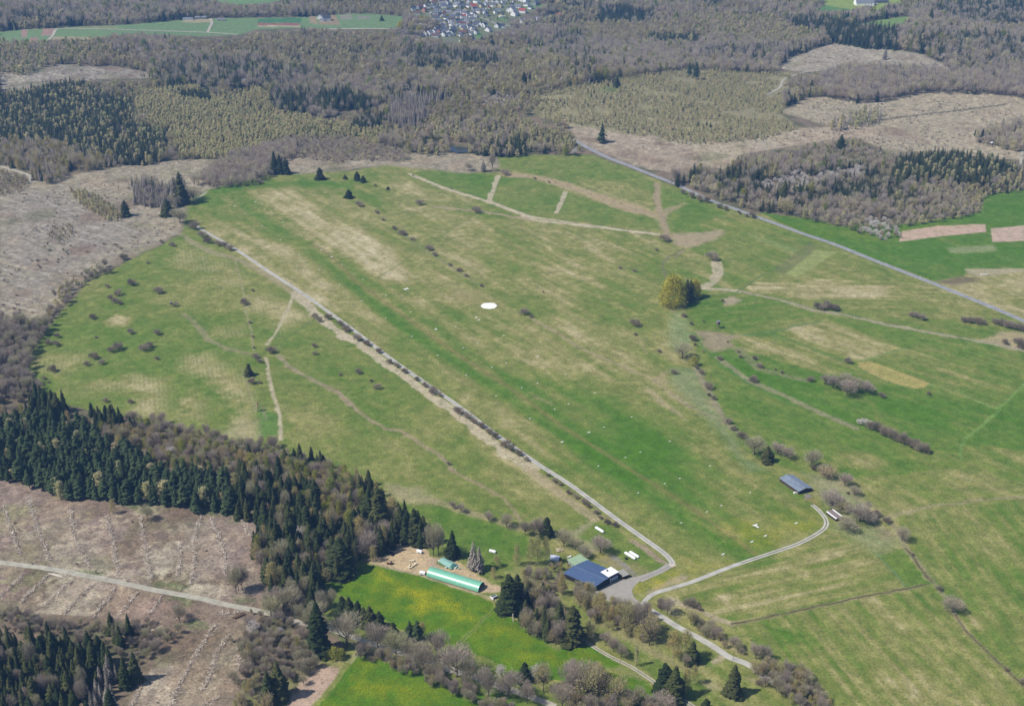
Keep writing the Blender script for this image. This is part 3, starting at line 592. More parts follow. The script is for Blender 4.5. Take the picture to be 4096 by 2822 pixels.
Cc('5', [(2030, 1040), (2080, 1040), (2300, 1220), (2317, 1245), (2100, 1110)], (180, 166, 124), 2, .85, .7)
Cc('5', [(1290, 1060), (1420, 1130), (1400, 1140), (1300, 1090)], (172, 152, 112), 3, .6, 1)
Cc('5', [(2080, 960), (2170, 920), (2180, 970), (2200, 1000), (2120, 985)], (176, 160, 120), 3, .75, 1)
Cc('2', [(1060, 1140), (1250, 1145), (1500, 1200), (1800, 1300), (2000, 1360), (2130, 1420), (2120, 1450), (1900, 1400), (1600, 1280), (1450, 1230), (1300, 1180), (1100, 1170)], (186, 164, 130), 3, .8, 1)
Cc('2', [(2110, 1210), (2140, 1230), (2150, 1390), (2317, 1340), (2180, 1430), (2200, 1572), (2160, 1560), (2100, 1380)], (178, 160, 126), 3, .7, 1)
# yard by the tunnel
YARD = [(180, 606), (350, 520), (430, 492), (480, 486), (540, 505), (596, 540), (604, 580), (640, 590), (740, 590), (830, 640), (960, 725), (1072, 790), (1066, 822), (1000, 824), (900, 815), (590, 716), (480, 690), (250, 632)]
Cc('8', YARD, (208, 184, 146), .8, 1, .5); Cc('8', [(600, 605), (650, 592), (720, 600), (680, 700), (1000, 790), (1060, 815), (900, 800), (610, 680)], (192, 170, 146), 3, .8, .7)
Cc('P', [(60, 160), (200, 120), (480, 220), (460, 420), (200, 320), (60, 240)], (104, 132, 62), 1.2, .9, .6)
Cc('P', [(280, 70), (470, 110), (1000, 440), (1400, 660), (1850, 920), (1820, 940), (1300, 660), (900, 440), (500, 180)], (190, 172, 132), 1, .8, .4)
Cc('8', [(180, 590), (330, 480), (450, 470), (480, 490), (350, 530), (200, 610)], (120, 112, 92), 3, .7, 1)
L('8', [(240, 632), (580, 715), (930, 830), (1040, 870)], 3, (186, 168, 140), .8)
# ploughed strip
PL = [(1870, 1640), (1935, 1490), (2080, 1300), (2110, 1290), (2255, 1320), (2245, 1345), (2180, 1430), (2070, 1590), (2040, 1640)]
Cc('7', PL, (196, 170, 148), .8, 1, .25)
Cc('7', [(1640, 1640), (1700, 1440), (2000, 1350), (2100, 1280), (2080, 1240), (2317, 1180), (2317, 1240), (2255, 1320), (2110, 1290), (1930, 1490), (1860, 1640)], (150, 148, 92), 3, .6, 1)
# rough ground between hangar and road
Cc('8', [(1640, 360), (1700, 320), (1660, 400), (1580, 470), (1640, 490), (1750, 560), (1700, 590), (1600, 500), (1560, 430)], (172, 162, 128), 3, .75, 1)
Cc('8', [(1935, 475), (1975, 475), (2100, 560), (2172, 625), (2170, 640), (2120, 620), (2000, 530)], (172, 152, 128), 1.2, .9, .5)
Cc('8', [(2040, 820), (2100, 770), (2300, 700), (2330, 710), (2310, 740), (2140, 800), (2060, 835)], (176, 162, 134), 1.5, .85, .8)
Cc('8', [(1690, 600), (1800, 570), (1860, 600), (1960, 700), (1900, 700), (1840, 660), (1760, 620)], (158, 146, 118), 3, .7, 1)
Cc('8', [(1880, 640), (1990, 640), (2100, 690), (2020, 710), (1960, 700)], (156, 146, 96), 4, .7, 1)
Cc('8', [(1180, 640), (1500, 680), (1500, 860), (1300, 780), (1150, 720)], (150, 144, 100), 6, .55, 1.5)
Cc('8', [(1200, 1000), (1290, 1000), (1480, 1130), (1560, 1160), (1450, 1180), (1280, 1080)], (158, 142, 118), 3, .7, 1)
Cc('E', [(250, 540), (500, 600), (800, 740), (1000, 900), (1300, 1050), (1500, 1100), (1350, 1150), (1000, 1000), (700, 800), (400, 640)], (170, 156, 118), 4, .65, 1.2)
Cc('E', [(1570, 1300), (1720, 1330), (1800, 1420), (1700, 1400), (1600, 1370)], (190, 176, 136), 2, .7, 1)
Cc('E', [(2070, 1230), (2250, 1290), (2280, 1350), (2150, 1320)], (184, 168, 126), 2, .6, 1)
Cc('E', [(280, 1160), (520, 1060), (980, 1330), (960, 1370), (700, 1240)], (160, 152, 106), 2, .6, 1)
Cc('8', [(300, 110), (560, 130), (700, 230), (560, 235), (380, 215), (330, 160)], (170, 162, 122), 4, .7, 1.2)
Cc('4', [(1690, 1150), (1760, 1160), (1840, 1200), (1850, 1350), (1700, 1350)], (92, 136, 56), 3, .7, 1)
Cc('4', [(1560, 1230), (1690, 1240), (1700, 1370), (1460, 1340)], (190, 178, 138), 5, .5, 1.5)
# ---- grassy strips, ditches and wheel tracks
for fr, P_, w, c, mx in (
    ('D', [(925, 393), (1000, 425), (1110, 458), (1200, 490), (1300, 505), (1480, 530)], 7, TAN, .9), ('D', [(985, 468), (1100, 480), (1200, 497)], 8, (176, 158, 130), .8),
    ('2', [(1065, 1165), (1030, 1250), (1000, 1340)], 8, TAN, .9), ('2', [(1510, 1270), (1480, 1340), (1445, 1410)], 7, TAN, .9), ('2', [(470, 1150), (700, 1240), (1000, 1335)], 7, TAN, .9),
    ('2', [(330, 1195), (480, 1320), (640, 1360)], 3, (160, 158, 104), .6), ('2', [(930, 1420), (840, 1480), (700, 1572)], 4, (166, 160, 112), .7),
    ('2', [(1000, 1330), (1200, 1410), (1320, 1460), (1600, 1490), (2120, 1550)], 8, TAN, .9), ('2', [(2115, 1215), (2105, 1300), (2140, 1420), (2190, 1572)], 9, (172, 154, 122), .9),
    ('6', [(440, 390), (700, 445), (930, 515), (1110, 540), (1400, 605), (1700, 660), (2000, 715), (2317, 780)], 7, (168, 160, 132), .85),
    ('6', [(285, 200), (290, 280), (250, 330), (200, 360)], 14, TAN, .8), ('6', [(190, 370), (300, 375), (420, 385)], 8, TAN, .8), ('6', [(1, 165), (60, 120)], 3, BRN, .8),
    ('6', [(60, 420), (150, 420), (400, 400), (440, 380), (540, 310), (660, 245), (700, 215)], 2.5, (100, 124, 70), .7),
    ('6', [(470, 675), (660, 655), (850, 610), (970, 590)], 4, (104, 132, 84), .7), ('6', [(660, 680), (850, 740), (1000, 800), (1120, 860)], 2.5, (116, 138, 84), .6),
    ('6', [(1240, 850), (1400, 800), (1520, 770)], 2.5, (120, 152, 86), .6), ('6', [(1230, 905), (1400, 970), (1620, 1060)], 2, (160, 158, 104), .6),
    ('6', [(1690, 1000), (1900, 1060), (2130, 1170), (2200, 1120), (2317, 1000)], 3, (128, 160, 84), .65), ('6', [(2160, 1170), (2020, 1290), (1920, 1370), (1895, 1430), (1900, 1500)], 3, (128, 164, 84), .6),
    ('6', [(290, 830), (400, 910), (500, 980), (730, 1080), (900, 1160), (1080, 1240), (1200, 1290)], 8, (160, 152, 120), .7), ('6', [(130, 660), (200, 770), (330, 890), (520, 1010), (800, 1150)], 2.5, (84, 128, 62), .6),
    ('6', [(430, 770), (560, 900), (700, 940), (880, 980)], 10, (148, 140, 108), .55), ('6', [(150, 900), (190, 980), (270, 1120), (320, 1220), (400, 1310), (480, 1360)], 7, (160, 150, 122), .75),
    ('5', [(1270, 560), (1400, 630), (1600, 760), (1800, 850), (2080, 965), (2317, 1150)], 5, (168, 154, 118), .75), ('5', [(1220, 600), (1400, 720), (1600, 850)], 2, (166, 152, 104), .5),
    ('6', [(0, 1070), (120, 1160), (260, 1220), (330, 1260)], 4, (160, 150, 116), .7), ('5', [(1980, 680), (2050, 800)], 2, (160, 150, 110), .7),
    ('5', [(430, 0), (560, 110), (700, 190), (850, 290), (960, 355)], 4, (140, 140, 104), .6), ('5', [(235, 320), (430, 195), (520, 130)], 3, (104, 124, 62), .5), ('5', [(610, 85), (740, -10)], 2, (108, 126, 66), .5),
    ('5', [(2180, 310), (2145, 205), (2200, 160), (2290, 110)], 3, (124, 116, 92), .8),
    ('4', [(1950, 400), (1900, 520), (1850, 620), (1770, 740)], 4, TAN, .75), ('4', [(1550, 170), (1600, 350), (1630, 520), (1670, 690), (1680, 780)], 3, (164, 156, 116), .6),
    ('4', [(1220, 540), (1330, 640), (1380, 710), (1500, 770), (1640, 800)], 7, (160, 148, 116), .6), ('4', [(1760, 830), (1780, 960), (1810, 1080), (1850, 1200), (1860, 1370)], 4, TAN, .85),
    ('4', [(1690, 1180), (1640, 1000), (1600, 900)], 2, BRN, .4), ('4', [(1840, 780), (1900, 700), (2000, 630), (2090, 570)], 2, (100, 128, 66), .7),
    ('4', [(1850, 820), (1900, 880), (2000, 940), (2120, 1000), (2240, 1060), (2317, 1140)], 7, (164, 150, 120), .8), ('4', [(1740, 1150), (1760, 1240)], 3, BRN, .5),
    ('5', [(0, 1050), (60, 1100), (130, 1180), (220, 1240), (320, 1300), (420, 1310), (500, 1360), (560, 1410), (680, 1470), (730, 1540), (770, 1572)], 5, (166, 150, 118), .8),
    ('8', [(730, 0), (860, 70), (980, 130), (1100, 200), (1160, 270), (1210, 340)], 4, (160, 144, 110), .8), ('8', [(620, 215), (800, 270), (1000, 330), (1200, 400)], 8, (168, 154, 118), .65),
    ('4', [(1200, 10), (1300, 80), (1400, 130), (1530, 160), (1700, 240), (1880, 350), (1960, 410)], 9, (168, 156, 122), .7),
    ('4', [(1960, 400), (2080, 530), (2200, 630), (2317, 700)], 13, TAN, .85), ('5', [(0, 660), (200, 770), (330, 880), (470, 970), (620, 1080), (760, 1170), (860, 1260), (1000, 1370), (1130, 1470), (1300, 1560)], 12, (204, 190, 160), .9),
    ('8', [(1260, 0), (1400, 100), (1500, 190), (1620, 270), (1700, 330)], 9, (182, 166, 130), .8),
    ('9', [(0, 870), (60, 900), (160, 940), (300, 1000), (390, 1030)], 5, (184, 170, 140), .85), ('9', [(390, 1032), (550, 1002), (800, 945), (1100, 885), (1400, 825), (1680, 770)], 4.5, (158, 146, 110), .5),
    ('9', [(390, 1030), (550, 1000), (800, 943), (1100, 883), (1400, 823), (1680, 768)], 1.5, (74, 64, 50), .9),
    ('9', [(1400, 320), (1530, 295), (1700, 250), (1900, 230), (2100, 205), (2317, 190)], 4, (164, 154, 116), .7), ('9', [(1900, 0), (2100, 60), (2317, 100)], 3, (156, 150, 100), .5),
    ('9', [(1100, 110), (1230, 210), (1330, 300), (1420, 350), (1500, 430), (1530, 520), (1620, 620), (1690, 720), (1740, 790), (1800, 860), (1860, 970)], 5, (160, 150, 116), .7),
    ('9', [(1540, 530), (1600, 600), (1650, 680), (1710, 750)], 1.5, (84, 70, 54), .9), ('9', [(1865, 970), (1950, 1090), (2050, 1190), (2150, 1290), (2317, 1430)], 4, (156, 144, 112), .5),
    ('9', [(1865, 970), (1950, 1090), (2050, 1190), (2150, 1290), (2317, 1430)], 1.4, (84, 70, 54), .9), ('9', [(1340, 570), (1450, 680), (1530, 780)], 1.2, (120, 150, 120), .6),
    ('D', [(425, 455), (470, 430), (560, 412), (610, 396), (690, 392)], 4, (92, 128, 60), .5), ('T', [(0, 1000), (1, 1001)], 1, TAN, 0),
    ('4', [(0, 190), (60, 210), (170, 240)], 4, (206, 190, 156), .8),
    ('C', [(545, 850), (700, 690), (860, 520), (1010, 360)], .8, (150, 158, 90), .8), ('C', [(575, 860), (730, 700), (890, 530), (1050, 365)], .8, (150, 158, 90), .8), ('C', [(560, 855), (715, 695), (875, 525), (1030, 362)], .9, (70, 104, 44), .6),
    ('B', [(1490, 935), (1380, 1060), (1180, 1300), (960, 1590)], 4, (126, 142, 66), .7), ('B', [(1460, 930), (1360, 1050)], 1, (186, 172, 140), .9), ('B', [(1490, 940), (1390, 1060)], 1, (186, 172, 140), .9),
    ('E', [(1500, 1180), (1650, 1120), (1760, 1060), (1830, 1000)], 4, (150, 150, 96), .5), ('E', [(1680, 1060), (1780, 1010), (1830, 970)], 4, (188, 172, 140), .85),
    ('8', [(1830, 590), (1900, 640), (1950, 700), (1985, 730)], 5, (150, 144, 136), .8)):
    L(fr, P_, w, c, mx)
# mown runway: lush bands beside a worn brownish centre line
RWY = [('5', (-60, 140)), ('5', (130, 330)), ('5', (400, 520)), ('5', (620, 680)), ('5', (850, 840)), ('5', (1130, 1020)), ('5', (1500, 1290)), ('5', (1800, 1480)), ('9', (0, 190)), ('9', (200, 320)), ('9', (400, 460)), ('9', (530, 560))]
RW = [at(f, *p)[:2] for f, p in RWY]; RW = [(RW[0][0] - DR[0] * 900, RW[0][1] - DR[1] * 900)] + RW
kk = np.where((gy < 1900) & (gx > -700) & (gx < 400))[0]
side = segd(RW, gx[kk], gy[kk], False)
nrm = np.array([-DR[1], DR[0]])
sgn = np.sign((gx[kk] - RW[3][0]) * nrm[0] + (gy[kk] - RW[3][1]) * nrm[1])
t_ = (gx[kk] - RW[1][0]) * DR[0] + (gy[kk] - RW[1][1]) * DR[1]
inside = (grass[kk] > .5) & (t_ > -470)
lush = np.clip(1 - abs(side - 11 - (n2[kk] - .5) * 9) / 12, 0, 1) * np.where(sgn < 0, .75, .45)
dry[kk] -= np.where(inside, lush * (.5 + .35 * (n1[kk] - .5)), 0)
cl = np.clip(1 - side / (3.6 + (n2[kk] - .5) * 3), 0, 1) * .6 * (t_ > -40); cl = np.where(inside, cl, 0); q = cl > .01
ovl.append((kk[q], cl[q], C3((140, 124, 78))))
# grass colour from dryness
dv = dry + .04 + (n1 - .5) * .38 + (n2 - .5) * .38 + (n3 - .5) * .34 + (n4 - .5) * .25 + streak * 1.15 * sno
dv = np.where(dry < -.1, dry + (n1 - .5) * .25 + (n2 - .5) * .15 + (n3 - .5) * .1, dv)
rk = np.array([-.3, -.1, .1, .3, .5, .75, 1.0, 1.3]); rc = np.array([C3(c) for c in ((82, 124, 20), (86, 126, 28), (96, 129, 42), (112, 134, 54), (130, 139, 68), (154, 151, 90), (186, 174, 128), (210, 198, 162))])
gcol = np.stack([np.interp(dv, rk, rc[:, i]) for i in range(3)], 1)
mv = np.clip((n4 - .5) * 2 + (n2 - .5), -1, 1)[:, None]
gcol *= 1 + .17 * mv
col = col * (1 - grass[:, None]) + gcol * grass[:, None]
for k, m, c in ovl:
    vv = (.88 + .24 * n4[k])[:, None]
    col[k] = col[k] * (1 - m[:, None]) + c[None] * vv * m[:, None]
rough = debr * (1 - sst(.3, .6, grass))
col *= (1 + rough * ((n4 - .5) * .7 + (fbm(gx, gy, 2.6, 77, 2) - .5) * .5))[:, None]
# build the sheet
me = bpy.data.meshes.new('ground'); nv = len(gx)
me.vertices.add(nv); me.vertices.foreach_set('co', np.stack([gx, gy, gz], 1).astype(np.float32).ravel())
idx = np.arange(NR * NC).reshape(NR, NC); q = np.stack([idx[:-1, :-1], idx[:-1, 1:], idx[1:, 1:], idx[1:, :-1]], -1).reshape(-1, 4)
me.loops.add(q.size); me.loops.foreach_set('vertex_index', q.ravel().astype(np.int32))
me.polygons.add(len(q)); me.polygons.foreach_set('loop_start', np.arange(0, q.size, 4, dtype=np.int32)); me.polygons.foreach_set('loop_total', np.full(len(q), 4, np.int32))
me.polygons.foreach_set('use_smooth', np.ones(len(q), bool)); me.update(calc_edges=True)
a = me.color_attributes.new('soil', 'FLOAT_COLOR', 'POINT'); a.data.foreach_set('color', np.concatenate([col, np.ones((nv, 1))], 1).astype(np.float32).ravel())
a = me.color_attributes.new('cover', 'FLOAT_COLOR', 'POINT'); a.data.foreach_set('color', np.stack([flow, debr, strp, grass], 1).astype(np.float32).ravel())
gm, t, b = newmat('ground'); b.inputs['Roughness'].default_value = .95; b.inputs['Specular IOR Level'].default_value = .1
def nd(tp, **kw):
    n = t.nodes.new(tp)
    for k, v in kw.items(): setattr(n, k, v)
    return n
def lk(a, b_): t.links.new(a, b_)
def mathn(op, a, b_=None, c=None, clamp=False):
    n = nd('ShaderNodeMath', operation=op); n.use_clamp = clamp
    for i, v in enumerate((a, b_, c)):
        if v is None: continue
        if isinstance(v, (int, float)): n.inputs[i].default_value = v
        else: lk(v, n.inputs[i])
    return n.outputs[0]
def noise(scale, det=3, rough=.55, vec=None, dist=0):
    n = nd('ShaderNodeTexNoise'); n.inputs['Scale'].default_value = scale; n.inputs['Detail'].default_value = det; n.inputs['Roughness'].default_value = rough
    n.inputs['Distortion'].default_value = dist; lk(vec or tc.outputs['Object'], n.inputs['Vector']); return n.outputs['Fac']
def mrange(v, a, b_, c, d):
    n = nd('ShaderNodeMapRange'); lk(v, n.inputs[0])
    for i, x in enumerate((a, b_, c, d)): n.inputs[1 + i].default_value = x
    return n.outputs[0]
def mixc(f, A, B):
    n = nd('ShaderNodeMix', data_type='RGBA'); lk(f, n.inputs[0])
    for s_, v in ((6, A), (7, B)):
        if isinstance(v, tuple): n.inputs[s_].default_value = (*v, 1)
        else: lk(v, n.inputs[s_])
    return n.outputs[2]
tc = nd('ShaderNodeTexCoord')
ca = nd('ShaderNodeVertexColor', layer_name='soil'); cb = nd('ShaderNodeVertexColor', layer_name='cover')
sp = nd('ShaderNodeSeparateColor'); lk(cb.outputs[0], sp.inputs[0])
fl, de, st = sp.outputs[0], sp.outputs[1], sp.outputs[2]
g1 = noise(.55, 4, .7); g2 = noise(.12, 3)
fine = mathn('MULTIPLY', mrange(g1, .3, .7, .66, 1.34), mrange(g2, .3, .7, .86, 1.14))
vs = nd('ShaderNodeVectorMath', operation='SCALE'); lk(ca.outputs[0], vs.inputs[0]); lk(fine, vs.inputs['Scale'])
c0 = vs.outputs[0]
# dark tussocks and pale tufts in grass
tus = mathn('MULTIPLY', mrange(noise(.33, 2, .6), .60, .68, 0, .5), cb.outputs[1])
c1 = mixc(tus, c0, lin((70, 96, 44)))
tuf = mathn('MULTIPLY', mrange(noise(.8, 2, .6), .68, .74, 0, .5), cb.outputs[1])
c1 = mixc(tuf, c1, lin((190, 182, 130)))
# rows of dead grass
def dirmap(ang, sx, sy):
    m_ = nd('ShaderNodeMapping'); m_.inputs['Rotation'].default_value = (0, 0, ang); m_.inputs['Scale'].default_value = (sx, sy, 1)
    lk(tc.outputs['Object'], m_.inputs['Vector']); return m_.outputs[0]
pa = at('4', 940, 960); pb = at('4', 950, 1180); ang = math.atan2(pb[1] - pa[1], pb[0] - pa[0])
wv = nd('ShaderNodeTexWave'); wv.inputs['Scale'].default_value = .075; wv.inputs['Distortion'].default_value = 2.5; wv.inputs['Detail'].default_value = 2; wv.inputs['Detail Scale'].default_value = 3
m2 = nd('ShaderNodeMapping'); m2.vector_type = 'TEXTURE'; m2.inputs['Rotation'].default_value = (0, 0, ang + math.pi / 2); lk(tc.outputs['Object'], m2.inputs['Vector']); lk(m2.outputs[0], wv.inputs['Vector'])
row = mathn('MULTIPLY', mathn('MAXIMUM', mrange(wv.outputs['Fac'], .5, .8, 0, .4), mrange(noise(.45, 4, .75), .50, .62, 0, .9)), mrange(noise(.05, 5, .75), .42, .54, 0, 1))
c2 = mixc(mathn('MULTIPLY', mathn('MULTIPLY', row, st), .85), c1, lin((206, 196, 158)))
# buttercups
fm = mathn('MULTIPLY', mrange(noise(.07, 3, .6), .38, .62, .15, 1), fl)
fdot = mathn('MULTIPLY', mrange(noise(1.1, 3, .7), .42, .54, 0, 1), fm)
c3 = mixc(mathn('MULTIPLY', fdot, 1.3, clamp=True), c2, lin((224, 204, 24)))
# felling debris: pale sticks, dark stumps and ruts
s1 = noise(1, 4, .7, dirmap(.5, .12, .9)); s2 = noise(1, 4, .7, dirmap(-.9, .8, .14)); s3 = noise(.5, 5, .75)
stick = mathn('MAXIMUM', mrange(s1, .62, .70, 0, 1), mrange(s2, .64, .72, 0, 1))
c4 = mixc(mathn('MULTIPLY', mathn('MULTIPLY', stick, de), .8), c3, lin((206, 196, 184)))
c5 = mixc(mathn('MULTIPLY', mathn('MULTIPLY', mrange(s3, .52, .64, 0, 1), de), .75), c4, lin((74, 62, 50)))
lk(c5, b.inputs['Base Color'])
bp = nd('ShaderNodeBump'); bp.inputs['Strength'].default_value = .35; bp.inputs['Distance'].default_value = .5
lk(mathn('ADD', g1, mathn('MULTIPLY', mathn('MULTIPLY', s3, de), 2)), bp.inputs['Height']); lk(bp.outputs[0], b.inputs['Normal'])
me.materials.append(gm)
tag(ob('ground', me), kind='structure')

# ------------------------------------------------------------------ roads
def smooth_path(P, step=4.0):
    P = [np.array(p, float) for p in P]; out = []
    Q = [2 * P[0] - P[1]] + P + [2 * P[-1] - P[-2]]
    for i in range(1, len(Q) - 2):
        L_ = np.linalg.norm(Q[i + 1] - Q[i]); n = max(2, int(L_ / step))
        for j in range(n):
            u = j / n
            out.append(.5 * ((2 * Q[i]) + (-Q[i - 1] + Q[i + 1]) * u + (2 * Q[i - 1] - 5 * Q[i] + 4 * Q[i + 1] - Q[i + 2]) * u * u + (-Q[i - 1] + 3 * Q[i] - 3 * Q[i + 1] + Q[i + 2]) * u ** 3))
    out.append(P[-1]); return out
def strip_geo(path, off0, off1, dz):
    V = []; n = len(path)
    for i, p in enumerate(path):
        d = path[min(i + 1, n - 1)] - path[max(i - 1, 0)]; d = d / (np.linalg.norm(d) + 1e-9); nn = np.array([-d[1], d[0]])
        for o_ in (off0, off1):
            q_ = p + nn * o_; V.append((q_[0], q_[1], float(H(q_[0], q_[1])) + dz))
    return V, [(2 * i, 2 * i + 2, 2 * i + 3, 2 * i + 1) for i in range(n - 1)]
def road(name, segs, w, mat, dz=.05, step=4.0):
    P = [at(f, *p)[:2] for f, L_ in segs for p in L_]; path = smooth_path(P, step)
    V, Fc = strip_geo(path, w / 2, -w / 2, dz)
    tag(ob(name, mesh(name, V, Fc, mat)), kind='structure'); return path
m_asph = plain('asphalt', (158, 158, 162), .8, noise=.14, scale=.08)
m_pave = plain('pale tarmac', (178, 172, 162), .85, noise=.08, scale=.25)
m_conc = plain('airfield road surface', (202, 198, 188), .85, noise=.2, scale=.12)
m_grav = plain('gravel', (190, 184, 166), .9, noise=.22, scale=.2)
m_paint = plain('road paint', (235, 235, 232), .6, noise=.1, scale=2)
m_verge = plain('worn grass', (128, 128, 84), .95, noise=.25, scale=1.2)
mp_ = road('road', [('2', [(1560, 925), (1700, 1000), (1820, 1055), (1940, 1100), (2100, 1165), (2228, 1215)]), ('3', [(120, 1270), (250, 1330), (390, 1378), (530, 1428), (700, 1490), (850, 1545)]), ('6', [(960, 42), (1100, 92), (1360, 197), (1600, 290), (1850, 390), (2100, 492), (2317, 585), (2500, 670)])], 7.2, m_asph, .06)
V, Fc = [], []
def add_strip(path, a, b_, dz):
    v, f = strip_geo(path, a, b_, dz); n = len(V); V.extend(v); Fc.extend([tuple(i + n for i in q_) for q_ in f])
cum = np.concatenate([[0], np.cumsum([np.linalg.norm(mp_[i + 1] - mp_[i]) for i in range(len(mp_) - 1)])])
A2 = np.array(mp_)
def pt(s_): return np.array([np.interp(s_, cum, A2[:, 0]), np.interp(s_, cum, A2[:, 1])])
for s_ in np.arange(0, cum[-1] - 6, 12): add_strip([pt(s_), pt(s_ + 2.5), pt(s_ + 5)], .16, -.16, .10)
add_strip(mp_, 3.45, 3.2, .10); add_strip(mp_, -3.2, -3.45, .10)
tag(ob('road_marking', mesh('road_marking', V, Fc, m_paint)), kind='structure')
AIRP = [('1', [(1160, 1372), (1220, 1335), (1300, 1315), (1370, 1270)])]
road('path', AIRP, 3, m_grav)
AR = road('airfield_road', [('1', [(1268, 1478), (1340, 1522)]), ('4', [(1370, 0), (1560, 110), (1790, 265), (2000, 400), (2200, 543)]), ('5', [(100, 640), (400, 868), (780, 1132), (1070, 1350), (1300, 1512)]), ('8', [(1370, 0), (1560, 122), (1840, 330), (2060, 487), (2160, 560), (2208, 610), (2212, 635), (2160, 668), (2080, 705), (2000, 740)])], 4.4, m_conc)
V, Fc = strip_geo(AR, .25, -.25, .09); tag(ob('road_joint', mesh('road_joint', V, Fc, plain('worn joint', (150, 146, 134), .9))), kind='structure')
road('service_road', [('8', [(1965, 740), (2050, 712), (2130, 682), (2200, 640)])], 5.5, m_pave, .07)
road('lane', [('E', [(640, 300), (730, 330), (820, 372), (950, 440), (1100, 530), (1250, 625), (1400, 705), (1500, 755), (1650, 842), (1800, 940), (1900, 1005), (2080, 1070), (2200, 1140)]), ('G', [(300, 1220), (420, 1290), (700, 1480), (900, 1640)])], 5, m_conc, .055)
ET = [('E', [(820, 372), (850, 320), (900, 265), (1000, 208), (1200, 150), (1450, 72)]), ('9', [(220, 712), (400, 642), (600, 575), (800, 507), (900, 460), (980, 410), (1008, 375), (1004, 335), (965, 285), (915, 240)])]
ep = road('track', ET, 3.6, m_conc, .05, 3)
V, Fc = strip_geo([p for p in ep[int(len(ep) * .45):]], .4, -.4, .09); tag(ob('grass_verge', mesh('grass_verge', V, Fc, m_verge)), kind='structure')
road('forest_road', [('7', [(-200, 580), (0, 622), (300, 660), (700, 735), (1000, 800), (1300, 855), (1500, 902), (1700, 940)]), ('B', [(330, 450), (480, 490), (700, 560), (1000, 620), (1120, 650), (1520, 790), (1700, 850), (1960, 935), (2200, 1000)]), ('C', [(100, 1010), (250, 1080), (600, 1190), (750, 1235), (1000, 1330), (1200, 1395), (1450, 1485), (1750, 1600)])], 5, m_grav)
fp = road('farm_track', [('E', [(100, 795), (150, 822), (400, 975), (700, 1125), (990, 1315), (1200, 1445), (1480, 1620)])], 3.0, m_grav)
V, Fc = strip_geo(fp, .35, -.35, .09); tag(ob('grass_verge', mesh('grass_verge', V, Fc, m_verge)), kind='structure')
road('forest_track', [('3', [(580, 640), (640, 615), (700, 580), (712, 550), (730, 525), (780, 505), (870, 478), (1040, 462)])], 5, m_grav, .3)
road('forest_track', [('1', [(0, 1100), (100, 1130), (190, 1160), (205, 1190), (180, 1205), (80, 1210)])], 5, m_grav, .2)
road('forest_track', [('3', [(2310, 990), (2300, 1040), (2296, 1090), (2310, 1140), (2340, 1170)])], 4, m_grav, .2)
road('village_road', [('V', [(-40, 290), (0, 305), (120, 330), (220, 365), (330, 415), (420, 455), (520, 470), (780, 482)])], 8, m_pave, .25)
road('village_road', [('U', [(800, 380), (880, 368), (1200, 362), (1500, 360), (1750, 362), (2000, 360), (2317, 340)])], 9, m_grav, .25)
road('village_road', [('1', [(320, 265), (350, 235), (375, 195), (460, 190), (800, 197), (1060, 205), (1400, 217), (1570, 230)])], 6, m_grav, .3)
road('village_road', [('1', [(1375, 215), (1390, 180), (1402, 155), (1395, 125)])], 6, m_grav, .3)
road('village_road', [('1', [(-20, 288), (70, 286)])], 12, m_grav, .3)
road('village_road', [('Q', [(960, 205), (1080, 195), (1200, 180), (1500, 60), (1560, 0)])], 8, m_grav, .3)
# apron in front of the hangar
ap = [at('Hh', *p)[:2] for p in [(905, 1130), (1160, 985), (1400, 870), (1500, 850), (1560, 862), (1660, 818), (1800, 803), (1960, 790), (1900, 850), (1800, 930), (1720, 1010), (1685, 1090), (1715, 1190), (1760, 1260), (1860, 1330), (1780, 1360), (1500, 1312), (1230, 1312), (1060, 1240)]]
tag(ob('apron', mesh('apron', [(x, y, .08) for x, y in ap], [tuple(range(len(ap)))[::-1]], m_pave)), kind='structure')
pad = [at('8', *p)[:2] for p in [(2190, 640), (2222, 628), (2247, 640), (2215, 655)]]
tag(ob('concrete_pad', mesh('concrete_pad', [(x, y, .12) for x, y in pad], [(0, 1, 2, 3)], plain('pale concrete', (220, 205, 190)))), kind='structure')
# ponds
m_wat, t2, b2 = newmat('water'); b2.inputs['Base Color'].default_value = (.02, .03, .035, 1); b2.inputs['Roughness'].default_value = .12
for P_ in ([(755, 972), (800, 975), (866, 980), (862, 1010), (790, 1020), (750, 1000)], [(812, 748), (850, 735), (900, 742), (900, 765), (850, 775)]):
    fr = '2' if P_[0][0] < 800 else '2'
    w_ = wpoly('2', P_) if P_[0][0] == 755 else wpoly('1', [(2140, 752), (2190, 745), (2240, 752), (2235, 775), (2150, 778)])
    OPENP.append(w_)
    zz = max(float(H(*p)) for p in w_) + .3
    tag(ob('pond', mesh('pond', [(x, y, zz) for x, y in w_], [tuple(range(len(w_)))], m_wat)), kind='structure')
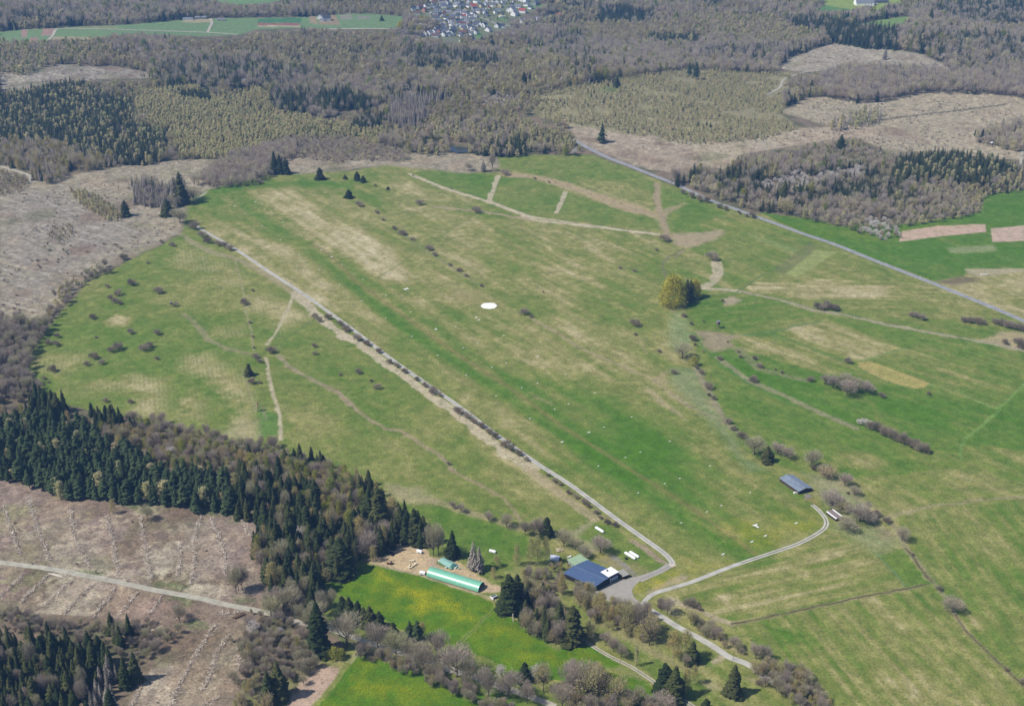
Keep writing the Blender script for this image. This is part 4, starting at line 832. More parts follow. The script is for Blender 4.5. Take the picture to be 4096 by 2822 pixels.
# ================================================================== WOODS: region by region, nearest trees as single objects
# (name for labels, frame, outline of the crowns in the photo, spacing, weights of kinds, mean height)
REG = [
 ('in the wide mixed wood beyond the airfield', 'D', [(-60, -40), (2380, -40), (2380, 205), (2180, 205), (1990, 212), (1850, 212), (1750, 250), (1700, 330), (1650, 340), (1560, 400), (1520, 420), (1440, 378), (1380, 345), (1320, 352), (1130, 352), (1120, 346), (960, 340), (870, 350), (700, 346), (520, 348), (400, 352), (370, 370), (160, 378), (60, 372), (-60, 350)], 8.5, dict(bare=.56, larch=.14, olive=.16, spruce=.1, dead=.03, birch=.05, fresh=.03, blossom=.012), 17),
 ('in the mixed wood right of the road', '3', [(330, 1130), (480, 1000), (700, 960), (960, 900), (1080, 880), (1200, 890), (1400, 980), (1650, 960), (1840, 960), (1860, 1000), (2150, 1050), (2317, 1100), (2400, 1240), (2060, 1270), (2040, 1390), (1700, 1460), (1480, 1480), (1490, 1540), (1250, 1530), (1090, 1480), (780, 1420), (640, 1380), (500, 1380), (300, 1300), (100, 1230), (0, 1180), (0, 1080), (140, 1060)], 7.5, dict(bare=.5, larch=.22, olive=.14, spruce=.1, fresh=.02), 11),
 ('in the young olive larch wood', '1', [(880, 600), (1000, 590), (1300, 560), (1450, 640), (1700, 560), (1800, 640), (1850, 720), (1960, 730), (2100, 780), (2317, 820), (2520, 820), (2560, 900), (2500, 960), (2317, 940), (2200, 1000), (1900, 900), (1850, 960), (1600, 1030), (1300, 1030), (1200, 1020), (1100, 870), (980, 800), (890, 740)], 4.8, dict(larch=.88, spruce=.12), 10),
 ('in the dark spruce plantation at the left', '1', [(-60, 610), (120, 600), (400, 540), (600, 540), (640, 600), (750, 640), (860, 640), (880, 780), (960, 820), (1100, 880), (1090, 1030), (1000, 1060), (850, 1070), (700, 1060), (480, 1040), (460, 1120), (410, 1150), (240, 1060), (-60, 1020)], 5.4, dict(spruce=.74, larch=.2, dead=.06), 14),
 ('in the olive birch growth near the plantation', '1', [(-60, 270), (280, 280), (560, 260), (720, 250), (740, 330), (560, 400), (420, 400), (280, 430), (180, 480), (-60, 470)], 8, dict(larch=.6, bare=.3, fresh=.1), 12),
 ('in the birch fringe below the spruce plantation', '1', [(60, 930), (400, 950), (620, 1030), (760, 1020), (760, 1080), (560, 1070), (470, 1060), (430, 1150), (360, 1190), (220, 1180), (200, 1110), (-60, 1060), (-60, 1030)], 6, dict(bare=.3, birch=.35, dead=.25, spruce=.1), 14),
 ('in the dark spruce row within the larch wood', '1', [(1170, 600), (1380, 590), (1390, 660), (1230, 640)], 6, dict(spruce=.9, larch=.1), 14),
 ('in the spruce block beside the pond clearing', '1', [(1800, 620), (1960, 600), (2317, 600), (2400, 640), (2470, 660), (2440, 720), (2317, 730), (2100, 730), (1900, 730), (1800, 690)], 7, dict(spruce=.85, bare=.15), 20),
 ('in the grey dying spruce stand', '2', [(340, 680), (420, 640), (600, 620), (740, 620), (730, 690), (620, 740), (520, 830), (400, 820), (340, 800)], 6.5, dict(dead=.95, bare=.05), 19),
 ('in the spruce group left of the grey stand', '2', [(120, 780), (200, 740), (340, 760), (340, 820), (200, 840), (90, 830)], 7, dict(spruce=.9, bare=.1), 15),
 ('in the mixed trees round the dark pond', '2', [(510, 860), (700, 800), (900, 760), (1100, 830), (1250, 900), (1260, 990), (1180, 1010), (1060, 1010), (870, 1000), (870, 940), (750, 940), (740, 1000), (520, 990)], 7.5, dict(spruce=.35, larch=.3, bare=.3, dead=.05), 15),
 ('in the willow scrub above the pond', '2', [(560, 720), (760, 640), (920, 680), (1000, 780), (900, 800), (700, 790)], 7, dict(olive=.6, bare=.3, fresh=.1), 10),
 ('in the white flowering thicket by the far road', '2', [(930, 620), (1080, 620), (1200, 640), (1180, 680), (1060, 720), (960, 700)], 9, dict(blossom=.6, bare=.4), 10),
 ('in the young larches along the upper road', '2', [(900, 800), (1280, 760), (1430, 800), (1580, 900), (1600, 960), (1500, 1000), (1420, 960), (1260, 960), (1250, 890), (1100, 820)], 6, dict(larch=.8, spruce=.1, bare=.1), 9),
 ('in the conifers beside the upper road', '2', [(1140, 900), (1260, 930), (1250, 1000), (1130, 1000)], 7, dict(spruce=.8, larch=.2), 14),
 ('in the pale scrub at the wood edge', '2', [(-600, 1000), (-300, 900), (20, 900), (300, 960), (480, 1000), (470, 1050), (200, 1050), (0, 1060), (-300, 1030), (-400, 1100), (-560, 1140), (-780, 1180), (-800, 1100)], 6, dict(bare=.7, shrub=.2, larch=.1), 8),
 ('in the beech wood between the clearings', '3', [(1000, 480), (1150, 440), (1500, 440), (1850, 470), (2060, 460), (2400, 420), (2400, 640), (2100, 590), (1900, 590), (1640, 580), (1400, 640), (1240, 650), (1000, 620), (940, 560)], 7.5, dict(bare=.92, spruce=.04, olive=.04), 19),
 ('in the dark ridge of tall spruces', '3', [(780, 120), (1000, 130), (1220, 170), (1400, 180), (1480, 190), (1480, 300), (1300, 290), (1040, 250), (1000, 200), (860, 170), (780, 170)], 7, dict(spruce=.9, bare=.1), 22),
 ('in the pale larch slope beyond the clearing', '3', [(60, 90), (700, 110), (780, 170), (960, 200), (980, 260), (700, 280), (300, 240), (60, 180)], 7.5, dict(larch=.5, olive=.25, bare=.2, fresh=.05), 14),
 ('in the far spruce hill at the top right', '3', [(1780, 20), (2400, -40), (2400, 130), (2200, 160), (1960, 160), (1800, 90)], 8, dict(spruce=.7, bare=.3), 18),
 ('in the small spruce block near the village', '2', [(1720, 80), (1900, 60), (2110, 90), (2060, 140), (1900, 150), (1720, 140)], 7, dict(spruce=.95, bare=.05), 17),
 ('in the spruce strip on the right slope', '2', [(2060, 210), (2200, 200), (2400, 230), (2400, 310), (2200, 290), (2060, 250)], 7, dict(spruce=.85, larch=.15), 14),
 ('in the ochre budding wood on the slope', '2', [(1600, 210), (1900, 150), (2317, 140), (2400, 160), (2317, 230), (2060, 220), (1900, 270), (1620, 270)], 8, dict(olive=.6, larch=.25, bare=.15), 16),
 ('in the spruce belt above the dead stand', '2', [(430, 320), (700, 340), (1000, 360), (1110, 400), (900, 420), (700, 390), (430, 380)], 8, dict(spruce=.6, dead=.3, bare=.1), 20),
 ('in the sparse young growth on the open slope', '2', [(1290, 760), (1380, 600), (1800, 530), (2317, 450), (3010, 480), (2940, 760), (3040, 840), (2800, 920), (2317, 950), (1760, 830), (1430, 790)], 7.0, dict(larch=.8, shrub=.15, spruce=.05), 6.5),
 ('in the dark spruce block on the right', '3', [(1440, 1060), (1600, 1020), (1800, 1000), (2020, 1020), (2120, 1050), (2250, 1100), (2120, 1160), (2000, 1200), (1900, 1200), (1700, 1190), (1500, 1210), (1440, 1160), (1470, 1110)], 6, dict(spruce=.85, larch=.15), 14),
 ('in the smaller spruce block beside the blossom', '3', [(1010, 1250), (1160, 1210), (1340, 1230), (1350, 1310), (1240, 1310), (1060, 1290)], 6.5, dict(spruce=.85, bare=.15), 12),
 ('in the white blossoming belt', '3', [(560, 1190), (700, 1180), (800, 1130), (900, 1150), (1000, 1140), (1290, 1090), (1310, 1140), (1120, 1180), (950, 1210), (850, 1230), (600, 1240)], 8, dict(blossom=.8, bare=.2), 10),
 ('in the white flowering bushes at the field corner', '3', [(1270, 1440), (1340, 1420), (1480, 1460), (1490, 1550), (1400, 1570), (1260, 1530)], 8, dict(blossom=.75, olive=.25), 9),
 ('among the lone stems on the clearing', '3', [(1050, 780), (1180, 740), (1370, 700), (1390, 780), (1200, 830), (1050, 850)], 11, dict(dead=.7, larch=.3), 15),
 ('on the wooded rise at the right edge', '3', [(1990, 860), (2150, 830), (2400, 760), (2400, 990), (2200, 960), (2010, 920)], 8.5, dict(bare=.7, spruce=.15, larch=.15), 15),
 # nearer woods on the left
 ('in the grey dying stand at the airfield corner', '1', [(860, 1200), (1000, 1180), (1110, 1230), (1200, 1180), (1240, 1260), (1200, 1340), (1080, 1350), (900, 1330)], 6, dict(dead=.75, bare=.15, spruce=.1), 15),
 ('in the tall grey alder wood at the meadow top', '1', [(1270, 1200), (1500, 1030), (1780, 950), (1960, 920), (1970, 1010), (1830, 1070), (1790, 1140), (1640, 1200), (1400, 1215)], 6, dict(bare=.97, spruce=.03), 14),
 ('in the olive thicket on the grey clearing', '1', [(440, 1240), (600, 1260), (720, 1340), (820, 1420), (780, 1450), (690, 1440), (600, 1390), (480, 1290)], 5, dict(larch=.7, olive=.3), 7),
 ('in the olive bushes at the left forest track', '1', [(-60, 1110), (120, 1150), (180, 1200), (140, 1275), (-60, 1285)], 6, dict(olive=.5, bare=.5), 7),
 ('in the small thicket on the grey clearing', '1', [(320, 1560), (340, 1500), (480, 1480), (520, 1530), (420, 1600)], 5.5, dict(olive=.6, bare=.4), 5),
 ('scattered over the grey clearing', '1', [(0, 1180), (480, 1080), (900, 1060), (1300, 1060), (1500, 1060), (1250, 1180), (800, 1340), (1180, 1500), (900, 1640), (700, 1800), (300, 2050), (0, 2250)], 15, dict(shrub=.75, bare=.15, dead=.1), 5),
 ('scattered over the right clearing', '3', [(900, 660), (1900, 610), (2317, 650), (2317, 1040), (1900, 990), (1430, 1000), (1000, 920), (500, 990), (150, 1080), (-500, 900), (500, 900), (850, 860)], 15, dict(shrub=.6, bare=.25, dead=.15), 6),
 ('scattered over the top right clearing', '3', [(1040, 300), (1400, 330), (1800, 430), (1400, 450), (820, 460), (780, 390)], 20, dict(shrub=.7, dead=.3), 6),
 ('scattered over the far left clearing', '1', [(0, 450), (560, 450), (950, 490), (560, 530), (0, 600)], 22, dict(shrub=.6, dead=.4), 7),
 ('scattered over the lower clearing', '7', [(0, 200), (1500, 260), (1700, 500), (1700, 900), (1400, 1500), (1000, 1560), (1100, 1100), (0, 860)], 34, dict(shrub=.6, bare=.4), 4),
 ('in the bare wood at the left edge', '4', [(-80, 560), (140, 550), (320, 600), (300, 660), (220, 730), (180, 800), (190, 900), (260, 1000), (200, 1060), (60, 1090), (-80, 1170)], 7.5, dict(bare=.93, spruce=.04, larch=.03), 14),
 ('in the hedge along the pasture', '4', [(300, 560), (360, 400), (480, 300), (560, 250), (700, 180), (760, 200), (620, 290), (520, 340), (460, 430), (400, 500), (330, 600)], 8, dict(bare=.55, larch=.25, birch=.2), 9),
 ('in the blue green pine stand', '4', [(-80, 1200), (60, 1210), (300, 1215), (480, 1250), (620, 1300), (700, 1370), (900, 1430), (1000, 1500), (1100, 1580), (1400, 1560), (1500, 1620), (1560, 1680), (1560, 1800), (1400, 1800), (1180, 1760), (900, 1740), (640, 1730), (400, 1700), (200, 1640), (-80, 1560)], 6.4, dict(pine=.95, larch=.05), 17),
 ('in the yellowish fringe between pines and pasture', '4', [(0, 1180), (120, 1160), (300, 1190), (420, 1200), (560, 1240), (700, 1260), (850, 1190), (950, 1210), (1100, 1270), (1350, 1330), (1500, 1370), (1720, 1380), (1900, 1440), (2200, 1560), (2300, 1620), (2317, 1700), (2000, 1700), (1800, 1640), (1560, 1600), (1380, 1540), (1140, 1560), (1040, 1500), (960, 1420), (720, 1350), (640, 1290), (400, 1220), (200, 1200)], 5.8, dict(olive=.3, birch=.25, bare=.3, fresh=.12, spruce=.03), 11),
 ('in the grey alder edge of the lower wood', '4', [(860, 1190), (950, 1200), (1200, 1270), (1400, 1340), (1700, 1370), (1760, 1360), (1900, 1420), (2317, 1560), (2400, 1620), (2300, 1640), (1900, 1480), (1500, 1400), (1200, 1320), (900, 1240)], 7, dict(bare=.95, olive=.05), 10),
 ('in the tall dark spruces at the pasture edge', '4', [(160, 1080), (340, 1060), (430, 1110), (420, 1200), (260, 1180), (160, 1160)], 7, dict(spruce=1.), 19),
 ('in the spruce group above the yellow fringe', '4', [(590, 1160), (700, 1150), (820, 1190), (820, 1270), (700, 1270), (590, 1220)], 7, dict(spruce=.95, bare=.05), 17),
 ('in the mixed wood beside the sheep yard', 'A', [(-40, 280), (160, 240), (460, 240), (600, 60), (840, 60), (1300, 180), (1640, 300), (1700, 400), (1830, 560), (1860, 740), (2000, 640), (2060, 800), (2200, 780), (2290, 860), (2300, 1060), (2180, 1080), (2060, 1040), (1940, 960), (1900, 1100), (1700, 1300), (1500, 1280), (1400, 1300), (1340, 1420), (1120, 1540), (1050, 1640), (760, 1680), (400, 1640), (300, 1400), (180, 1250), (200, 1060), (340, 900), (180, 800), (-40, 740)], 6.6, dict(spruce=.74, olive=.08, birch=.08, bare=.06, dead=.02, fresh=.02), 19),
 ('in the yellowish part of the wood by the yard', 'A', [(500, 200), (800, 160), (1280, 220), (1640, 380), (1560, 480), (1350, 640), (1440, 860), (1250, 900), (1040, 760), (1000, 560), (820, 400), (560, 420)], 6.2, dict(birch=.3, olive=.25, fresh=.2, bare=.2, spruce=.05), 13),
 ('in the dark spruce wood at the bottom left', 'T', [(-60, 640), (60, 640), (100, 740), (350, 700), (560, 760), (900, 740), (960, 900), (1080, 900), (1250, 960), (1500, 1000), (1660, 1050), (1560, 1300), (1460, 1450), (1420, 1640), (-60, 1640)], 6.4, dict(spruce=.82, bare=.12, olive=.06), 18),
 ('in the grey scrub above the dark spruces', 'T', [(-60, 380), (200, 420), (600, 480), (900, 540), (1250, 560), (1560, 560), (1800, 560), (2100, 640), (2200, 740), (1850, 900), (1700, 1000), (1500, 960), (1250, 900), (1000, 850), (900, 700), (560, 720), (350, 660), (100, 700), (-60, 600)], 5.2, dict(bare=.85, shrub=.15), 7.5),
 ('in the pale dead spruces at the bottom', 'T', [(1020, 1240), (1200, 1200), (1420, 1050), (1470, 1400), (1400, 1640), (1020, 1640)], 6.5, dict(dead=.85, spruce=.15), 16),
 ('in the spruce group above the dark wood', 'T', [(1220, 640), (1380, 580), (1450, 640), (1560, 560), (1660, 660), (1580, 800), (1460, 820), (1300, 860)], 7.5, dict(spruce=.85, bare=.15), 15),
 ('in the grey scrub between clearing and field', 'B', [(130, 560), (330, 460), (560, 440), (880, 500), (900, 800), (920, 960), (1000, 1040), (940, 1140), (800, 1340), (700, 1420), (640, 1240), (400, 1260), (300, 1500), (100, 1640), (-60, 1640), (0, 1300), (40, 1000), (100, 760)], 5.4, dict(bare=.76, shrub=.12, olive=.12), 9),
 ('in the white blossom by the forest road', 'B', [(150, 540), (330, 540), (440, 580), (480, 640), (560, 610), (760, 590), (790, 650), (700, 710), (540, 700), (330, 660), (170, 640)], 7, dict(blossom=.85, bare=.15), 10),
 ('in the old trees above the forest road', 'B', [(260, 260), (420, 100), (760, 90), (880, 200), (1000, 320), (900, 500), (700, 480), (560, 420), (430, 480), (300, 420)], 9.5, dict(bare=.95, olive=.05), 15),
 ('in the dark spruces behind the grey trees', 'B', [(780, 200), (900, 120), (1160, 180), (1190, 300), (1060, 380), (860, 360)], 8, dict(spruce=.9, bare=.1), 17),
 ('in the birch scrub at the bottom edge', 'B', [(-40, 1320), (160, 1240), (330, 1260), (320, 1640), (-40, 1640)], 7.5, dict(birch=.5, olive=.3, bare=.2), 12),
 ('in the thicket under the roadside trees', 'B', [(1480, 920), (1700, 880), (1900, 900), (2100, 930), (2290, 1000), (2500, 1100), (2700, 1200), (2900, 1300), (3000, 1460), (3200, 1540), (3300, 1480), (3400, 1620), (3000, 1580), (2760, 1460), (2290, 1240), (1900, 1080), (1700, 990), (1500, 980)], 4.3, dict(bare=.68, shrub=.17, olive=.15), 9),
 ('in the thicket between tunnel and hangar', 'C', [(1320, 60), (1560, 40), (1700, 200), (1800, 280), (1850, 600), (1860, 740), (1700, 740), (1500, 680), (1350, 600), (1330, 480), (1300, 380)], 5.2, dict(bare=.34, spruce=.42, olive=.2, dead=.04), 14),
 ('in the scrub behind the hangar', 'N', [(1160, 1240), (1400, 1200), (1700, 1180), (1820, 1260), (1700, 1400), (1840, 1600), (1500, 1600), (1400, 1420), (1180, 1400)], 5, dict(bare=.5, birch=.25, shrub=.25), 7),
 ('in the tree row below the apron', 'E', [(40, 160), (240, 120), (280, 260), (400, 260), (460, 360), (560, 340), (840, 320), (900, 430), (880, 520), (1040, 560), (1060, 700), (900, 850), (800, 740), (540, 620), (380, 560), (220, 520), (120, 380)], 5.4, dict(birch=.35, olive=.25, bare=.4), 12),
 ('in the hedge right of the lane', 'E', [(1340, 480), (1500, 470), (1640, 560), (1760, 680), (1900, 760), (2100, 840), (2100, 1000), (1980, 950), (1800, 870), (1680, 800), (1480, 670), (1360, 560)], 4.6, dict(bare=.7, shrub=.12, olive=.18), 9),
 ('in the bushy row at the bottom right', 'G', [(20, 1080), (140, 900), (350, 900), (520, 1040), (680, 1120), (900, 1200), (1000, 1320), (1140, 1440), (1200, 1640), (760, 1640), (640, 1440), (420, 1320), (200, 1240)], 5, dict(bare=.6, olive=.22, shrub=.08, birch=.1), 10),
 ('in the bottom corner scrub', 'E', [(-60, 1120), (340, 1080), (420, 1260), (640, 1480), (900, 1500), (1000, 1640), (-60, 1640)], 6, dict(olive=.4, bare=.6), 12),
]
GAPS = [at_ for at_ in [
    ('2', [(740, 930), (870, 935), (872, 1020), (740, 1020)]), ('2', [(1150, 750), (1290, 755), (1400, 790), (1500, 850), (1400, 850), (1250, 800)]),
    ('3', [(590, 640), (640, 600), (700, 570), (700, 520), (780, 500), (860, 500), (740, 540), (720, 590), (640, 650)]),
    ('1', [(880, 620), (930, 620), (900, 680), (890, 780), (870, 780), (880, 680)]), ('1', [(1000, 1080), (1000, 1081), (1001, 1081)]),
    ('3', [(1385, 1110), (1430, 1110), (1440, 1210), (1405, 1210)]), ('2', [(0, 730), (120, 720), (160, 760), (60, 800), (0, 800)])]]
GAPW = [np.array(wpoly(f, p, 3)) for f, p in GAPS]
ROADP = [mp_, AR]
def in_any(polys, X, Y):
    r = np.zeros(len(X), bool)
    for P in polys: r |= inpoly(P, X, Y)
    return r
NEARMAX = {}
cand = []      # (kind, x, y, h, r, region index)
rg = np.random.default_rng(99)
claimed = []
for ri in range(len(REG) - 1, -1, -1):
    nm, fr, P, spc, wts, hh = REG[ri]
    Wd = np.array(wpoly(fr, P, hh * .5)); lo = Wd.min(0); hi = Wd.max(0)
    nx = int((hi[0] - lo[0]) / spc) + 1; ny = int((hi[1] - lo[1]) / (spc * .87)) + 1
    ix, iy = np.meshgrid(np.arange(nx), np.arange(ny)); X = lo[0] + (ix + .5 * (iy % 2)).ravel() * spc; Y = lo[1] + iy.ravel() * spc * .87
    X = X + rg.uniform(-.55, .55, len(X)) * spc; Y = Y + rg.uniform(-.55, .55, len(X)) * spc
    jx = (fbm(X, Y, 12, 31) - .5) * 14; jy = (fbm(X, Y, 12, 32) - .5) * 14
    k = inpoly(Wd, X + jx, Y + jy)
    if claimed: k &= ~in_any(claimed, X + jx, Y + jy)
    k &= ~in_any(GAPW, X, Y)
    if ri == 0: k &= ~in_any(OPENP, X, Y - 1.0) ; k &= ~inpoly(VW, X, Y)
    if ri in (0, 1):      # a tree standing so that it would hide open ground behind it is left out
        e_ = CH - H(X, Y); q2 = e_ / (e_ - hh * .75); k &= ~in_any(OPENP, X * q2, Y * q2)
    if 'right of the road' in nm or 'sparse young' in nm or 'young larches along' in nm: k &= segd(mp_, X, Y, False) > 7
    if nm.startswith(('in the tree row', 'in the hedge right', 'in the bushy row', 'in the thicket between')): k &= segd([at('E', *p)[:2] for p in [(640, 300), (950, 440), (1400, 705), (1800, 940), (2200, 1140)]], X, Y, False) > 4.5
    X = X[k]; Y = Y[k]
    clump = fbm(X, Y, 45, 41, 3); fa1 = fbm(X, Y, 190, 51, 3); fa2 = fbm(X, Y, 150, 52, 3); fa3 = fbm(X, Y, 120, 53, 3); kinds = list(wts); w_ = np.array([wts[q_] for q_ in kinds])
    for x, y, cl_, f1, f2, f3 in zip(X, Y, clump, fa1, fa2, fa3):
        ww = w_.copy(); hv = 1.0
        if ri in (0, 1):      # stands: beech, larch and conifer blocks with fairly sharp borders
            for i_, q_ in enumerate(kinds):
                if q_ in ('larch', 'olive', 'birch'): ww[i_] *= 7 if f1 > .53 else .35
                if q_ == 'spruce': ww[i_] *= 12 if f2 > .575 else .5
                if q_ == 'dead': ww[i_] *= 6 if f3 > .62 else .3
            hv = (.8 if f1 > .53 else 1.08) * (.72 + .56 * float(f3)) * (1.12 if f2 > .5 else .9)
        for i_, q_ in enumerate(kinds):      # conifers gather in clumps
            if q_ in ('spruce', 'dead') and ww[i_] < .5: ww[i_] *= max(.05, (cl_ - .38) * 8)
        if 'sparse young' in nm and cl_ < .34: continue
        if 'scattered' in nm and cl_ < .5: continue
        kd = kinds[int(np.searchsorted(np.cumsum(ww) / ww.sum(), rg.uniform()))]
        h = hh * hv * rg.uniform(.62, 1.28) * {'spruce': 1.05, 'shrub': .42, 'larch': .85, 'blossom': .8, 'birch': .95}.get(kd, 1)
        rat = {'spruce': .185, 'pine': .20, 'dead': .14, 'bare': .34, 'larch': .27, 'birch': .22, 'fresh': .25, 'blossom': .4, 'shrub': .95, 'olive': .33}[kd]
        r = h * rat * rg.uniform(.75, 1.35)
        if kd in ('bare', 'olive'): r = min(r, spc * (.68 if wts.get('spruce', 0) > .5 else .95))
        a_, b_, d_ = proj(x, y, float(h) * .5)
        if -160 < a_ < 4256 and -120 < b_ < 2980: cand.append((kd, x, y, h, r, ri, d_))
    if 'scattered' not in nm: claimed.append(Wd)
# ---- trees picked out one by one: kind, frame, foot x, foot y, height and half-width in frame pixels, label
HAND = []
def foot(fr, x, y): return at(fr, x, y)
def hand(kind, fr, x, y, hp, rp, label, group=None):
    wx_, wy_, d = at(fr, x, y); s = FR[fr][2]; th = math.atan2(CH, wy_)
    h = hp * s * d / (F * math.cos(th)); r = rp * s * d / F
    if kind in ('bare', 'olive', 'blossom', 'willow', 'shrub'): h = max(h - r * math.tan(th) * .5, h * .5)
    if fr in 'ABCEGN689' and kind in ('bare', 'olive', 'blossom'): r *= 1.22; h *= 1.14
    r *= {'spruce': 1.22, 'bare': 1.12, 'olive': 1.12, 'dead': .95, 'birch': .95, 'larch': .95, 'shrub': .95}.get(kind, .95)
    HAND.append((kind, wx_, wy_, h, r, label, group))
def bush(fr, x, y, r, label, group=None, kind='shrub', ratio=.8):
    wx_, wy_, d = at(fr, x, y + r * .45); s = FR[fr][2]; rr = r * s * d / F
    HAND.append((kind, wx_, wy_, rr * 1.7 * ratio + .5, rr * 1.2, label, group))
S_ = 'spruce'
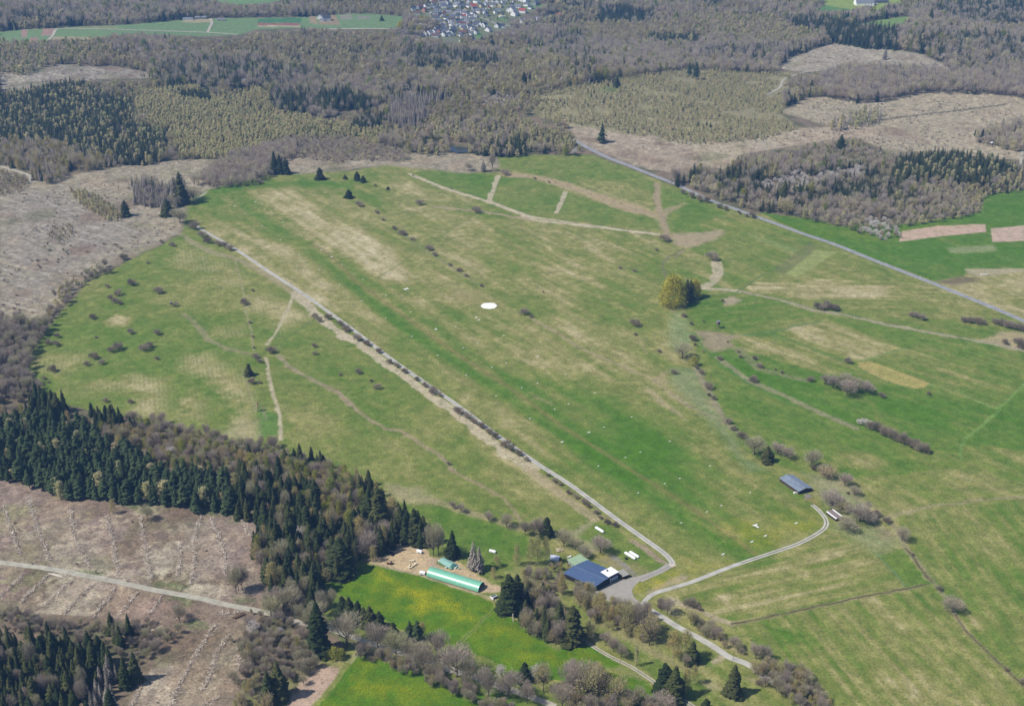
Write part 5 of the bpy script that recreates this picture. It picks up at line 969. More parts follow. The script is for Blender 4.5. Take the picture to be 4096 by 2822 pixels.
for kd, fr, x, y, h, r, lb in [
    (S_, 'E', 1930, 1470, 370, 95, 'dark spruce standing alone in the grass left of the bottom right hedge'),
    (S_, 'E', 1090, 1440, 350, 110, 'dark spruce at the farm track end, left one of a close pair'),
    (S_, 'E', 1215, 1510, 385, 115, 'dark spruce at the farm track end, right one of a close pair'),
    (S_, 'E', 1600, 1640, 130, 60, 'short dark spruce cut off by the bottom edge left of the lone spruce'),
    (S_, 'E', 820, 1620, 140, 55, 'small dark spruce among pale trees at the bottom edge'),
    (S_, 'C', 1180, 440, 440, 125, 'huge dark spruce beside the farm gate at the tunnel yard exit'),
    (S_, 'C', 1280, 330, 340, 90, 'dark spruce tucked right behind the huge yard spruce'),
    (S_, 'C', 1955, 815, 430, 130, 'broad dark spruce at the head of the pale farm track'),
    (S_, 'C', 1800, 700, 360, 80, 'slim dark spruce just left of the broad track-head spruce'),
    (S_, 'C', 1370, 1300, 230, 75, 'dark spruce in the roadside row between two white blossoming trees'),
    (S_, 'B', 1000, 940, 600, 130, 'towering dark spruce above the field corner by the yellow green bushes'),
    (S_, 'B', 510, 1500, 420, 110, 'dark spruce shading the ploughed strip, right one of two'),
    (S_, 'B', 390, 1560, 380, 90, 'dark spruce shading the ploughed strip, left one of two'),
    (S_, 'B', 1290, 520, 260, 75, 'dark spruce at the upper end of the row along the bright field'),
    (S_, 'B', 1375, 545, 280, 80, 'dark spruce second from the upper end of the row along the bright field'),
    (S_, 'B', 1480, 595, 280, 75, 'dark spruce third from the upper end of the row along the bright field'),
    (S_, 'B', 1550, 625, 240, 65, 'dark spruce fourth from the upper end of the row along the bright field'),
    (S_, 'B', 1625, 640, 260, 75, 'dark spruce fifth from the upper end of the row along the bright field'),
    (S_, 'B', 1740, 650, 210, 75, 'dark spruce sixth from the upper end of the row along the bright field'),
    (S_, 'B', 1900, 735, 160, 65, 'low dark spruce at the lower end of the row along the bright field'),
    ('pine', 'B', 2110, 790, 230, 65, 'bushy pine in the roadside row, left one of a pair'),
    ('pine', 'B', 2200, 800, 240, 65, 'bushy pine in the roadside row, right one of a pair'),
    ('dead', 'N', 365, 1270, 440, 110, 'tall greyish dying spruce with pointed top behind the tunnel'),
    ('dead', 'N', 450, 1290, 380, 100, 'greyish dying spruce right of the pointed one behind the tunnel'),
    (S_, 'N', 40, 1080, 420, 90, 'dark spruce between the wrapped bales and the meadow'),
    (S_, 'N', 1490, 740, 285, 95, 'dark spruce at the end of the alder row near the hangar'),
    (S_, 'A', 1270, 1500, 430, 160, 'massive dark spruce at the corner of the bright field'),
    (S_, 'A', 1180, 1440, 380, 110, 'dark spruce left of the massive field corner spruce'),
    (S_, 'A', 900, 1230, 320, 90, 'tall dark spruce right of the white blossoming tree in the wood'),
    (S_, 'A', 1050, 1180, 290, 85, 'dark spruce second to the right of the white blossoming tree'),
    (S_, 'A', 380, 1600, 290, 85, 'dark spruce standing at the clearing edge below the yellow green tree'),
    (S_, 'A', 2180, 1120, 400, 100, 'dark spruce right behind the sheep yard, right one of the group'),
    (S_, 'A', 2090, 1080, 340, 90, 'dark spruce right behind the sheep yard, left one of the group'),
    (S_, 'A', 1740, 940, 480, 110, 'tall dark spruce at the meadow side of the wood'),
    (S_, 'A', 1620, 880, 400, 110, 'dark spruce left of the tallest one at the meadow side of the wood'),
    ('fresh', 'A', 260, 1330, 270, 62, 'bright yellow green tree at the right end of the pink clearing'),
    ('fresh', 'A', 975, 1430, 160, 45, 'yellow green tree in front of the massive field corner spruce'),
    ('blossom', 'A', 790, 1100, 170, 62, 'white blossoming tree in the middle of the dark wood'),
    ('blossom', '4', 1130, 1490, 95, 42, 'white blossoming tree between the pine stand and the pasture'),
    ('bare', 'A', 1580, 1290, 280, 135, 'large grey willow overhanging the sheep yard'),
    ('bare', 'A', 1790, 1090, 220, 100, 'grey willow behind the large one at the sheep yard'),
    ('bare', 'A', 1290, 1130, 130, 68, 'pale bare tree between two spruces left of the sheep yard'),
    ('bare', 'A', 540, 1400, 300, 110, 'round bare tree at the wood edge right of the yellow green tree'),
    ('bare', 'A', 800, 1500, 240, 110, 'round brownish bare tree left of the massive field corner spruce'),
    ('bare', 'N', 1760, 900, 240, 110, 'bare tree beyond the blue tarpaulin shelter'),
    ('bare', 'N', 1940, 960, 170, 80, 'low bare tree right of the tan heap'),
    ('bare', 'N', 2090, 1070, 170, 100, 'bare bushy tree behind the green roofed annex'),
    ('bare', '8', 1740, 560, 115, 56, 'round grey tree alone between hangar and trailers'),
    ('bare', 'N', 600, 510, 140, 60, 'first bare alder from the left in the row above the meadow strip'),
    ('bare', 'N', 870, 605, 190, 90, 'second bare alder from the left in the row above the meadow strip'),
    ('bare', 'N', 1160, 730, 220, 75, 'third bare alder from the left in the row above the meadow strip'),
    ('bare', 'N', 1290, 740, 240, 80, 'fourth bare alder from the left in the row above the meadow strip'),
    ('bare', 'N', 1390, 740, 250, 80, 'fifth bare alder from the left in the row above the meadow strip'),
    ('bare', 'N', 170, 375, 130, 60, 'small bare tree at the left start of the ditch above the meadow strip'),
    ('bare', 'N', 40, 310, 110, 50, 'smallest bare tree at the left start of the ditch above the meadow strip'),
    ('birch', 'N', 720, 1220, 170, 70, 'orange tinged birch right of the dying spruces'),
    ('birch', 'N', 1030, 1200, 300, 75, 'slender ochre birch left of the birch clump'),
    ('birch', 'N', 1250, 1190, 400, 75, 'ochre birch at the left side of the tall clump by the blue shelter'),
    ('birch', 'N', 1350, 1200, 460, 85, 'tallest ochre birch of the clump by the blue shelter'),
    ('birch', 'N', 1480, 1180, 400, 80, 'ochre birch at the right side of the clump by the blue shelter'),
    ('birch', 'N', 670, 1400, 160, 60, 'short orange birch beside the dark spruce at the tunnel'),
    ('birch', 'N', 1130, 1380, 130, 55, 'short orange birch in the open scrub behind the hangar'),
    ('birch', 'Hh', 240, 1180, 430, 110, 'ochre birch leaning over the left corner of the blue roof'),
    ('birch', 'Hh', 740, 1260, 340, 100, 'pale stemmed birch in front of the blue hangar corner'),
    ('birch', 'E', 330, 540, 300, 80, 'two stemmed birch below the apron'),
    ('birch', 'E', 260, 480, 230, 70, 'yellowish birch left of the two stemmed one below the apron'),
    ('birch', 'E', 520, 600, 240, 55, 'orange brown birch in the row below the apron'),
    ('olive', 'E', 640, 640, 320, 85, 'tall budding tree in the middle of the row below the apron'),
    ('bare', 'E', 780, 690, 330, 75, 'pale branched tree at the lane side below the apron'),
    ('olive', 'E', 910, 850, 340, 100, 'rounded budding tree at the lower end of the row below the apron'),
    ('birch', 'E', 1200, 1010, 320, 105, 'broad ochre tree left of the dark one beside the lane bend'),
    ('birch', 'E', 1350, 1020, 330, 110, 'broad ochre tree next to the lane bend'),
    (S_, 'E', 1430, 1070, 260, 80, 'dark spruce hidden among the ochre trees by the lane bend'),
    ('bare', 'E', 1360, 1110, 130, 50, 'small pale tree in front of the ochre trees by the lane bend'),
    ('birch', 'E', 1350, 1470, 320, 75, 'birch right of the spruce pair at the farm track'),
    ('birch', 'E', 1450, 1330, 220, 60, 'birch behind the one right of the spruce pair'),
    ('larch', 'E', 745, 1105, 220, 38, 'slender yellowish larch alone on the grass below the apron row'),
    ('bare', 'E', 375, 860, 160, 62, 'first small bare tree along the farm track, nearest the broad spruce'),
    ('bare', 'E', 465, 935, 180, 65, 'second small bare tree along the farm track'),
    ('bare', 'E', 570, 1005, 160, 65, 'third small bare tree along the farm track'),
    ('olive', 'E', 190, 780, 230, 75, 'grey green tree at the right foot of the broad track-head spruce'),
    ('bare', 'E', 1130, 480, 180, 75, 'bare tree at the fork of lane and track'),
    ('bare', 'C', 300, 1010, 330, 120, 'round bare lime behind the open branched roadside tree'),
    ('bare', 'C', 140, 1160, 300, 120, 'bare roadside tree left of the round lime'),
    ('bare', 'C', 545, 1240, 390, 180, 'wide open branched bare tree at the middle of the roadside row'),
    ('bare', 'C', 700, 1300, 250, 110, 'bare tree right behind the wide open branched one'),
    ('bare', 'C', 930, 1480, 330, 125, 'round brownish bare tree right of the wide open branched one'),
    ('bare', 'C', 1185, 1500, 320, 120, 'bare tree in front of the spruce in the roadside row'),
    ('blossom', 'C', 1080, 1250, 160, 65, 'left white blossoming tree of the roadside row'),
    ('blossom', 'C', 1490, 1300, 210, 70, 'right white blossoming tree of the roadside row'),
    ('olive', 'C', 1600, 1420, 320, 95, 'pale green budding tree right of the blossom in the roadside row'),
    ('bare', 'C', 1400, 1560, 260, 90, 'bare bushy tree below the right white blossoming tree'),
    ('bare', 'C', 1960, 1500, 400, 140, 'large bare tree near the bottom centre of the photo'),
    ('bare', 'C', 1830, 1620, 280, 130, 'low wide bare tree at the bottom centre edge'),
    ('olive', 'C', 2140, 1540, 420, 140, 'large pale green budding tree right of the big bare one at the bottom'),
    ('olive', 'E', 300, 1490, 360, 130, 'broad budding tree at the bottom, left of the small spruce'),
    ('olive', 'E', 520, 1600, 340, 110, 'budding tree at the bottom edge left of the spruce pair'),
    ('bare', 'E', 1060, 1640, 190, 120, 'pale low bare tree cut by the bottom edge under the spruce pair'),
    ('bare', 'B', 415, 500, 250, 130, 'bare tree with visible fork at the end of the forest road'),
    ('bare', 'B', 620, 440, 300, 130, 'brownish bare tree right of the forked one'),
    ('bare', 'B', 950, 640, 310, 110, 'bare tree behind the towering spruce'),
    ('bare', 'B', 1340, 880, 390, 165, 'very large bare tree by the field gate'),
    ('bare', 'B', 1720, 890, 310, 125, 'round bare tree at the upper end of the roadside row'),
    ('bare', 'B', 1940, 960, 290, 115, 'second round bare tree of the roadside row'),
    ('bare', 'B', 2110, 1040, 240, 95, 'third smaller bare tree of the roadside row'),
    ('bare', 'B', 2270, 1100, 260, 110, 'fourth bare tree of the roadside row'),
    ('birch', 'B', 2260, 750, 170, 60, 'yellowish budding tree beside the pine pair'),
    ('fresh', 'B', 740, 960, 190, 30, 'narrow yellow green tree in the grey scrub'),
    ('birch', 'B', 150, 1050, 220, 40, 'narrow yellowish birch at the left of the grey scrub'),
    ('bare', '7', 1565, 830, 190, 50, 'tall bare tree on the clearing, left of three in a row'),
    ('bare', '7', 1580, 810, 180, 45, 'tall bare tree on the clearing, middle of three in a row'),
    ('bare', '7', 1605, 805, 180, 50, 'tall bare tree on the clearing, right of three in a row'),
    ('bare', '7', 1190, 1020, 130, 35, 'thin bare tree on the clearing below the forest road'),
    ('bare', '7', 1210, 985, 70, 30, 'small greenish tree beside the thin bare one below the forest road'),
    ('birch', '7', 750, 300, 95, 25, 'small light green tree at the foot of the pine stand'),
    ('bare', '7', 980, 340, 110, 45, 'bare tree left of a long shadow at the top of the pink clearing'),
    ('bare', '8', 635, 575, 190, 50, 'white stemmed bare tree at the yard entrance, left of two'),
    ('bare', '8', 668, 580, 190, 35, 'white stemmed bare tree at the yard entrance, right of two'),
    (S_, '6', 615, 1515, 105, 38, 'dark spruce beside the grey willow row in the right meadow'),
    ('bare', '6', 530, 1470, 125, 58, 'large grey willow left of the lone dark spruce'),
    ('bare', '6', 685, 1465, 75, 40, 'grey willow right behind the lone dark spruce'),
    ('bare', '6', 752, 1495, 70, 36, 'smaller grey willow right of the lone dark spruce'),
    ('bare', '6', 908, 1555, 120, 52, 'tall grey tree at the start of the stream row'),
    ('bare', '6', 980, 1590, 60, 35, 'low grey tree beside the tall one at the stream row'),
    ('willow', '6', -10, 480, 200, 104, 'big yellow green willow beside dark conifers in the middle of the meadows'),
    ('willow', '6', 135, 430, 120, 52, 'smaller yellow green willow right of the dark conifers'),
    (S_, '6', 82, 455, 150, 32, 'dark conifer squeezed between the two yellow green willows'),
    (S_, '6', 105, 440, 130, 26, 'second dark conifer squeezed between the two yellow green willows'),
    ('fresh', '6', 132, 880, 60, 34, 'small yellow green willow on the stream bank'),
    ('bare', '6', 55, 830, 95, 52, 'round grey tree on the stream bank left of the small yellow willow'),
    ('bare', '6', 1000, 1000, 65, 36, 'grey willow at the left end of the meadow clump'), ('bare', '6', 1055, 1030, 85, 42, 'grey willow second from left in the meadow clump'),
    ('bare', '6', 1125, 1030, 95, 46, 'grey willow at the back of the meadow clump'), ('bare', '6', 1145, 1080, 100, 50, 'grey willow at the front of the meadow clump'),
    ('bare', '6', 1200, 1050, 85, 42, 'grey willow right of centre in the meadow clump'), ('bare', '6', 1270, 1060, 80, 46, 'grey willow at the right end of the meadow clump'),
    ('bare', '9', 1045, 250, 95, 68, 'wide grey tree behind the small open shed'), ('olive', '9', 1110, 285, 70, 46, 'olive brown tree right behind the small open shed'),
    ('bare', '9', 1230, 350, 120, 82, 'big grey willow right of the small open shed'), ('bare', '9', 1140, 405, 85, 62, 'grey willow in front of the big one by the small open shed'),
    ('bare', '9', 1300, 355, 50, 40, 'brown bush like tree at the right of the big grey willow'),
    ('olive', '9', 1015, 70, 80, 56, 'rounded olive brown tree behind the long grey shed'), ('bare', '9', 1130, 115, 85, 44, 'grey tree by the ditch behind the long shed'),
    ('bare', '9', 1195, 175, 60, 34, 'small round grey tree by the ditch with a dark shadow'), ('bare', '9', 1510, 480, 85, 38, 'grey tree alone beside the ditch below the willow group'),
    ('bare', '9', 1845, 950, 90, 60, 'wide grey tree on the ditch at the right'),
    (S_, '1', 1820, 1150, 150, 28, 'dark spruce at the meadow top, left of three'), (S_, '1', 1855, 1150, 130, 28, 'dark spruce at the meadow top, middle of three'),
    (S_, '1', 1895, 1150, 110, 28, 'dark spruce at the meadow top, right of three'), (S_, '1', 2118, 1188, 78, 28, 'pointed spruce right of the trio at the meadow top'),
    (S_, '1', 2285, 1186, 28, 12, 'tiny spruce on the upper meadow'), (S_, '1', 1205, 1350, 210, 45, 'tall dark spruce in the grey clump at the airfield corner'),
    (S_, '1', 1112, 1428, 115, 40, 'dark spruce in front of the grey clump at the airfield corner'), (S_, '1', 832, 1430, 105, 30, 'dark spruce alone on the grey clearing'),
    ('bare', '1', 1195, 1475, 110, 62, 'round grey tree at the end of the airfield road'), ('dead', '1', 1160, 1350, 190, 36, 'grey dying spruce beside the tall dark one'),
    ('bare', '1', 1280, 1320, 90, 55, 'low grey tree right of the tall dark spruce at the corner'),
    (S_, '2', 130, 1192, 58, 20, 'middle spruce of three small ones on the upper meadow'), (S_, '2', 170, 1206, 46, 18, 'right spruce of three small ones on the upper meadow'),
    (S_, '2', 50, 1184, 28, 12, 'left smallest spruce of three on the upper meadow'), (S_, '2', 75, 1310, 58, 26, 'round topped conifer alone on the upper meadow'),
    (S_, '2', 335, 1254, 20, 10, 'tiny conifer right of the round topped one'), ('pine', '2', 1750, 945, 125, 34, 'tall dark pine alone on the pale clearing left of the road'),
    ('fresh', '2', 1508, 1028, 58, 26, 'fresh green bush beside the road at the wood edge'), ('blossom', '2', 1570, 1034, 62, 24, 'white blossoming tree beside the road at the wood edge'),
    ('bare', '2', 1025, 1135, 130, 22, 'thin bare poplar at the wood edge above the meadow'), ('dead', '2', 965, 1135, 80, 24, 'dead spruce beside the thin poplar'),
    ('bare', '2', 870, 1130, 60, 30, 'small bare tree on the strip above the meadow'),
    (S_, '2', 1850, 580, 75, 22, 'dark spruce at the pale green patch on the slope'), (S_, '2', 1235, 570, 90, 26, 'dark spruce pair member beyond the flowering thicket'),
    (S_, '2', 1275, 560, 75, 20, 'right dark spruce beyond the flowering thicket'), ('fresh', '2', 1445, 365, 45, 26, 'round yellow green tree amid the purple grey beeches'),
    (S_, '2', 1025, 320, 60, 22, 'left dark conifer in the beeches below the village'), (S_, '2', 1150, 322, 50, 18, 'right dark conifer in the beeches below the village'),
    ('willow', 'W', 370, 750, 190, 140, 'first yellow round tree from the left below the village'), ('willow', 'W', 650, 780, 200, 110, 'second yellow round tree from the left below the village'),
    ('willow', 'W', 900, 620, 190, 110, 'upper yellow round tree below the village'), ('willow', 'W', 850, 860, 170, 110, 'lowest yellow round tree below the village'),
    ('bare', 'W', 1180, 740, 260, 130, 'large greyish tree right of the yellow trees below the village'), (S_, 'U', 1800, 225, 90, 32, 'dark conifer on the green beside the far allotments'),
    ('fresh', '3', 455, 1330, 80, 30, 'yellow green tree in the wood right of the road'), (S_, '3', 725, 1330, 140, 30, 'tall dark spruce among the right hand wood, near the road'),
    ('olive', '3', 740, 1415, 110, 60, 'brown budding tree at the wood edge by the road'), (S_, '3', 908, 610, 80, 20, 'dark spruce left of the beech wood between the clearings'),
    ('dead', '3', 1395, 395, 90, 18, 'dead spruce alone on the top right clearing'), (S_, '3', 210, 385, 75, 24, 'dark spruce pair left of the top right clearing'),
    ('pine', '3', 100, 500, 90, 22, 'left pine of a pair on the young slope'), ('pine', '3', 145, 525, 115, 24, 'right pine of a pair on the young slope'),
    (S_, '3', 1695, 160, 110, 20, 'tall spruce standing out at the top right'), (S_, '3', 1100, 1000, 110, 28, 'dark spruce at the top of the wood right of the road'),
    (S_, '3', 2035, 940, 90, 16, 'dark spruce at the left foot of the wooded rise'),
    (S_, '4', 1648, 945, 80, 26, 'dark spruce on the old field boundary in the pasture'), ('larch', '4', 1708, 1180, 60, 15, 'thin ochre tree near the pasture bottom'),
    ]:
    hand(kd, fr, x, y, h, r, lb)
# pasture bushes, in groups
def many(fr, rows, tmpl, group, kind='shrub', ratio=.85, key=None):
    rows = sorted(rows, key=key or (lambda q_: q_[0]))
    for i, q_ in enumerate(rows):
        bush(fr, q_[0], q_[1], q_[2], tmpl.format(ordn(i + 1)), group, kind, ratio)
many('4', [(1070, 60, 16), (1140, 80, 22), (978, 200, 12), (815, 165, 32), (730, 252, 30), (872, 335, 32), (712, 357, 16), (780, 402, 28), (735, 430, 20), (765, 452, 25), (790, 466, 20), (1053, 390, 32)],
     'dark round bush in the upper half of the left pasture, {} from the left', 'bushes dotted over the left pasture')
many('4', [(612, 560, 25), (867, 655, 25), (1040, 664, 28), (635, 693, 12), (387, 684, 22), (315, 728, 25), (375, 735, 28), (742, 775, 30), (790, 758, 38), (955, 765, 35), (990, 750, 28), (625, 822, 30), (578, 870, 22), (680, 860, 24), (1040, 832, 16), (350, 903, 32), (700, 1110, 22), (867, 1118, 20), (295, 965, 15), (325, 990, 12), (1160, 478, 20)],
     'dark round bush in the lower half of the left pasture, {} from the left', 'bushes dotted over the left pasture')
many('4', [(1675, 382, 12), (1620, 460, 32), (1655, 595, 13), (1790, 780, 36), (1690, 820, 26), (1720, 850, 22), (1665, 985, 28), (1718, 992, 15), (1675, 690, 10), (1680, 760, 10)],
     'bush on the old field boundary in the pasture, {} from the top', 'bushes on the old field boundary', key=lambda q_: q_[1])
many('4', [(2080, 748, 20), (2085, 800, 17), (2252, 940, 12)], 'small bush in the field below the airfield road, {} from the left', 'bushes in the field below the airfield road')
many('5', [(142, 920, 25), (225, 980, 13), (262, 1022, 26), (735, 1527, 16)], 'small bush further down the field below the airfield road, {} from the left', 'bushes in the field below the airfield road')
many('4', [(1340, 15, 30), (1380, 55, 32), (1450, 75, 26), (1490, 85, 26), (1525, 105, 30)], 'bush in the hedge at the far end of the airfield road, {} from the left', 'hedge bushes along the airfield road')
many('5', [(-150, 555, 25), (-120, 580, 22), (-60, 560, 26), (15, 600, 25), (55, 640, 32), (135, 700, 30), (200, 735, 28), (270, 785, 25), (345, 855, 22), (395, 880, 22), (445, 920, 24), (525, 970, 20), (580, 1010, 24), (630, 1050, 32), (680, 1075, 20), (800, 1180, 36), (860, 1215, 30), (905, 1250, 28), (950, 1280, 28), (1000, 1315, 28), (1045, 1345, 28), (1110, 1400, 35), (1150, 1430, 28), (1195, 1460, 30), (1250, 1500, 20)],
     'hedge bush beside the airfield road, {} from the far end', 'hedge bushes along the airfield road')
many('8', [(1395, 45, 16), (1440, 85, 22), (1475, 105, 18), (1530, 160, 22), (1580, 190, 20), (1630, 225, 26), (1665, 250, 20), (1715, 290, 22), (1740, 325, 18), (1790, 355, 26), (1840, 375, 24)],
     'low hedge bush beside the airfield road near the hangar, {} from the far side', 'hedge bushes along the airfield road')
many('5', [(435, 5, 26), (495, 42, 18), (608, 105, 30), (645, 143, 20), (745, 213, 15), (805, 247, 20), (855, 282, 16), (955, 350, 15)], 'bush on the thin ditch line across the airfield, {} from the top', 'bushes on the ditch line across the airfield', ratio=.7)
many('5', [(1868, 232, 14), (1966, 252, 14), (2113, 113, 14), (2170, 42, 36), (1240, 525, 35), (1283, 555, 14), (1973, 602, 35), (1974, 675, 14), (2130, 785, 16), (2228, 922, 24), (1362, 393, 8)], 'lone bush on the inner meadow right of the white circle, {} from the left', 'lone bushes on the inner meadow', ratio=.75)
many('2', [(145, 1350, 30), (250, 1228, 11), (545, 1340, 30), (262, 1405, 16), (300, 1452, 15), (378, 1508, 20), (430, 1538, 28), (920, 1390, 36), (1110, 1145, 30), (1305, 1180, 12), (1400, 1205, 10), (500, 1162, 8), (752, 1250, 8)], 'low bush on the upper meadow strips, {} from the left', 'bushes on the upper meadow', ratio=.7)
many('6', [(68, 550, 20), (117, 603, 14), (195, 585, 10), (120, 700, 30), (138, 740, 12), (195, 790, 8), (300, 832, 20), (150, 895, 16), (180, 925, 24), (227, 1020, 32), (235, 1075, 15), (267, 1097, 20), (360, 1250, 28), (392, 1295, 22), (452, 1345, 36)], 'grey bush along the stream through the right meadows, {} from the top', 'bushes along the stream', key=lambda q_: q_[1])
many('6', [(425, 788, 10), (436, 820, 15), (534, 832, 20), (562, 880, 20), (583, 890, 14), (672, 908, 9), (714, 925, 13), (528, 975, 34), (900, 972, 24), (1155, 850, 28), (1375, 1078, 25), (1685, 1066, 17), (320, 450, 13), (355, 725, 8)], 'dark bush on the right hand fields, {} from the left', 'bushes on the right hand fields')
many('6', [(255, 165, 40)], 'wide dark bush alone below the brown patch on the upper right meadow', None)
many('6', [(950, 490, 28), (985, 500, 30), (1015, 485, 34), (1050, 500, 30), (1075, 505, 24)], 'brownish bush in the clump on the pale grass strip, {} from the left', 'clump of bushes on the pale strip', ratio=1)
many('6', [(1575, 545, 26), (1605, 552, 28), (1645, 565, 28), (1920, 580, 26), (1960, 585, 30), (2005, 590, 32), (2045, 598, 24), (2125, 595, 26), (2165, 600, 34), (2205, 615, 34), (2245, 620, 36), (2290, 635, 34), (2317, 640, 30)], 'grey bush in the line below the main road, {} from the left', 'bushes in the line below the main road', ratio=.9)
many('6', [(1300, 1285, 34), (1345, 1300, 36), (1380, 1325, 36), (1425, 1335, 38), (1455, 1355, 36), (1490, 1365, 38), (1530, 1385, 40), (1565, 1400, 38), (1600, 1410, 36), (1630, 1430, 42), (1665, 1445, 28)], 'grey bush of the long hedge with a white end, {} from the left', 'long hedge on the right meadow', ratio=1.1)
many('6', [(1225, 1260, 20), (1258, 1262, 28), (1300, 1268, 18)], 'white flowering bush at the left end of the long hedge, {} from the left', 'white bushes of the long hedge', kind='blossom', ratio=1.0)
many('6', [(2195, 730, 22), (2280, 740, 42), (2317, 760, 30)], 'bush on the tan patch at the right edge, {} from the left', 'bushes on the tan patch', ratio=1.1)
many('9', [(930, 2, 26), (965, 10, 20), (1280, 240, 20), (1340, 305, 28), (1405, 345, 30), (1580, 570, 12), (1755, 795, 24), (2200, 1330, 15), (2300, 1410, 22), (1150, 165, 12)], 'bush on the ditch line at the lower right, {} from the top', 'bushes on the lower right ditch', key=lambda q_: q_[1])
many('E', [(1050, 330, 60), (1390, 330, 75), (1440, 360, 60), (1520, 410, 40), (1030, 380, 50)], 'grey bush beside the tan bank right of the lane fork, {} from the left', 'bushes beside the tan bank')
many('B', [(1070, 985, 60), (1180, 980, 70), (1260, 985, 60)], 'yellow green bush at the field corner, {} from the left', 'yellow green bushes at the field corner', kind='fresh', ratio=1.2)
many('1', [(1718, 1205, 24), (1290, 1500, 40)], 'grey bush near the airfield corner, {} from the left', 'bushes near the airfield corner')
many('3', [(945, 1455, 20), (1003, 1440, 12)], 'bush on the green field edge right of the road, {} from the left', 'bushes on the green field edge')
many('C', [(1280, 440, 70), (1360, 430, 60)], 'fresh green bush right of the huge yard spruce, {} from the left', 'fresh green bushes near the yard', kind='fresh', ratio=1.1)
# conspicuous scrub line along the main road
many('3', [(60, 1275, 18), (120, 1300, 24), (170, 1320, 26), (220, 1330, 24), (300, 1370, 20), (340, 1385, 18), (430, 1410, 14), (480, 1430, 14), (520, 1430, 24)], 'bush on the verge of the main road, {} from the left', 'bushes on the main road verge', ratio=1.1)
HX = np.array([(h_[1], h_[2]) for h_ in HAND]); HRr = np.array([h_[4] for h_ in HAND])
keep = []
cand = [c for c in cand if np.min(np.hypot(HX[:, 0] - c[1], HX[:, 1] - c[2]) - HRr * .7) > 0]
# nearest of each kind become single objects, up to 300 of a kind in all; the rest of a kind is one mass of trees
cnt = {}
for h_ in HAND: cnt[NAME[h_[0]][0]] = cnt.get(NAME[h_[0]][0], 0) + 1
for kd, x, y, h, r, lb, g in HAND:
    hpx = h * F / 4 / math.hypot(x, y, CH)
    put(kd, x, y, h, r, lb, g, parts=hpx > 6)
bykind = {}
for c in cand: bykind.setdefault(c[0], []).append(c)
LOOK = {'spruce': 'dark green spruce', 'pine': 'blue green pine', 'dead': 'grey dead spruce', 'bare': 'leafless grey brown tree', 'larch': 'slim olive young larch', 'birch': 'ochre tinged birch',
        'fresh': 'yellow green leafing tree', 'blossom': 'white blossoming tree', 'shrub': 'low grey bush', 'olive': 'budding olive tinged tree'}
STUFF = {'spruce': ('spruce_forest', 'mass of dark green spruces spread through the farther woods'), 'pine': ('pine_forest', 'mass of blue green pines in the stand left of the pasture'),
         'dead': ('dead_spruce_stand', 'mass of grey dead spruces in the farther woods'), 'bare': ('beech_forest', 'mass of leafless purple grey trees filling the farther woods'),
         'larch': ('larch_forest', 'mass of young olive larches on the farther slopes'), 'birch': ('birch_growth', 'mass of ochre birches in the woods'), 'fresh': ('leafing_trees', 'scattered yellow green leafing trees in the farther woods'),
         'blossom': ('blossom_thicket', 'mass of white blossoming trees in the farther woods'), 'shrub': ('scrub', 'mass of low grey bushes in the farther woods'), 'olive': ('budding_wood', 'mass of budding olive tinged trees in the woods')}
def variants(kind, lst):
    c = bpy.data.collections.new('models_' + kind)
    for i, m in enumerate(lst):
        o = bpy.data.objects.new('model_%s_%02d' % (kind, i), m[2]); c.objects.link(o)
    return c
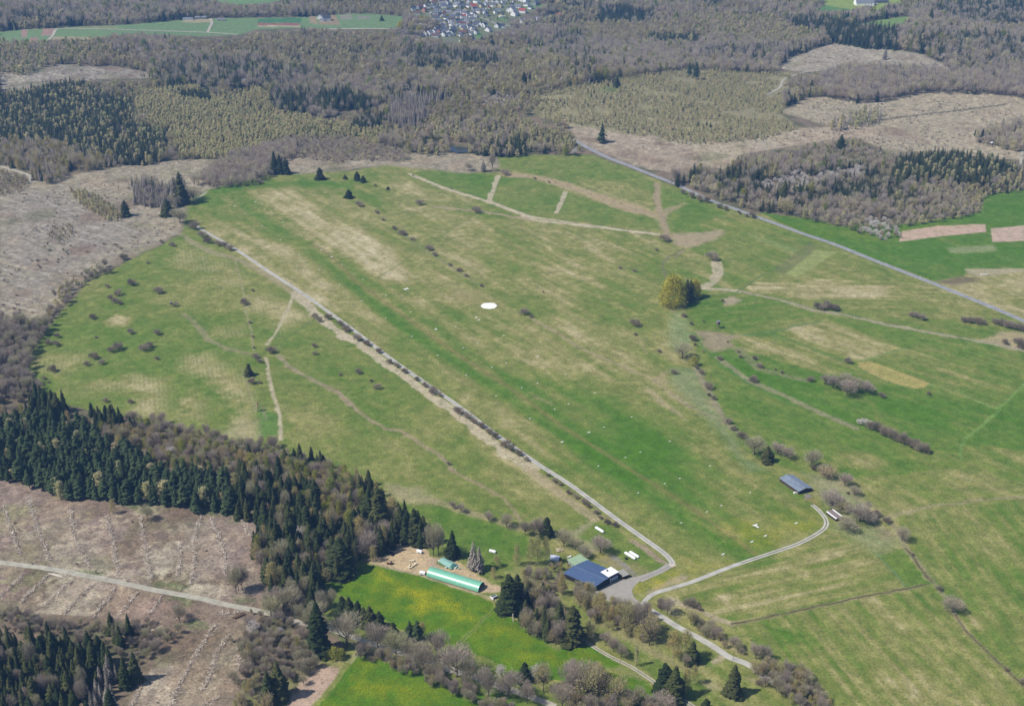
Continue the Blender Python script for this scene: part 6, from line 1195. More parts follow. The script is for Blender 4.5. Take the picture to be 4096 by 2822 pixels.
for kd, lst in bykind.items():
    lst.sort(key=lambda c: c[6] / c[3])
    room = max(0, 300 - cnt.get(NAME[kd][0], 0)); near, rest = lst[:room], lst[room:]
    for c in near:
        hpx = c[3] * F / 4 / c[6]
        put(kd, c[1], c[2], c[3], c[4], LOOK[kd] + ' ' + REG[c[5]][0], 'trees ' + REG[c[5]][0], parts=hpx > 14)
    for far in (False, True):
        sub = [c for c in rest if (c[6] > 1500) == far]
        if not sub: continue
        mods = (FARM if far else MOD)[kd]; n = len(sub)
        A = np.array([(c[1], c[2], c[3], c[4]) for c in sub]); Z = H(A[:, 0], A[:, 1])
        if far and any(q_.name.startswith(STUFF[kd][0]) for q_ in COL.objects): pass
        pm = bpy.data.meshes.new(STUFF[kd][0]); pm.vertices.add(n)
        pm.vertices.foreach_set('co', np.stack([A[:, 0], A[:, 1], Z], 1).astype(np.float32).ravel())
        s_ = pm.attributes.new('size', 'FLOAT_VECTOR', 'POINT'); k_ = A[:, 3] / mods[0][4]
        s_.data.foreach_set('vector', np.stack([k_, k_, A[:, 2] / mods[0][3]], 1).astype(np.float32).ravel())
        s_ = pm.attributes.new('turn', 'FLOAT', 'POINT'); s_.data.foreach_set('value', rg.uniform(0, 6.28, n).astype(np.float32))
        s_ = pm.attributes.new('pick', 'INT', 'POINT'); s_.data.foreach_set('value', rg.integers(0, len(mods), n).astype(np.int32))
        o = ob(STUFF[kd][0], pm); tag(o, STUFF[kd][1] + (', beyond the airfield' if far else ', near the airfield'), None, None, 'stuff')
        gng = bpy.data.node_groups.new('scatter_' + kd, 'GeometryNodeTree')
        gng.interface.new_socket('Geometry', in_out='INPUT', socket_type='NodeSocketGeometry'); gng.interface.new_socket('Geometry', in_out='OUTPUT', socket_type='NodeSocketGeometry')
        N = gng.nodes; gi = N.new('NodeGroupInput'); go = N.new('NodeGroupOutput'); ip = N.new('GeometryNodeInstanceOnPoints'); ci = N.new('GeometryNodeCollectionInfo')
        ci.inputs['Collection'].default_value = variants(kd + ('f' if far else ''), mods); ci.inputs['Separate Children'].default_value = True; ci.inputs['Reset Children'].default_value = True
        def na(name, tp):
            q_ = N.new('GeometryNodeInputNamedAttribute'); q_.data_type = tp; q_.inputs['Name'].default_value = name; return q_.outputs[0]
        cx = N.new('ShaderNodeCombineXYZ'); Lk = gng.links.new
        Lk(gi.outputs[0], ip.inputs['Points']); Lk(ci.outputs[0], ip.inputs['Instance']); ip.inputs['Pick Instance'].default_value = True
        Lk(na('pick', 'INT'), ip.inputs['Instance Index']); Lk(na('turn', 'FLOAT'), cx.inputs[2]); Lk(cx.outputs[0], ip.inputs['Rotation']); Lk(na('size', 'FLOAT_VECTOR'), ip.inputs['Scale'])
        Lk(ip.outputs[0], go.inputs[0]); md = o.modifiers.new('scatter', 'NODES'); md.node_group = gng
print('TREES', {k: len(v) for k, v in bykind.items()}, cnt)
# ================================================================== BUILDINGS AND THINGS
m_white = plain('white sheet', (246, 246, 246), .5, k=.8, noise=.05)
m_wall = plain('off white render', (242, 240, 236), .8, k=.95, noise=.08, scale=.6)
m_cream = plain('cream render', (236, 220, 176), .8, k=.75, noise=.06)
m_dark = plain('dark boards', (52, 50, 56), .8, noise=.2)
m_slate = plain('slate roof', (104, 108, 120), .6, noise=.12, scale=.8)
m_slate2 = plain('grey roof', (140, 142, 150), .6, noise=.12, scale=.8)
m_red = plain('red roof', (176, 84, 72), .75, noise=.15)
m_brick = plain('brown roof', (126, 92, 82), .75, noise=.15)
m_win = plain('window glass', (40, 48, 60), .2, spec=.6, noise=.05)
m_tyre = plain('tyre rubber', (36, 36, 38), .9)
m_wood = plain('weathered wood', (140, 122, 100), .9, noise=.25)
m_metal = plain('grey metal', (130, 132, 134), .5, metal=.3)
def ribbed(name, rgb, scale, rough=.45, spec=.5, ax=0, depth=.12, noise=.08):
    m, t, b = newmat(name); b.inputs['Roughness'].default_value = rough; b.inputs['Specular IOR Level'].default_value = spec
    c = lin(rgb); tc = t.nodes.new('ShaderNodeTexCoord'); w = t.nodes.new('ShaderNodeTexWave'); w.inputs['Scale'].default_value = scale; w.bands_direction = 'XY'[ax]
    n = t.nodes.new('ShaderNodeTexNoise'); n.inputs['Scale'].default_value = .35; n.inputs['Detail'].default_value = 4
    t.links.new(tc.outputs['Object'], w.inputs['Vector']); t.links.new(tc.outputs['Object'], n.inputs['Vector'])
    a = t.nodes.new('ShaderNodeMapRange'); a.inputs[3].default_value = 1 - depth; a.inputs[4].default_value = 1 + depth; t.links.new(w.outputs['Fac'], a.inputs[0])
    a2 = t.nodes.new('ShaderNodeMapRange'); a2.inputs[1].default_value = .3; a2.inputs[2].default_value = .7; a2.inputs[3].default_value = 1 - noise; a2.inputs[4].default_value = 1 + noise; t.links.new(n.outputs['Fac'], a2.inputs[0])
    mu = t.nodes.new('ShaderNodeMath'); mu.operation = 'MULTIPLY'; t.links.new(a.outputs[0], mu.inputs[0]); t.links.new(a2.outputs[0], mu.inputs[1])
    s = t.nodes.new('ShaderNodeVectorMath'); s.operation = 'SCALE'; s.inputs[0].default_value = c; t.links.new(mu.outputs[0], s.inputs['Scale']); t.links.new(s.outputs[0], b.inputs['Base Color'])
    return m
m_blue = ribbed('blue sheet roof', (86, 108, 146), .6, .5, .35, depth=.04)
m_green = ribbed('pale green sheet roof', (170, 196, 160), .6, .6, .3, depth=.04)
m_shedroof = ribbed('grey fibre cement roof', (140, 152, 168), .35, .55, .4, depth=.05, noise=.14)
def v2(p): return np.array(p[:2], float)
class Frame2:
    """a rectangle on the ground: origin, unit axis along its length, unit axis across"""
    def __init__(s, o, ax): s.o = v2(o); s.a = v2(ax) / np.linalg.norm(v2(ax)); s.b = np.array([-s.a[1], s.a[0]]); s.rz = math.atan2(s.a[1], s.a[0])
    def loc(s, p): d = v2(p) - s.o; return float(d @ s.a), float(d @ s.b)
    def w(s, x, y): return s.o + s.a * x + s.b * y
def gable(b, x0, x1, y0, y1, ze, zr, yr=.5, ov=.4, th=.18):
    """roof slab; ridge along x"""
    ym = y0 + (y1 - y0) * yr
    pr = [(y0 - ov, ze - .1), (ym, zr), (y1 + ov, ze - .1), (y1 + ov, ze - .1 + th), (ym, zr + th), (y0 - ov, ze - .1 + th)]
    V = [(x0 - ov, y, z) for y, z in pr] + [(x1 + ov, y, z) for y, z in pr]
    b.add(V, [(0, 1, 4, 5), (1, 2, 3, 4), (6, 11, 10, 7), (7, 10, 9, 8), (5, 4, 10, 11), (4, 3, 9, 10), (0, 6, 7, 1), (1, 7, 8, 2), (0, 5, 11, 6), (2, 8, 9, 3)])
def walls(b, x0, x1, y0, y1, ze, zr, yr=.5):
    ym = y0 + (y1 - y0) * yr
    pr = [(y0, -.5), (y1, -.5), (y1, ze - .15), (ym, zr - .08), (y0, ze - .15)]
    V = [(x0, y, z) for y, z in pr] + [(x1, y, z) for y, z in pr]
    b.add(V, [(0, 4, 3, 2, 1), (5, 6, 7, 8, 9), (0, 1, 6, 5), (1, 2, 7, 6), (2, 3, 8, 7), (3, 4, 9, 8), (4, 0, 5, 9)])
# ---- hangar with blue roof: front wall runs between two feet read from the photo
fa = at('Hh', 915, 1100); fb = at('Hh', 1392, 846)
fr_ = Frame2(fa, v2(fb) - v2(fa)); Wf = np.linalg.norm(v2(fb) - v2(fa))
bk = fr_.loc(at('Hh', 320, 772, 4.3)); Dp = abs(bk[1]); print('HANGAR', Wf, bk, fr_.loc(at('Hh', 830, 490, 5)), fr_.loc(at('Hh', 1075, 885, 5.5)), fr_.loc(at('Hh', 560, 605, 5.5)))
t = empty('hangar', (*fr_.o, 0), fr_.rz, 'large hangar with a low blue metal roof beside the pale tarmac apron', 'hangar')
Dp = 25.5
# local frame: x along the front, y into the building; ridge runs front to back
def slab(b, x0, x1, y0, y1, z00, z10, z11, z01, th=.2):
    V = [(x0, y0, z00), (x1, y0, z10), (x1, y1, z11), (x0, y1, z01)]; V += [(x, y, z + th) for x, y, z in V]
    b.add(V, [(3, 2, 1, 0), (4, 5, 6, 7), (0, 1, 5, 4), (1, 2, 6, 5), (2, 3, 7, 6), (3, 0, 4, 7)])
XR = 9.6; sk = -.22
def skw(V): return [(x + sk * y, y, z) for x, y, z in V]
def skewbuild(b, nm, m, par): b.V = skw(b.V); return b.build(nm, m, par)
b = MB(); pr = [(0, -.5), (Wf, -.5), (Wf, 4.7), (XR, 5.6), (0, 4.1)]
V = [(x, 0, z) for x, z in pr] + [(x, Dp, z) for x, z in pr]; b.add(V, [(0, 1, 2, 3, 4), (9, 8, 7, 6, 5)] + [(i, 5 + i, 5 + (i + 1) % 5, (i + 1) % 5) for i in range(5)])
skewbuild(b, 'wall', m_dark, t)
b = MB(); slab(b, -.7, XR, -.8, Dp + .4, 4.12, 5.75, 5.75, 4.12); slab(b, XR, Wf + .4, -.8, Dp + .4, 5.75, 4.85, 4.85, 5.75); rf = skewbuild(b, 'roof', m_blue, t)
b = MB(); b.box(XR - .14, XR + .14, -.8, Dp + .4, 5.99, 6.05); b.box(XR + 5.3, XR + 5.4, 1.5, Dp, 5.56, 5.60); skewbuild(b, 'ridge_cap', plain('pale ridge', (150, 160, 178)), rf)
for i in range(4):
    b = MB(); x0 = .5 + i * 4.0; b.box(x0, x0 + 3.8, -.18, -.02, 0, 3.7); b.build('door', plain('navy door', (34, 40, 62), noise=.1), t)
w0 = fr_.loc(at('Hh', 1240, 800, 6.8)); wpts = [fr_.loc(at('Hh', *p, 6.8)) for p in [(1075, 730), (1240, 600), (1395, 695), (1215, 815)]]; print('WHITE', wpts)
b = MB(); b.box(Wf - 9.2, Wf - .4, -.12, 6.8, 3.5, 6.4); tw = b.build('upper_storey', m_dark, t)
b = MB(); slab(b, Wf - 10.0, Wf + .1, -.9, 7.3, 6.5, 6.4, 6.4, 6.5, .3); b.build('flat_roof', m_white, t)
b = MB(); b.box(Wf - 6.2, Wf - 5.4, 4.6, 5.4, 6.7, 8.0); b.build('chimney', m_dark, t)
for i, x0 in enumerate((Wf - 6.9, Wf - 4.4, Wf - 2.0)):
    b = MB(); b.box(x0, x0 + 1.3, -.2, -.13, 5.0, 6.0); wn = b.build('window', plain('window frame', (190, 194, 200)), t)
    b = MB(); b.box(x0 + .15, x0 + 1.15, -.24, -.205, 5.12, 5.88); b.build('pane', m_win, wn)
b = MB(); b.box(Wf - 6.2, Wf - .3, -.28, -.14, .9, 3.6); sg = b.build('panel', plain('pale blue panel', (186, 200, 230), k=.9), t)
b = MB()
for x0, x1, z0, z1 in ((5.2, 5.0, 1.2, 3.2), (5.0, 3.9, 1.2, 1.5), (5.0, 3.9, 2.3, 2.6), (3.5, 3.2, 1.3, 2.9), (2.6, 2.3, 1.4, 3.1), (1.7, 1.4, 1.3, 3.0), (2.3, 1.7, 1.9, 2.2)): b.box(Wf - x0, Wf - x1, -.32, -.285, z0, z1)
b.build('marking', plain('navy marking', (50, 60, 96)), sg)
b = MB(); b.box(Wf - 7.6, Wf - 7.2, -.5, -.15, -.2, 4.3); b.build('post', m_white, t)
# annex with green roof
ac = [at('Hh', *p, 3.4)[:2] for p in [(310, 470), (590, 350), (830, 488), (548, 603)]]
af = Frame2(ac[3], v2(ac[2]) - v2(ac[3])); La = [af.loc(p) for p in ac]; print('ANNEX', La)
ta = empty('annex', (*af.o, 0), af.rz, 'low annex with a pale green flat roof joined behind the blue hangar', 'annex')
aw, ad = La[2][0], La[0][1]
b = MB(); b.box(0, aw, .3, ad, -.5, 3.2); b.build('wall', m_dark, ta)
b = MB(); slab(b, -.4, aw, .0, ad + .4, 3.3, 3.5, 3.5, 3.3, .25); b.build('roof', m_green, ta)
for i in range(3):
    y0 = 1.6 + i * (ad - 2) / 3; b = MB(); b.box(-.2, -.02, y0, y0 + 2.2, .8, 2.3); wn = b.build('window', m_white, ta)
    b = MB(); b.box(-.26, -.205, y0 + .3, y0 + 1.0, 1.2, 2.1); b.box(-.26, -.205, y0 + 1.2, y0 + 1.9, 1.2, 2.1); b.build('pane', m_win, wn)
# grey flat roof beside the white block
sc_ = [at('Hh', *p, 2.6)[:2] for p in [(1378, 692), (1432, 652), (1585, 745), (1495, 792)]]
sf = Frame2(sc_[0], v2(sc_[3]) - v2(sc_[0])); Ls = [sf.loc(p) for p in sc_]; print('SHED', Ls)
ts = empty('garage', (*sf.o, 0), sf.rz, 'small grey flat roofed garage at the right side of the hangar', 'garage')
b = MB(); b.box(.1, Ls[3][0], .1, max(Ls[1][1], 4.5), -.3, 2.4); b.build('wall', m_wood, ts)
b = MB(); b.box(-.2, Ls[3][0] + .6, -.2, max(Ls[1][1], 5.5) + .3, 2.45, 2.7); b.build('roof', plain('grey felt roof', (176, 172, 164)), ts)
b = MB(); b.box(Ls[3][0] + .02, Ls[3][0] + .1, .5, 3.6, 0, 2.1); b.build('door', m_dark, ts)
# dark tyre wall in front
p_ = at('Hh', 1555, 835); q_ = at('Hh', 1640, 810)
b = MB()
for i in range(7):
    tt = i / 6; b.ball((v2(p_)[0] - 5 + tt * 9, v2(p_)[1] + .8 + 1.6 * (tt - .3) ** 2 * 2, .35), (.9, .6, .45))
tag(b.build('hedge', plain('dark clipped hedge', (66, 62, 44), noise=.4)), 'dark low curved hedge in front of the grey garage', 'hedge')
# ---- long grey shed
sa = at('S', 545, 732); sb = at('S', 850, 655); sfr = Frame2(sa, v2(sb) - v2(sa)); Ws = np.linalg.norm(v2(sb) - v2(sa))
bl = sfr.loc(at('S', 115, 358, 2.9)); print('LONG', Ws, bl, sfr.loc(at('S', 410, 250, 3)))
tl = empty('storage_shed', (*sfr.o, 0), sfr.rz, 'long grey roofed shed alone on the meadow at the end of the track', 'shed')
Dl = bl[1]; sk = (bl[0]) / Dl
def skw(V): return [(x + sk * y, y, z) for x, y, z in V]
def skewbuild(b, nm, m, par): b.V = skw(b.V); return b.build(nm, m, par)
b = MB(); pr = [(0, -.3), (Ws, -.3), (Ws, 2.9), (Ws / 2, 4.5), (0, 2.9)]; V = [(x, 0, z) for x, z in pr] + [(x, Dl, z) for x, z in pr]
b.add(V, [(0, 1, 2, 3, 4), (9, 8, 7, 6, 5)] + [(i, 5 + i, 5 + (i + 1) % 5, (i + 1) % 5) for i in range(5)]); skewbuild(b, 'wall', plain('dark brown boards', (92, 76, 66), noise=.2), tl)
b = MB(); slab(b, -.5, Ws / 2, -.5, Dl + .5, 2.85, 4.6, 4.6, 2.85, .15); slab(b, Ws / 2, Ws + .5, -.5, Dl + .5, 4.6, 2.85, 2.85, 4.6, .15); rf = skewbuild(b, 'roof', m_shedroof, tl)
rr = random.Random(3)
b = MB()
for i in range(16):
    y0 = rr.uniform(0, Dl * .6); x0 = rr.uniform(.5, Ws / 2 - 1); z = 2.85 + (4.6 - 2.85) * (x0 + .5) / (Ws / 2 + .5) + .17
    sl_ = (4.6 - 2.85) / (Ws / 2 + .5) * .18
    b.add([(x0, y0, z), (x0 + .18, y0, z + sl_), (x0 + .18, y0 + rr.uniform(2, 5), z + sl_), (x0, y0 + 2.5, z)], [(0, 1, 2, 3)])
skewbuild(b, 'gap', plain('dark gap', (84, 88, 98)), rf)
for i in range(7):
    b = MB(); x0 = .3 + i * (Ws - .6) / 7; b.box(x0, x0 + (Ws - .6) / 7 - .12, -.14, -.02, 0, 2.7); skewbuild(b, 'door', plain('navy boards', (44, 48, 66)), tl)
for nm, x, y, lb in (('crate', 470, 690, 'white crate under the broken eave of the long grey shed'), ('barrel', 525, 688, 'white barrel at the front corner of the long grey shed')):
    w_ = at('S', x, y); b = MB()
    (b.box(-1, .8, -.7, .7, 0, 1.0) if nm == 'crate' else b.tube((0, 0, 0), (0, 0, 1.2), .55, .55, 10)); o = b.build(nm, m_white, None, (w_[0] - .6, w_[1] - .9, 0), sfr.rz); tag(o, lb, nm)
# ---- small open shed with white edged roof
oc = [at('S', *p, 2.6)[:2] for p in [(1195, 1128), (1340, 1078), (1563, 1240), (1415, 1292)]]
of = Frame2(oc[3], v2(oc[2]) - v2(oc[3])); Lo = [of.loc(p) for p in oc]; print('OPEN', Lo)
to = empty('open_shed', (*of.o, 0), of.rz, 'small open fronted shed with a white edged brown roof beside the track curve', 'shed')
ow, od = Lo[2][0], Lo[0][1]; sk = Lo[0][0] / od
b = MB(); b.box(0, .15, 0, od, -.2, 2.3); b.box(ow - .15, ow, 0, od, -.2, 2.3); b.box(0, ow, od - .15, od, -.2, 2.3); skewbuild(b, 'wall', plain('brown boards', (86, 70, 62), noise=.2), to)
b = MB(); b.box(.9, ow - .8, -.3, od + .3, 2.45, 2.6); skewbuild(b, 'roof', plain('mauve brown roof', (150, 134, 130)), to)
for x0, x1 in ((-.4, .9), (ow - .8, ow + .4)):
    b = MB(); b.box(x0, x1, -.3, od + .3, 2.46, 2.64); skewbuild(b, 'roof_edge', m_white, to)
b = MB(); b.tube((ow * .55, .1, 0), (ow * .55, .1, 2.4), .12, .12); b.tube((ow * .8, .1, 0), (ow * .62, .1, 2.4), .1, .1); skewbuild(b, 'post', m_metal, to)
# ---- round topped tunnel
k0 = at('P', -235, 640 + 20); ta_ = at('Y', 1830, 1215)[:2]; tb_ = at('P', 1250, 1085)[:2]
tf = Frame2(ta_, v2(tb_) - v2(ta_)); Lt = np.linalg.norm(v2(tb_) - v2(ta_)); bc = tf.loc(at('P', 1500, 905)); print('TUNNEL', Lt, tf.loc(at('P', 1390, 818, 4.4)), bc)
tt_ = empty('tunnel_barn', (*tf.o, 0), tf.rz, 'long half round livestock tunnel with glossy green cover above the bright field', 'barn')
m_cov = ribbed('glossy green cover', (146, 222, 188), 1.0, .36, .9, depth=.06, noise=.06)
Wt = 9.8; Ht_ = 4.9; ns = 18; b = MB(); nb_ = 25
for j in range(nb_ * 4 + 1):
    x = Lt * j / (nb_ * 4); bul = 1 + .012 * abs(math.sin(math.pi * j / 4))
    for i in range(ns + 1):
        a = math.pi * i / ns; b.V.append((x, Wt / 2 - math.cos(a) * Wt / 2 * bul, math.sin(a) ** .85 * Ht_ * bul))
for j in range(nb_ * 4):
    for i in range(ns): k = j * (ns + 1) + i; b.F.append((k, k + ns + 1, k + ns + 2, k + 1))
cv = b.build('cover', m_cov, tt_, smooth=True)
for j in range(nb_ + 1):
    b = MB(); x = Lt * j / nb_; b.V = []; b.F = []
    for dx in (-.06, .06):
        for i in range(ns + 1):
            a = math.pi * i / ns; b.V.append((x + dx, Wt / 2 - math.cos(a) * (Wt / 2 + .07), math.sin(a) ** .85 * (Ht_ + .07)))
    b.F = [(i, ns + 1 + i, ns + 2 + i, i + 1) for i in range(ns)]
    b.build('hoop', plain('dark green hoop', (52, 124, 96)) if j == 0 else bpy.data.materials['dark green hoop'], tt_)
for s_ in (0, 1):
    b = MB(); b.box(0, Lt, -.15 + s_ * (Wt + .02), .0 + s_ * (Wt + .15), 0, .7); b.build('plinth', m_wood, tt_)
b = MB(); prf = [(.06, Wt / 2 - math.cos(math.pi * i / ns) * Wt / 2, math.sin(math.pi * i / ns) ** .85 * Ht_) for i in range(ns + 1)]; b.add(prf, [tuple(range(ns + 1))]); b.build('end_wall', plain('dark mesh', (40, 56, 50)), tt_)
# straw and feed rail inside
b = MB(); b.box(1, Lt - 1, Wt * .45, Wt * .55, 0, .9); b.build('feed_rail', m_wood, tt_)
# ---- bale stack under tarpaulin
sc0 = at('P', 110, 215)[:2]; sc1 = at('P', 420, 400)[:2]; bf = Frame2(sc0, v2(sc1) - v2(sc0)); Lb = np.linalg.norm(v2(sc1) - v2(sc0)); print('STACK', Lb, bf.loc(at('P', 320, 75, 2)))
tb = empty('covered_stack', (*bf.o, 0), bf.rz, 'stack of round bales under a pale turquoise tarpaulin beside the yard track', 'bale stack')
m_tarp = plain('turquoise tarpaulin', (150, 196, 184), .45, noise=.1, scale=.7); m_tarpd = plain('green tarpaulin', (110, 168, 156), .5, noise=.15)
b = MB(); pr = []; Wb = 7.4
for i in range(25):
    u = i / 24; yy = u * Wb; zz = (.9 + 1.9 * math.sin(math.pi * min(1, u * 1.15)) ** .7) + .22 * abs(math.sin(u * math.pi * 4)); pr.append((yy, zz))
nX = 14
for j in range(nX + 1):
    for y, z in pr: b.V.append((Lb * j / nX, y, z + .1 * math.sin(j * 1.3 + y)))
n = len(pr)
for j in range(nX):
    for i in range(n - 1): k = j * n + i; b.F.append((k, k + n, k + n + 1, k + 1))
b.build('tarpaulin', m_tarp, tb, smooth=True)
b = MB()
for j in range(8):
    for i in range(4): b.ball((.8 + j * (Lb - 1.4) / 7, .9 + i * 1.8, .75), (.78, .9, .75), 8, 5)
b.build('bale', plain('white film', (232, 240, 232), .4, k=.75), tb)
bpy.context.view_layer.update()
b = MB()
dr = random.Random(5); pts = [(Lb, y, z) for y, z in pr[::3]]
for (x, y, z) in pts: b.V.append((x + .05, y, z + .05))
for (x, y, z) in pts: b.V.append((x + 1.3 + dr.uniform(-.5, .5), y + dr.uniform(-.4, .4), z * .55 + dr.uniform(-.2, .2)))
for (x, y, z) in pts: b.V.append((x + 1.7 + dr.uniform(-.5, .5), y + dr.uniform(-.4, .4), 0))
n = len(pts)
for r_ in range(2):
    for i in range(n - 1): b.F.append((r_ * n + i, (r_ + 1) * n + i, (r_ + 1) * n + i + 1, r_ * n + i + 1))
b.build('flap', m_tarpd, tb)
for i, (fx, fy, m_, lb) in enumerate(((590, 365, 'white film', 'white wrapped bale lying in front of the turquoise tarpaulin'), (640, 330, None, 'turquoise wrapped bale leaning at the tarpaulin stack end'), (690, 375, None, 'turquoise wrapped bale farthest right of the tarpaulin stack'),
                                      (320, 350, 'white film', 'white wrapped bale on the grass at the near side of the stack'), (120, 165, 'white film', 'white wrapped bale at the far end of the stack'))):
    w_ = at('P', fx, fy + 18); b = MB(); b.tube((-.6, 0, .6), (.6, 0, .6), .62, .62, 14)
    o = b.build('wrapped_bale', bpy.data.materials[m_] if m_ else m_tarp, None, (w_[0], w_[1], 0), 1.0 + i, smooth=False); tag(o, lb, 'bale', 'wrapped bales at the stack')
# ---- trailers
def stock_trailer(fr, x, y, rz, L_, W_, Hh_, lb, body=None, ridge=.25):
    w_ = at(fr, x, y); t = empty('livestock_trailer' if L_ < 5 else 'glider_trailer', (w_[0], w_[1], 0), rz, lb, 'trailer')
    b = MB(); n = 10; pr = []
    for i in range(n + 1):
        a = math.pi * i / n; pr.append((-math.cos(a) * W_ / 2, Hh_ * .72 + math.sin(a) * Hh_ * .28))
    pr = [(-W_ / 2, .45)] + pr + [(W_ / 2, .45)]; m_ = len(pr)
    for x_, s in ((-L_ / 2, .82 if L_ > 5 else .95), (-L_ / 2 + L_ * .12, 1), (L_ / 2 - L_ * .15, 1), (L_ / 2, .7 if L_ > 5 else .92)):
        for yy, z in pr: b.V.append((x_, yy * s, .45 + (z - .45) * s))
    for j in range(3):
        for i in range(m_): b.F.append((j * m_ + i, (j + 1) * m_ + i, (j + 1) * m_ + (i + 1) % m_, j * m_ + (i + 1) % m_))
    b.F += [tuple(range(m_))[::-1], tuple(range(3 * m_, 4 * m_))]
    b.build('body', body or m_white, t)
    for s in (-1, 1):
        for dx in ((-.5, .5) if L_ < 5 else (0,)):
            b = MB(); b.tube((dx, s * (W_ / 2 - .02), .36), (dx, s * (W_ / 2 + .2), .36), .36, .36, 12); b.build('wheel', m_tyre, t)
    b = MB(); b.tube((L_ / 2 - .2, 0, .5), (L_ / 2 + 1.3, 0, .45), .07, .06); b.tube((L_ / 2 + 1.1, 0, .45), (L_ / 2 + 1.1, 0, 0), .05, .05); b.build('drawbar', m_metal, t)
    b = MB(); b.box(-L_ / 2 - (.0 if L_ > 5 else .03), -L_ / 2 + .02, -W_ * .3, W_ * .3, .55, Hh_ * .7); b.build('tailgate', m_metal, t)
    return t
stock_trailer('Y', 1590, 350, R(-28), 4.2, 2.2, 2.5, 'white livestock trailer alone at the top of the sheep yard')
stock_trailer('Y', 1700, 1115, R(-20), 4.2, 2.2, 2.6, 'white livestock trailer parked against the end of the green tunnel')
stock_trailer('8', 1027, 556, R(-24), 5.0, 2.0, 2.1, 'white covered trailer alone on the meadow behind the birches')
AX = math.atan2(*(v2(at('Hh', 1755, 440)) - v2(at('Hh', 1560, 320)))[::-1]); print('AX', math.degrees(AX), np.linalg.norm(v2(at('Hh', 1755, 440)) - v2(at('Hh', 1560, 320))))
stock_trailer('Hh', 1650, 385, AX, 10.5, 2.1, 1.9, 'long white glider trailer beside the dark cart, left one of two')
stock_trailer('Hh', 1735, 360, AX, 9.2, 2.0, 1.8, 'long white glider trailer on the grass, right one of two')
stock_trailer('8', 1735, 412, AX, 8.6, 2.0, 1.9, 'long white glider trailer parked alone near the bend of the bushes')
w_ = at('Hh', 1570, 435); t = empty('cart', (w_[0], w_[1], 0), .6, 'small black two wheeled cart left of the glider trailers', 'cart')
b = MB(); b.box(-1, 1, -.8, .8, .5, 1.0); b.box(-.9, -.7, -.7, .7, 1.0, 1.9); b.build('body', m_dark, t)
for s in (-1, 1): b = MB(); b.tube((0, s * .85, .45), (0, s * 1.05, .45), .45, .45, 12); b.build('wheel', m_tyre, t)
b = MB(); b.tube((1, 0, .7), (2.2, 0, .3), .06, .05); b.build('drawbar', m_metal, t)
# hay feeder wagon in the yard
w_ = at('Y', 520, 745); t = empty('hay_wagon', (w_[0], w_[1], 0), R(-18), 'dark red hay wagon with raised sides in the sheep yard', 'wagon')
b = MB(); b.box(-1.7, 1.7, -1.1, 1.1, .7, .9)
for s in (-1, 1): b.box(-1.7, 1.7, s * 1.1 - .06, s * 1.1 + .06, .9, 1.9)
b.build('bed', plain('dull red paint', (120, 56, 52)), t)
b = MB(); b.ball((0, 0, 1.5), (1.5, 1.0, .75)); b.build('hay', plain('hay', (196, 176, 140)), t)
for sx in (-1.1, 1.1):
    for s in (-1, 1): b = MB(); b.tube((sx, s * 1.0, .45), (sx, s * 1.25, .45), .45, .45, 12); b.build('wheel', m_tyre, t)
b = MB(); b.tube((-1.7, 0, .7), (-3.1, 0, .5), .08, .07); b.build('drawbar', m_metal, t)
b = MB(); b.box(1.55, 1.75, -1, 1, .9, 2.6); b.build('ladder', m_metal, t)
# white and grey manure spreader
w_ = at('P', 1725, 1230); t = empty('farm_box_trailer', (w_[0], w_[1], 0), R(35), 'grey open box trailer with a white front board beside the field gate', 'trailer')
b = MB(); b.box(-1.8, 1.8, -1.2, 1.2, .7, .85); b.box(-1.8, 1.8, -1.2, -1.08, .85, 1.9); b.box(-1.8, 1.8, 1.08, 1.2, .85, 1.9); b.box(1.7, 1.8, -1.2, 1.2, .85, 1.9); b.build('box', plain('galvanised sides', (190, 192, 196), k=.75), t)
b = MB(); b.box(-2.5, -2.2, -2.0, 2.0, .4, 1.5); b.build('board', m_white, t)
for s in (-1, 1): b = MB(); b.tube((.2, s * 1.1, .5), (.2, s * 1.4, .5), .5, .5, 12); b.build('wheel', m_tyre, t)
# tyres / troughs in a row
for i in range(9):
    w_ = at('Y', 400 + i * 33, 330 + i * 13); b = MB(); b.tube((-1.7, 0, .45), (1.7, 0, .45), .5, .5, 8); o = b.build('feed_barrel', plain('black plastic', (44, 46, 50), .6) if i == 0 else bpy.data.materials['black plastic'], None, (w_[0], w_[1], 0), R(68))
    tag(o, 'black barrel lying in the row at the yard edge, %s from the wood' % ordn(i + 1), 'barrel', 'black barrels at the yard edge')
w_ = at('Y', 670, 420); b = MB(); b.tube((-1.2, 0, .3), (1.2, 0, .3), .3, .3, 8); tag(b.build('log', m_wood, None, (w_[0], w_[1], 0), R(60)), 'pale log lying at the end of the black barrel row', 'log')
